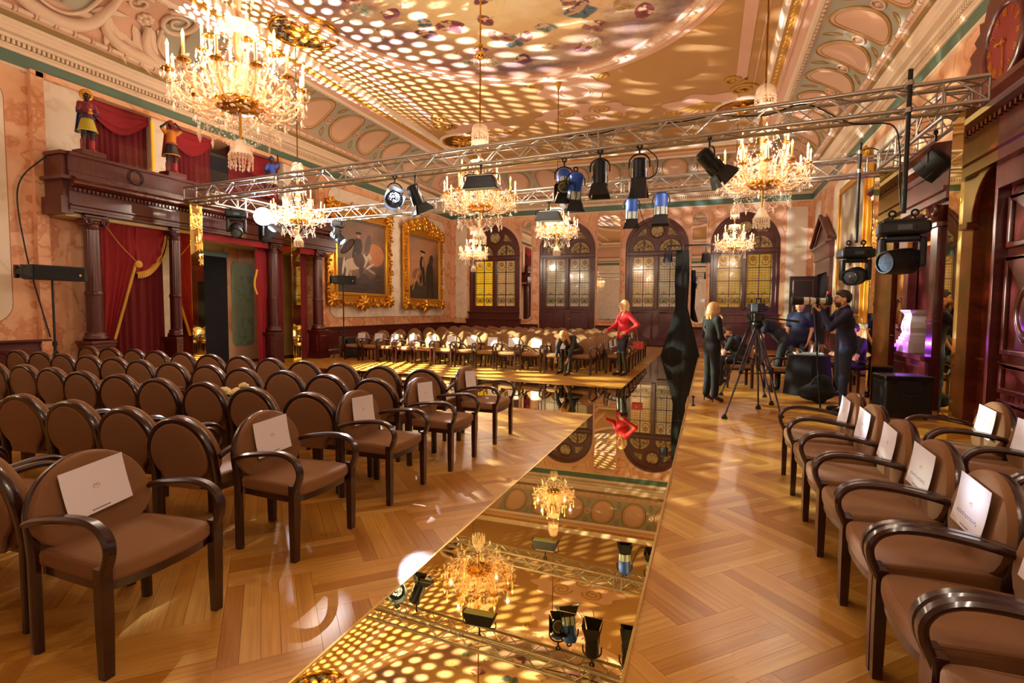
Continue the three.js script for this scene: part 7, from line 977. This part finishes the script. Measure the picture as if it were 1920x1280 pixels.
// ================= painted statues of the gallery =================
function statue(label, pos, turn, o) {
  const t = thing('statue', label, 'statue', pos, turn), s = 0.6; const J2 = (l) => l; t.scale.setScalar(0.62);
  const A = o.arms; const dark = lin(0x2a1a16);
  const b = colored(netMesh([cap([0, 0.9, 0], [0, 1.3, 0], 0.12, 0.13), cap([0, 1.35, 0], [0, 1.5, 0], 0.05), cap([0.17, 1.38, 0], A[0], 0.05, 0.04), cap(A[0], A[1], 0.04, 0.032), cap([-0.17, 1.38, 0], A[2], 0.05, 0.04), cap(A[2], A[3], 0.04, 0.032), cap([0.09, 0.85, 0], [0.1, 0.45, 0.03], 0.085, 0.06), cap([0.1, 0.45, 0.03], [0.1, 0.05, 0], 0.058, 0.045), cap([-0.09, 0.85, 0], [-0.12, 0.45, 0.05], 0.085, 0.06), cap([-0.12, 0.45, 0.05], [-0.13, 0.05, 0.02], 0.058, 0.045)], 0.018), () => dark);
  const hd = headGeo(0x2c1c17, { lip: 0x5a2a22 }).applyMatrix4(new THREE.Matrix4().makeTranslation(0, 1.62, 0.01)); const body = shadow(new THREE.Mesh(mergeGeometries([b, hd].map((g) => { const q = g.toNonIndexed(); return q; })), skinMat)); body.name = numbered('body'); t.add(body);
  const C = (h) => Phy({ color: h, roughness: 0.4, clearcoat: 0.4 });
  part('tunic', netMesh([cap([0, 1.0, 0], [0, 1.35, 0], 0.14, 0.15), cap([0.16, 1.38, 0], [-0.16, 1.38, 0], 0.08), cap([0.17, 1.38, 0], mixv([0.17, 1.38, 0], A[0], 0.7), 0.07, 0.065), cap([-0.17, 1.38, 0], mixv([-0.17, 1.38, 0], A[2], 0.7), 0.07, 0.065)], 0.016), C(o.tunic), t);
  part('skirt', lathe([[0.14, 1.02], [0.17, 0.9], [0.22, 0.72], [0.25, 0.6], [0.23, 0.6], [0.13, 0.95]], 18), C(o.skirt), t); part('sash', T(new THREE.TorusGeometry(0.16, 0.035, 8, 20), 0, 1.0, 0, PI / 2), C(o.sash), t); part('hem', T(new THREE.TorusGeometry(0.24, 0.02, 6, 24), 0, 0.61, 0, PI / 2), C(o.hem), t);
  for (const x of [0.1, -0.13]) part('boot', netMesh([cap([x, 0.32, 0.02], [x, 0.06, 0], 0.07, 0.06), cap([x, 0.05, 0], [x * 1.1, 0.04, 0.15], 0.055, 0.045)], 0.016), C(0xa01820), t);
  part('cloak', curtainGeo(0.5, 1, 4, 0.02, (u, v) => [(u - 0.5) * (0.34 + 0.2 * v), 1.42 - 0.85 * v, -0.16 - 0.06 * v]), C(o.cloak), t);
  if (o.halo) { part('headdress', T(new THREE.TorusGeometry(0.13, 0.045, 8, 24), 0, 1.68, -0.03), MAT.gilt, t); part('plume', [sph(0.1, 10, 0, 1.74, -0.04, [1, 0.7, 0.6])], MAT.gilt, t); } else part('turban', [T(new THREE.TorusGeometry(0.085, 0.045, 8, 18), 0, 1.69, -0.01, PI / 2), sph(0.08, 10, 0, 1.74, -0.01)], C(o.cloak), t);
  if (o.held) part('vessel', lathe([[0.001, 0], [0.05, 0.01], [0.07, 0.06], [0.03, 0.12], [0.05, 0.16]], 14, o.held[0], o.held[1], o.held[2]), MAT.gilt, t);
}
statue('painted statue in a red tunic and yellow skirt with a golden headdress, left gallery end', [-10.9, 4.36, -6.75], 1.25, { tunic: 0x7a1830, skirt: 0xb5a52a, sash: 0x24306a, hem: 0xc8b84a, cloak: 0x1c2a66, halo: 1, arms: [[0.24, 1.12, 0.06], [0.08, 1.12, 0.22], [-0.24, 1.12, 0.06], [-0.06, 1.08, 0.22]], held: [0.02, 1.05, 0.24] });
statue('painted statue with raised arms, orange chest and dark banded skirt, second gallery plinth', [-10.9, 4.36, -8.4], 1.1, { tunic: 0xc87a1c, skirt: 0x1c1a20, sash: 0x9a4a1c, hem: 0xd08a2a, cloak: 0xa0161e, arms: [[0.3, 1.5, 0.08], [0.1, 1.68, 0.16], [-0.3, 1.5, 0.08], [-0.1, 1.7, 0.16]] });
statue('painted statue in blue and white seen above the truss, third gallery plinth', [-10.9, 4.36, -11.2], 1.0, { tunic: 0x2a50b0, skirt: 0xd8d4d0, sash: 0xa0161e, hem: 0xd08a2a, cloak: 0x12306a, arms: [[0.25, 1.5, 0.1], [0.22, 1.85, 0.1], [-0.26, 1.14, 0.05], [-0.1, 1.1, 0.22]] });
// ================= PAINTINGS =================
function giltFrame(label, frameLabel, wallX, face, zc, yc, w, h, fw, crest, draw, lumps) {
  const t = thing('framed_painting', label, 'painting', [wallX, yc, zc], face); // local x along the wall, z out of it
  const tex = canvasTex(512, Math.round(512 * h / w), draw); const cv = new THREE.BoxGeometry(w, h, 0.02); cv.translate(0, 0, 0.06); const m = part('canvas', keepUV(cv), Std({ map: tex, roughness: 0.55 }), t);
  const prof = (s) => [[0, 0], [0.1, 0], [0.16, 0.3], [0.12, 0.5], [0.13, 0.8], [0.05, 1], [0, 1]].map(([a, b]) => [a, b * s]);
  for (const [ww, hh, rz, ox, oy] of [[w + 2 * fw, fw, 0, 0, h / 2], [w + 2 * fw, fw, PI, 0, -h / 2], [h + 2 * fw, fw, PI / 2, -w / 2, 0], [h + 2 * fw, fw, -PI / 2, w / 2, 0]]) { const g = slab([[-ww / 2 + fw, 0], [ww / 2 - fw, 0], [ww / 2, fw], [-ww / 2, fw]], 0.1, 0.03); g.rotateZ(rz); g.translate(ox, oy, 0.02); part('frame_side', g, MAT.gilt, t); const b = slab([[-ww / 2 + fw, 0], [ww / 2 - fw, 0], [ww / 2 - fw * 0.75, fw * 0.22], [-ww / 2 + fw * 0.75, fw * 0.22]], 0.05, 0.015); b.rotateZ(rz); b.translate(ox, oy, 0.1); part('inner_moulding', b, MAT.gilt, t); }
  // carved leaves and shells along the frame
  if (lumps) { const P = w + h; const edge = []; const n = lumps; for (let i = 0; i < n; i++) { const f = i / n * 2 * P; let x, y, nx, ny; if (f < w) { x = -w / 2 + f; y = h / 2; nx = 0; ny = 1; } else if (f < w + h) { x = w / 2; y = h / 2 - (f - w); nx = 1; ny = 0; } else if (f < 2 * w + h) { x = w / 2 - (f - w - h); y = -h / 2; nx = 0; ny = -1; } else { x = -w / 2; y = -h / 2 + (f - 2 * w - h); nx = -1; ny = 0; } edge.push([x + nx * fw * rr(0.55, 1.1), y + ny * fw * rr(0.55, 1.1), Math.atan2(ny, nx)]); }
    for (let k = 0; k < n; k += 3) { const gs = []; for (let q = k; q < Math.min(n, k + 3); q++) { const [x, y, a] = edge[q]; gs.push(T(new THREE.SphereGeometry(0.06, 7, 5), x, y, 0.1 + rr(0, 0.05), rr(-0.4, 0.4), rr(-0.4, 0.4), a + rr(-0.9, 0.9), [rr(1, 1.8), rr(0.5, 0.8), 0.7]), T(new THREE.TorusGeometry(0.045, 0.016, 5, 9, 4.2), x + rr(-0.05, 0.05), y + rr(-0.05, 0.05), 0.12, 0, 0, rr(0, 6))); } part('carved_leaves', gs, MAT.gilt, t); }
    const clus = (x, y, s, nm) => { const gs = []; for (let k = 0; k < 9; k++) { const a = k * 0.7; gs.push(T(new THREE.SphereGeometry(0.09 * s, 8, 6), x + 0.13 * s * Math.cos(a), y + 0.1 * s * Math.sin(a), 0.13, 0, 0, a, [1.6, 0.6, 0.7])); } gs.push(sph(0.1 * s, 10, x, y, 0.16)); part(nm, gs, MAT.gilt, t); };
    for (const sx of [-1, 1]) for (const sy of [-1, 1]) clus(sx * (w / 2 + fw * 0.6), sy * (h / 2 + fw * 0.6), 1.1, 'corner_shell'); clus(0, -h / 2 - fw * 0.8, 1.3, 'bottom_shell'); if (crest) { for (const x of [-0.5, -0.28, 0, 0.28, 0.5]) clus(x * w * 0.8, h / 2 + fw * 0.9 + crest * (1 - Math.abs(x) * 1.7), 1.2, 'crest'); } }
  return t;
}
const horseScene = (dark) => (g, w, h) => {
  const gr = g.createLinearGradient(0, 0, w, h); gr.addColorStop(0, dark ? '#8a7260' : '#6c6468'); gr.addColorStop(0.45, dark ? '#b5784a' : '#8f6f5c'); gr.addColorStop(0.62, '#6a4a36'); gr.addColorStop(1, '#2c2018'); g.fillStyle = gr; g.fillRect(0, 0, w, h);
  for (let i = 0; i < 120; i++) { g.fillStyle = `rgba(${rr(120, 210) | 0},${rr(90, 140) | 0},${rr(60, 110) | 0},0.06)`; g.beginPath(); g.ellipse(rr(0, w), rr(0, h * 0.6), rr(20, 120), rr(8, 40), rr(-0.5, 0.5), 0, 7); g.fill(); }
  if (!dark) { g.fillStyle = 'rgba(240,150,80,0.55)'; g.beginPath(); g.ellipse(w * 0.78, h * 0.45, w * 0.2, h * 0.16, 0, 0, 7); g.fill(); g.fillStyle = 'rgba(60,44,36,0.7)'; g.fillRect(0, h * 0.55, w * 0.25, h * 0.3); }
  const E = (x, y, rx, ry, rot, c) => { g.fillStyle = c; g.beginPath(); g.ellipse(x * w, y * h, rx * w, ry * h, rot, 0, 7); g.fill(); };
  g.fillStyle = '#3a2a20'; g.beginPath(); g.moveTo(0, h * 0.78); for (let i = 0; i <= 12; i++) g.lineTo(i / 12 * w, h * (0.76 + 0.05 * Math.sin(i * 1.7))); g.lineTo(w, h); g.lineTo(0, h); g.fill();
  for (let i = 0; i < 60; i++) { g.fillStyle = `rgba(${rr(90, 190) | 0},${rr(70, 150) | 0},${rr(60, 130) | 0},0.15)`; g.fillRect(rr(0, w), rr(h * 0.78, h), rr(20, 110), rr(2, 8)); }
  const hc = dark ? '#2a1c14' : '#cdbca4', hc2 = dark ? '#3a281c' : '#a8947c';
  if (!dark) { E(0.36, 0.6, 0.2, 0.085, -0.15, hc); E(0.24, 0.63, 0.09, 0.08, 0, hc); E(0.56, 0.53, 0.06, 0.13, 0.5, hc); E(0.64, 0.47, 0.075, 0.035, 0.7, hc); E(0.2, 0.74, 0.03, 0.1, 0.25, hc); E(0.27, 0.78, 0.025, 0.1, -0.15, hc2); E(0.66, 0.62, 0.1, 0.02, -0.4, hc); E(0.7, 0.69, 0.09, 0.018, 0.3, hc2); E(0.13, 0.65, 0.02, 0.12, 0.2, '#e0d2bc'); E(0.44, 0.55, 0.12, 0.1, 0.2, '#5a3830'); E(0.42, 0.36, 0.085, 0.12, 0.05, '#38241f'); E(0.43, 0.22, 0.035, 0.04, 0, '#c49070'); E(0.43, 0.185, 0.065, 0.018, -0.05, '#1c1412'); E(0.48, 0.66, 0.045, 0.11, 0.1, '#4a2c22'); E(0.62, 0.33, 0.06, 0.16, 0.3, 'rgba(90,70,58,0.8)'); E(0.33, 0.45, 0.02, 0.09, 0.3, '#2c1c18'); }
  else { E(0.68, 0.62, 0.13, 0.24, 0.1, hc); E(0.73, 0.36, 0.07, 0.1, 0.4, hc2); E(0.62, 0.82, 0.05, 0.16, 0, hc); E(0.78, 0.82, 0.05, 0.16, 0, '#201510'); E(0.42, 0.44, 0.075, 0.13, 0, '#1c1512'); E(0.45, 0.42, 0.02, 0.08, 0, '#b89a7c'); E(0.45, 0.27, 0.035, 0.035, 0, '#bf8d6c'); E(0.45, 0.235, 0.09, 0.018, 0.1, '#120d0c'); E(0.38, 0.62, 0.04, 0.14, 0.1, '#1a1310'); E(0.47, 0.62, 0.04, 0.15, -0.05, '#16100e'); E(0.25, 0.6, 0.16, 0.08, -0.3, '#8a5a38'); g.strokeStyle = '#c09068'; g.lineWidth = 14; g.beginPath(); g.moveTo(w * 0.3, h * 0.56); g.lineTo(w * 0.2, h * 0.72); g.lineTo(w * 0.12, h * 0.86); g.stroke(); }
  soften(g, w, h, 3.5); for (let i = 0; i < 2600; i++) { g.fillStyle = `rgba(${rnd() < 0.5 ? '20,14,10' : '225,190,150'},${rr(0.02, 0.1)})`; const x = rr(0, w), y = rr(0, h); g.save(); g.translate(x, y); g.rotate(rr(-1, 1)); g.fillRect(0, 0, rr(4, 26), rr(1, 4)); g.restore(); }
  g.fillStyle = 'rgba(20,12,8,0.25)'; g.fillRect(0, 0, w, 20);
};
giltFrame('large equestrian painting of a rider on a rearing white horse in ornate gilt frame', '', -11.42, PI / 2, -15.7, 3.28, 2.75, 2.5, 0.42, 0, horseScene(false), 84);
giltFrame('narrower equestrian painting with a dark horse and hatted rider in crested gilt frame', '', -11.38, PI / 2, -19.95, 3.2, 2.5, 2.55, 0.36, 0.3, horseScene(true), 72);
giltFrame('tall painting in plain gold frame on the right wall behind the drop poles', '', XR - 0.08, -PI / 2, -16.1, 3.1, 2.6, 3.3, 0.22, 0, (g, w, h) => { const gr = g.createLinearGradient(0, 0, 0, h); gr.addColorStop(0, '#8a7a68'); gr.addColorStop(0.6, '#8f6f50'); gr.addColorStop(1, '#4a3424'); g.fillStyle = gr; g.fillRect(0, 0, w, h); for (let i = 0; i < 90; i++) { g.fillStyle = `rgba(${rr(90, 200) | 0},${rr(70, 150) | 0},${rr(50, 110) | 0},0.1)`; g.beginPath(); g.ellipse(rr(0, w), rr(0, h), rr(10, 60), rr(20, 110), rr(-0.3, 0.3), 0, 7); g.fill(); } g.fillStyle = '#c9b49a'; for (const x of [0.35, 0.42, 0.6, 0.68]) g.fillRect(x * w, h * 0.74, 12, h * 0.2); g.fillStyle = '#b09070'; g.beginPath(); g.ellipse(w * 0.5, h * 0.66, w * 0.22, h * 0.08, 0, 0, 7); g.fill(); g.fillStyle = '#4a2c24'; g.beginPath(); g.ellipse(w * 0.5, h * 0.5, w * 0.1, h * 0.13, 0, 0, 7); g.fill(); }, 0);
// gilt crown ornament over the right painting
{ const t = thing('gilt_ornament', 'gilt carved ornament above the right wall painting', 'ornament', [XR - 0.12, 5.05, -15.2], -PI / 2); const gs = []; for (let k = 0; k < 10; k++) gs.push(T(new THREE.SphereGeometry(0.12, 8, 6), 0.18 * Math.cos(k * 0.63) * (1 + k * 0.05), 0.16 * Math.sin(k * 0.63) + 0.1, 0.02, 0, 0, k * 0.63, [1.5, 0.6, 0.6])); part('carved_leaves', gs, MAT.gilt, t); part('crown_boss', [sph(0.13, 12, 0, 0.1, 0.06)], MAT.gilt, t); }
// ================= EQUIPMENT ON THE FLOOR =================
function tripod(label, apex, feet, hy) {
  const t = thing('tripod', label, 'tripod', [apex[0], 0, apex[2]]); const col = Std({ color: 0x4a4650, metalness: 0.6, roughness: 0.35 }), carbon = MAT.blackMetal;
  for (const f of feet) { const a = [0, hy, 0], b = [f[0] - apex[0], 0.03, f[1] - apex[2]]; const l = part('leg', [rod(mixv(a, b, 0.02), mixv(a, b, 0.52), 0.014, 8).translate(0.018, 0, 0), rod(mixv(a, b, 0.02), mixv(a, b, 0.52), 0.014, 8).translate(-0.018, 0, 0), rod(mixv(a, b, 0.45), b, 0.013, 8)], col, t); part('leg_lock', [sph(0.032, 10, ...mixv(a, b, 0.52))], carbon, l); part('rubber_foot', [rbx(0.08, 0.035, 0.05, 0.012, b[0], 0.018, b[2]), sph(0.028, 8, b[0], 0.045, b[2])], MAT.black, l); part('spreader', rod([0, hy * 0.46, 0], mixv(a, b, 0.53), 0.008, 6), carbon, t); }
  part('bowl', lathe([[0.02, hy - 0.06], [0.07, hy - 0.02], [0.08, hy + 0.03], [0.05, hy + 0.05]], 16), carbon, t); part('fluid_head', [rbx(0.12, 0.12, 0.13, 0.02, 0, hy + 0.11, 0), cyl(0.05, 0.05, 0.17, 14, 0, hy + 0.12, 0, 0, 0, PI / 2)], MAT.black, t); return t; }
{
  const t = tripod('video tripod nearest the catwalk, carrying the small dark camera', [0.66, 0, -8.4], [[0.24, -7.93], [0.99, -8.3], [0.75, -8.95]], 1.3);
  part('pan_bar', [rod([0.04, 1.42, 0], [0.5, 1.36, 0.1], 0.012, 8), rod([0.38, 1.375, 0.075], [0.52, 1.36, 0.1], 0.018, 8)], MAT.black, t);
  const c = thing('video_camera', 'small dark video camera on the near tripod head', 'camera', [0.66, 1.47, -8.4], -0.5); part('body', [rbx(0.12, 0.13, 0.22, 0.02, 0, 0.08, 0)], MAT.black, c); part('lens', [cyl(0.045, 0.045, 0.14, 16, 0, 0.08, -0.17, PI / 2)], MAT.blackGloss, c); part('handle', tube([[0, 0.14, -0.08], [0, 0.2, -0.07], [0, 0.2, 0.07], [0, 0.14, 0.08]], 0.012, 20, 6), MAT.black, c); part('screen', [rbx(0.1, 0.07, 0.012, 0.004, -0.11, 0.1, 0.0, 0, 0.4, 0)], MAT.lens, c);
  tripod('second tripod standing behind the near video tripod', [0.68, 0, -9.75], [[0.24, -10.15], [0.98, -9.4], [0.95, -10.2]], 1.32);
}
{ // tall stand draped in black cloth with lamps on a cross bar
  const t = thing('draped_stand', 'tall stand draped in black cloth at the far end of the catwalk, lamps on top', 'stand', [-0.86, 0, -18.35]);
  const pos = [], n = 40, m = 26; const rad = (y, a) => { const r = y < 1.5 ? 0.21 + 0.34 * (1 - y / 1.5) : 0.2 + 0.015 * Math.sin(y * 3); return r * (1 + 0.1 * Math.sin(a * 7 + y) + 0.05 * Math.sin(a * 13)); };
  const g = new THREE.CylinderGeometry(1, 1, 1, n, m, false), p = g.attributes.position; for (let i = 0; i < p.count; i++) { const y = (p.getY(i) + 0.5) * 3.45, x = p.getX(i), z = p.getZ(i), a = Math.atan2(z, x), r = Math.hypot(x, z) * rad(y, a); p.setXYZ(i, r * Math.cos(a), y + 0.004, r * Math.sin(a)); } g.computeVertexNormals(); part('black_cloth', g, MAT.blackCloth, t);
  part('pole', cyl(0.03, 0.03, 0.7, 10, 0, 3.3, 0), MAT.black, t); part('cross_bar', [rod([-0.5, 3.62, 0], [0.95, 3.62, 0], 0.025, 8)], MAT.black, t);
  for (const [x, y] of [[-0.45, 3.25], [0.72, 3.2]]) { const c = part('lamp', [cyl(0.12, 0.15, 0.3, 16, x, y, 0.05, 0.3), cyl(0.02, 0.02, 0.3, 8, x, y + 0.25, 0)], MAT.black, t); part('lamp_lens', [T(cyl(0.11, 0.11, 0.02, 16), x, y - 0.14, 0.1, 0.3)], MAT.lens, c); }
}
{ const t = thing('draped_table', 'small round table draped in black cloth beside the seated crew', 'table', [1.72, 0, -10.95]); const g = new THREE.CylinderGeometry(0.34, 0.4, 0.7, 40, 6, true), p = g.attributes.position; for (let i = 0; i < p.count; i++) { const a = Math.atan2(p.getZ(i), p.getX(i)), k = 1 + 0.05 * Math.sin(a * 9) * (0.5 - p.getY(i)); p.setX(i, p.getX(i) * k); p.setZ(i, p.getZ(i) * k); } g.translate(0, 0.352, 0); g.computeVertexNormals(); part('cloth', [g, cyl(0.345, 0.345, 0.02, 40, 0, 0.705, 0)], MAT.blackCloth, t);
  const tr = thing('tray', 'shallow grey tray lying on the black-clothed table', 'tray', [1.72, 0.716, -10.95]); part('base', [rbx(0.44, 0.012, 0.3, 0.005, 0, 0.006, 0)], MAT.greyBody, tr); part('rim', [rbx(0.44, 0.03, 0.012, 0.004, 0, 0.02, 0.15), rbx(0.44, 0.03, 0.012, 0.004, 0, 0.02, -0.15), rbx(0.012, 0.03, 0.3, 0.004, 0.22, 0.02, 0), rbx(0.012, 0.03, 0.3, 0.004, -0.22, 0.02, 0)], MAT.greyBody, tr); }
{ const t = thing('bag', 'slumped black bag on the floor behind the photographer', 'bag', [1.72, 0, -9.95]); part('bag_body', netMesh([ell3([0, 0.13, 0], [0.26, 0.14, 0.2]), ell3([0.05, 0.26, 0.02], [0.16, 0.16, 0.14]), ell3([-0.1, 0.1, 0.08], [0.2, 0.1, 0.16]), cap([0, 0.01, 0.1], [0.1, 0.01, -0.1], 0.06)], 0.02, 0.06).translate(0, 0.05, 0), MAT.blackCloth, t); part('strap', tube([[-0.12, 0.3, 0.1], [0, 0.46, 0.06], [0.14, 0.4, 0.04], [0.2, 0.22, 0.1]], 0.014, 24, 6), MAT.black, t); }
{ const t = thing('flight_case', 'big black equipment case on the floor in front of the stove niche', 'case', [2.62, 0, -9.05], 0.15); part('case_body', [rbx(0.6, 0.5, 0.42, 0.03, 0, 0.3, 0)], MAT.black, t); part('lid', [rbx(0.61, 0.08, 0.43, 0.02, 0, 0.57, 0)], MAT.blackMetal, t); for (const [x, z] of [[-0.24, 0.16], [0.24, 0.16], [-0.24, -0.16], [0.24, -0.16]]) part('castor', [cyl(0.03, 0.03, 0.03, 12, x, 0.032, z, 0, 0, PI / 2)], MAT.black, t); for (const x of [-0.18, 0.18]) part('latch', [rbx(0.06, 0.08, 0.012, 0.004, x, 0.53, 0.216)], MAT.blackMetal, t); part('handle', tube([[-0.08, 0.36, 0.21], [-0.07, 0.34, 0.245], [0.07, 0.34, 0.245], [0.08, 0.36, 0.21]], 0.01, 18, 6), MAT.black, t); }
{ const t = thing('subwoofer', 'black bass loudspeaker on the floor left of the far chair rows', 'speaker', [-10.35, 0, -13.75], 1.0); part('cabinet', [rbx(0.6, 0.62, 0.6, 0.02, 0, 0.33, 0)], MAT.blackGloss, t); part('grille', [rbx(0.54, 0.56, 0.02, 0.008, 0, 0.33, 0.305)], MAT.black, t); for (const [x, z] of [[-0.25, 0.25], [0.25, 0.25], [-0.25, -0.25], [0.25, -0.25]]) part('foot', [cyl(0.03, 0.03, 0.03, 10, x, 0.012, z)], MAT.black, t); }
{ const t = thing('floor_fitting', 'small black fitting standing on the parquet beside the catwalk edge', 'fitting', [-0.2, 0, -8.85]); part('base', lathe([[0.001, 0], [0.035, 0], [0.035, 0.015], [0.015, 0.03]], 12), MAT.black, t); part('stem', [cyl(0.011, 0.013, 0.1, 8, 0, 0.075, 0)], MAT.black, t); part('knob', [sph(0.024, 10, 0, 0.14, 0)], MAT.black, t); }
renderer.render(scene, camera);
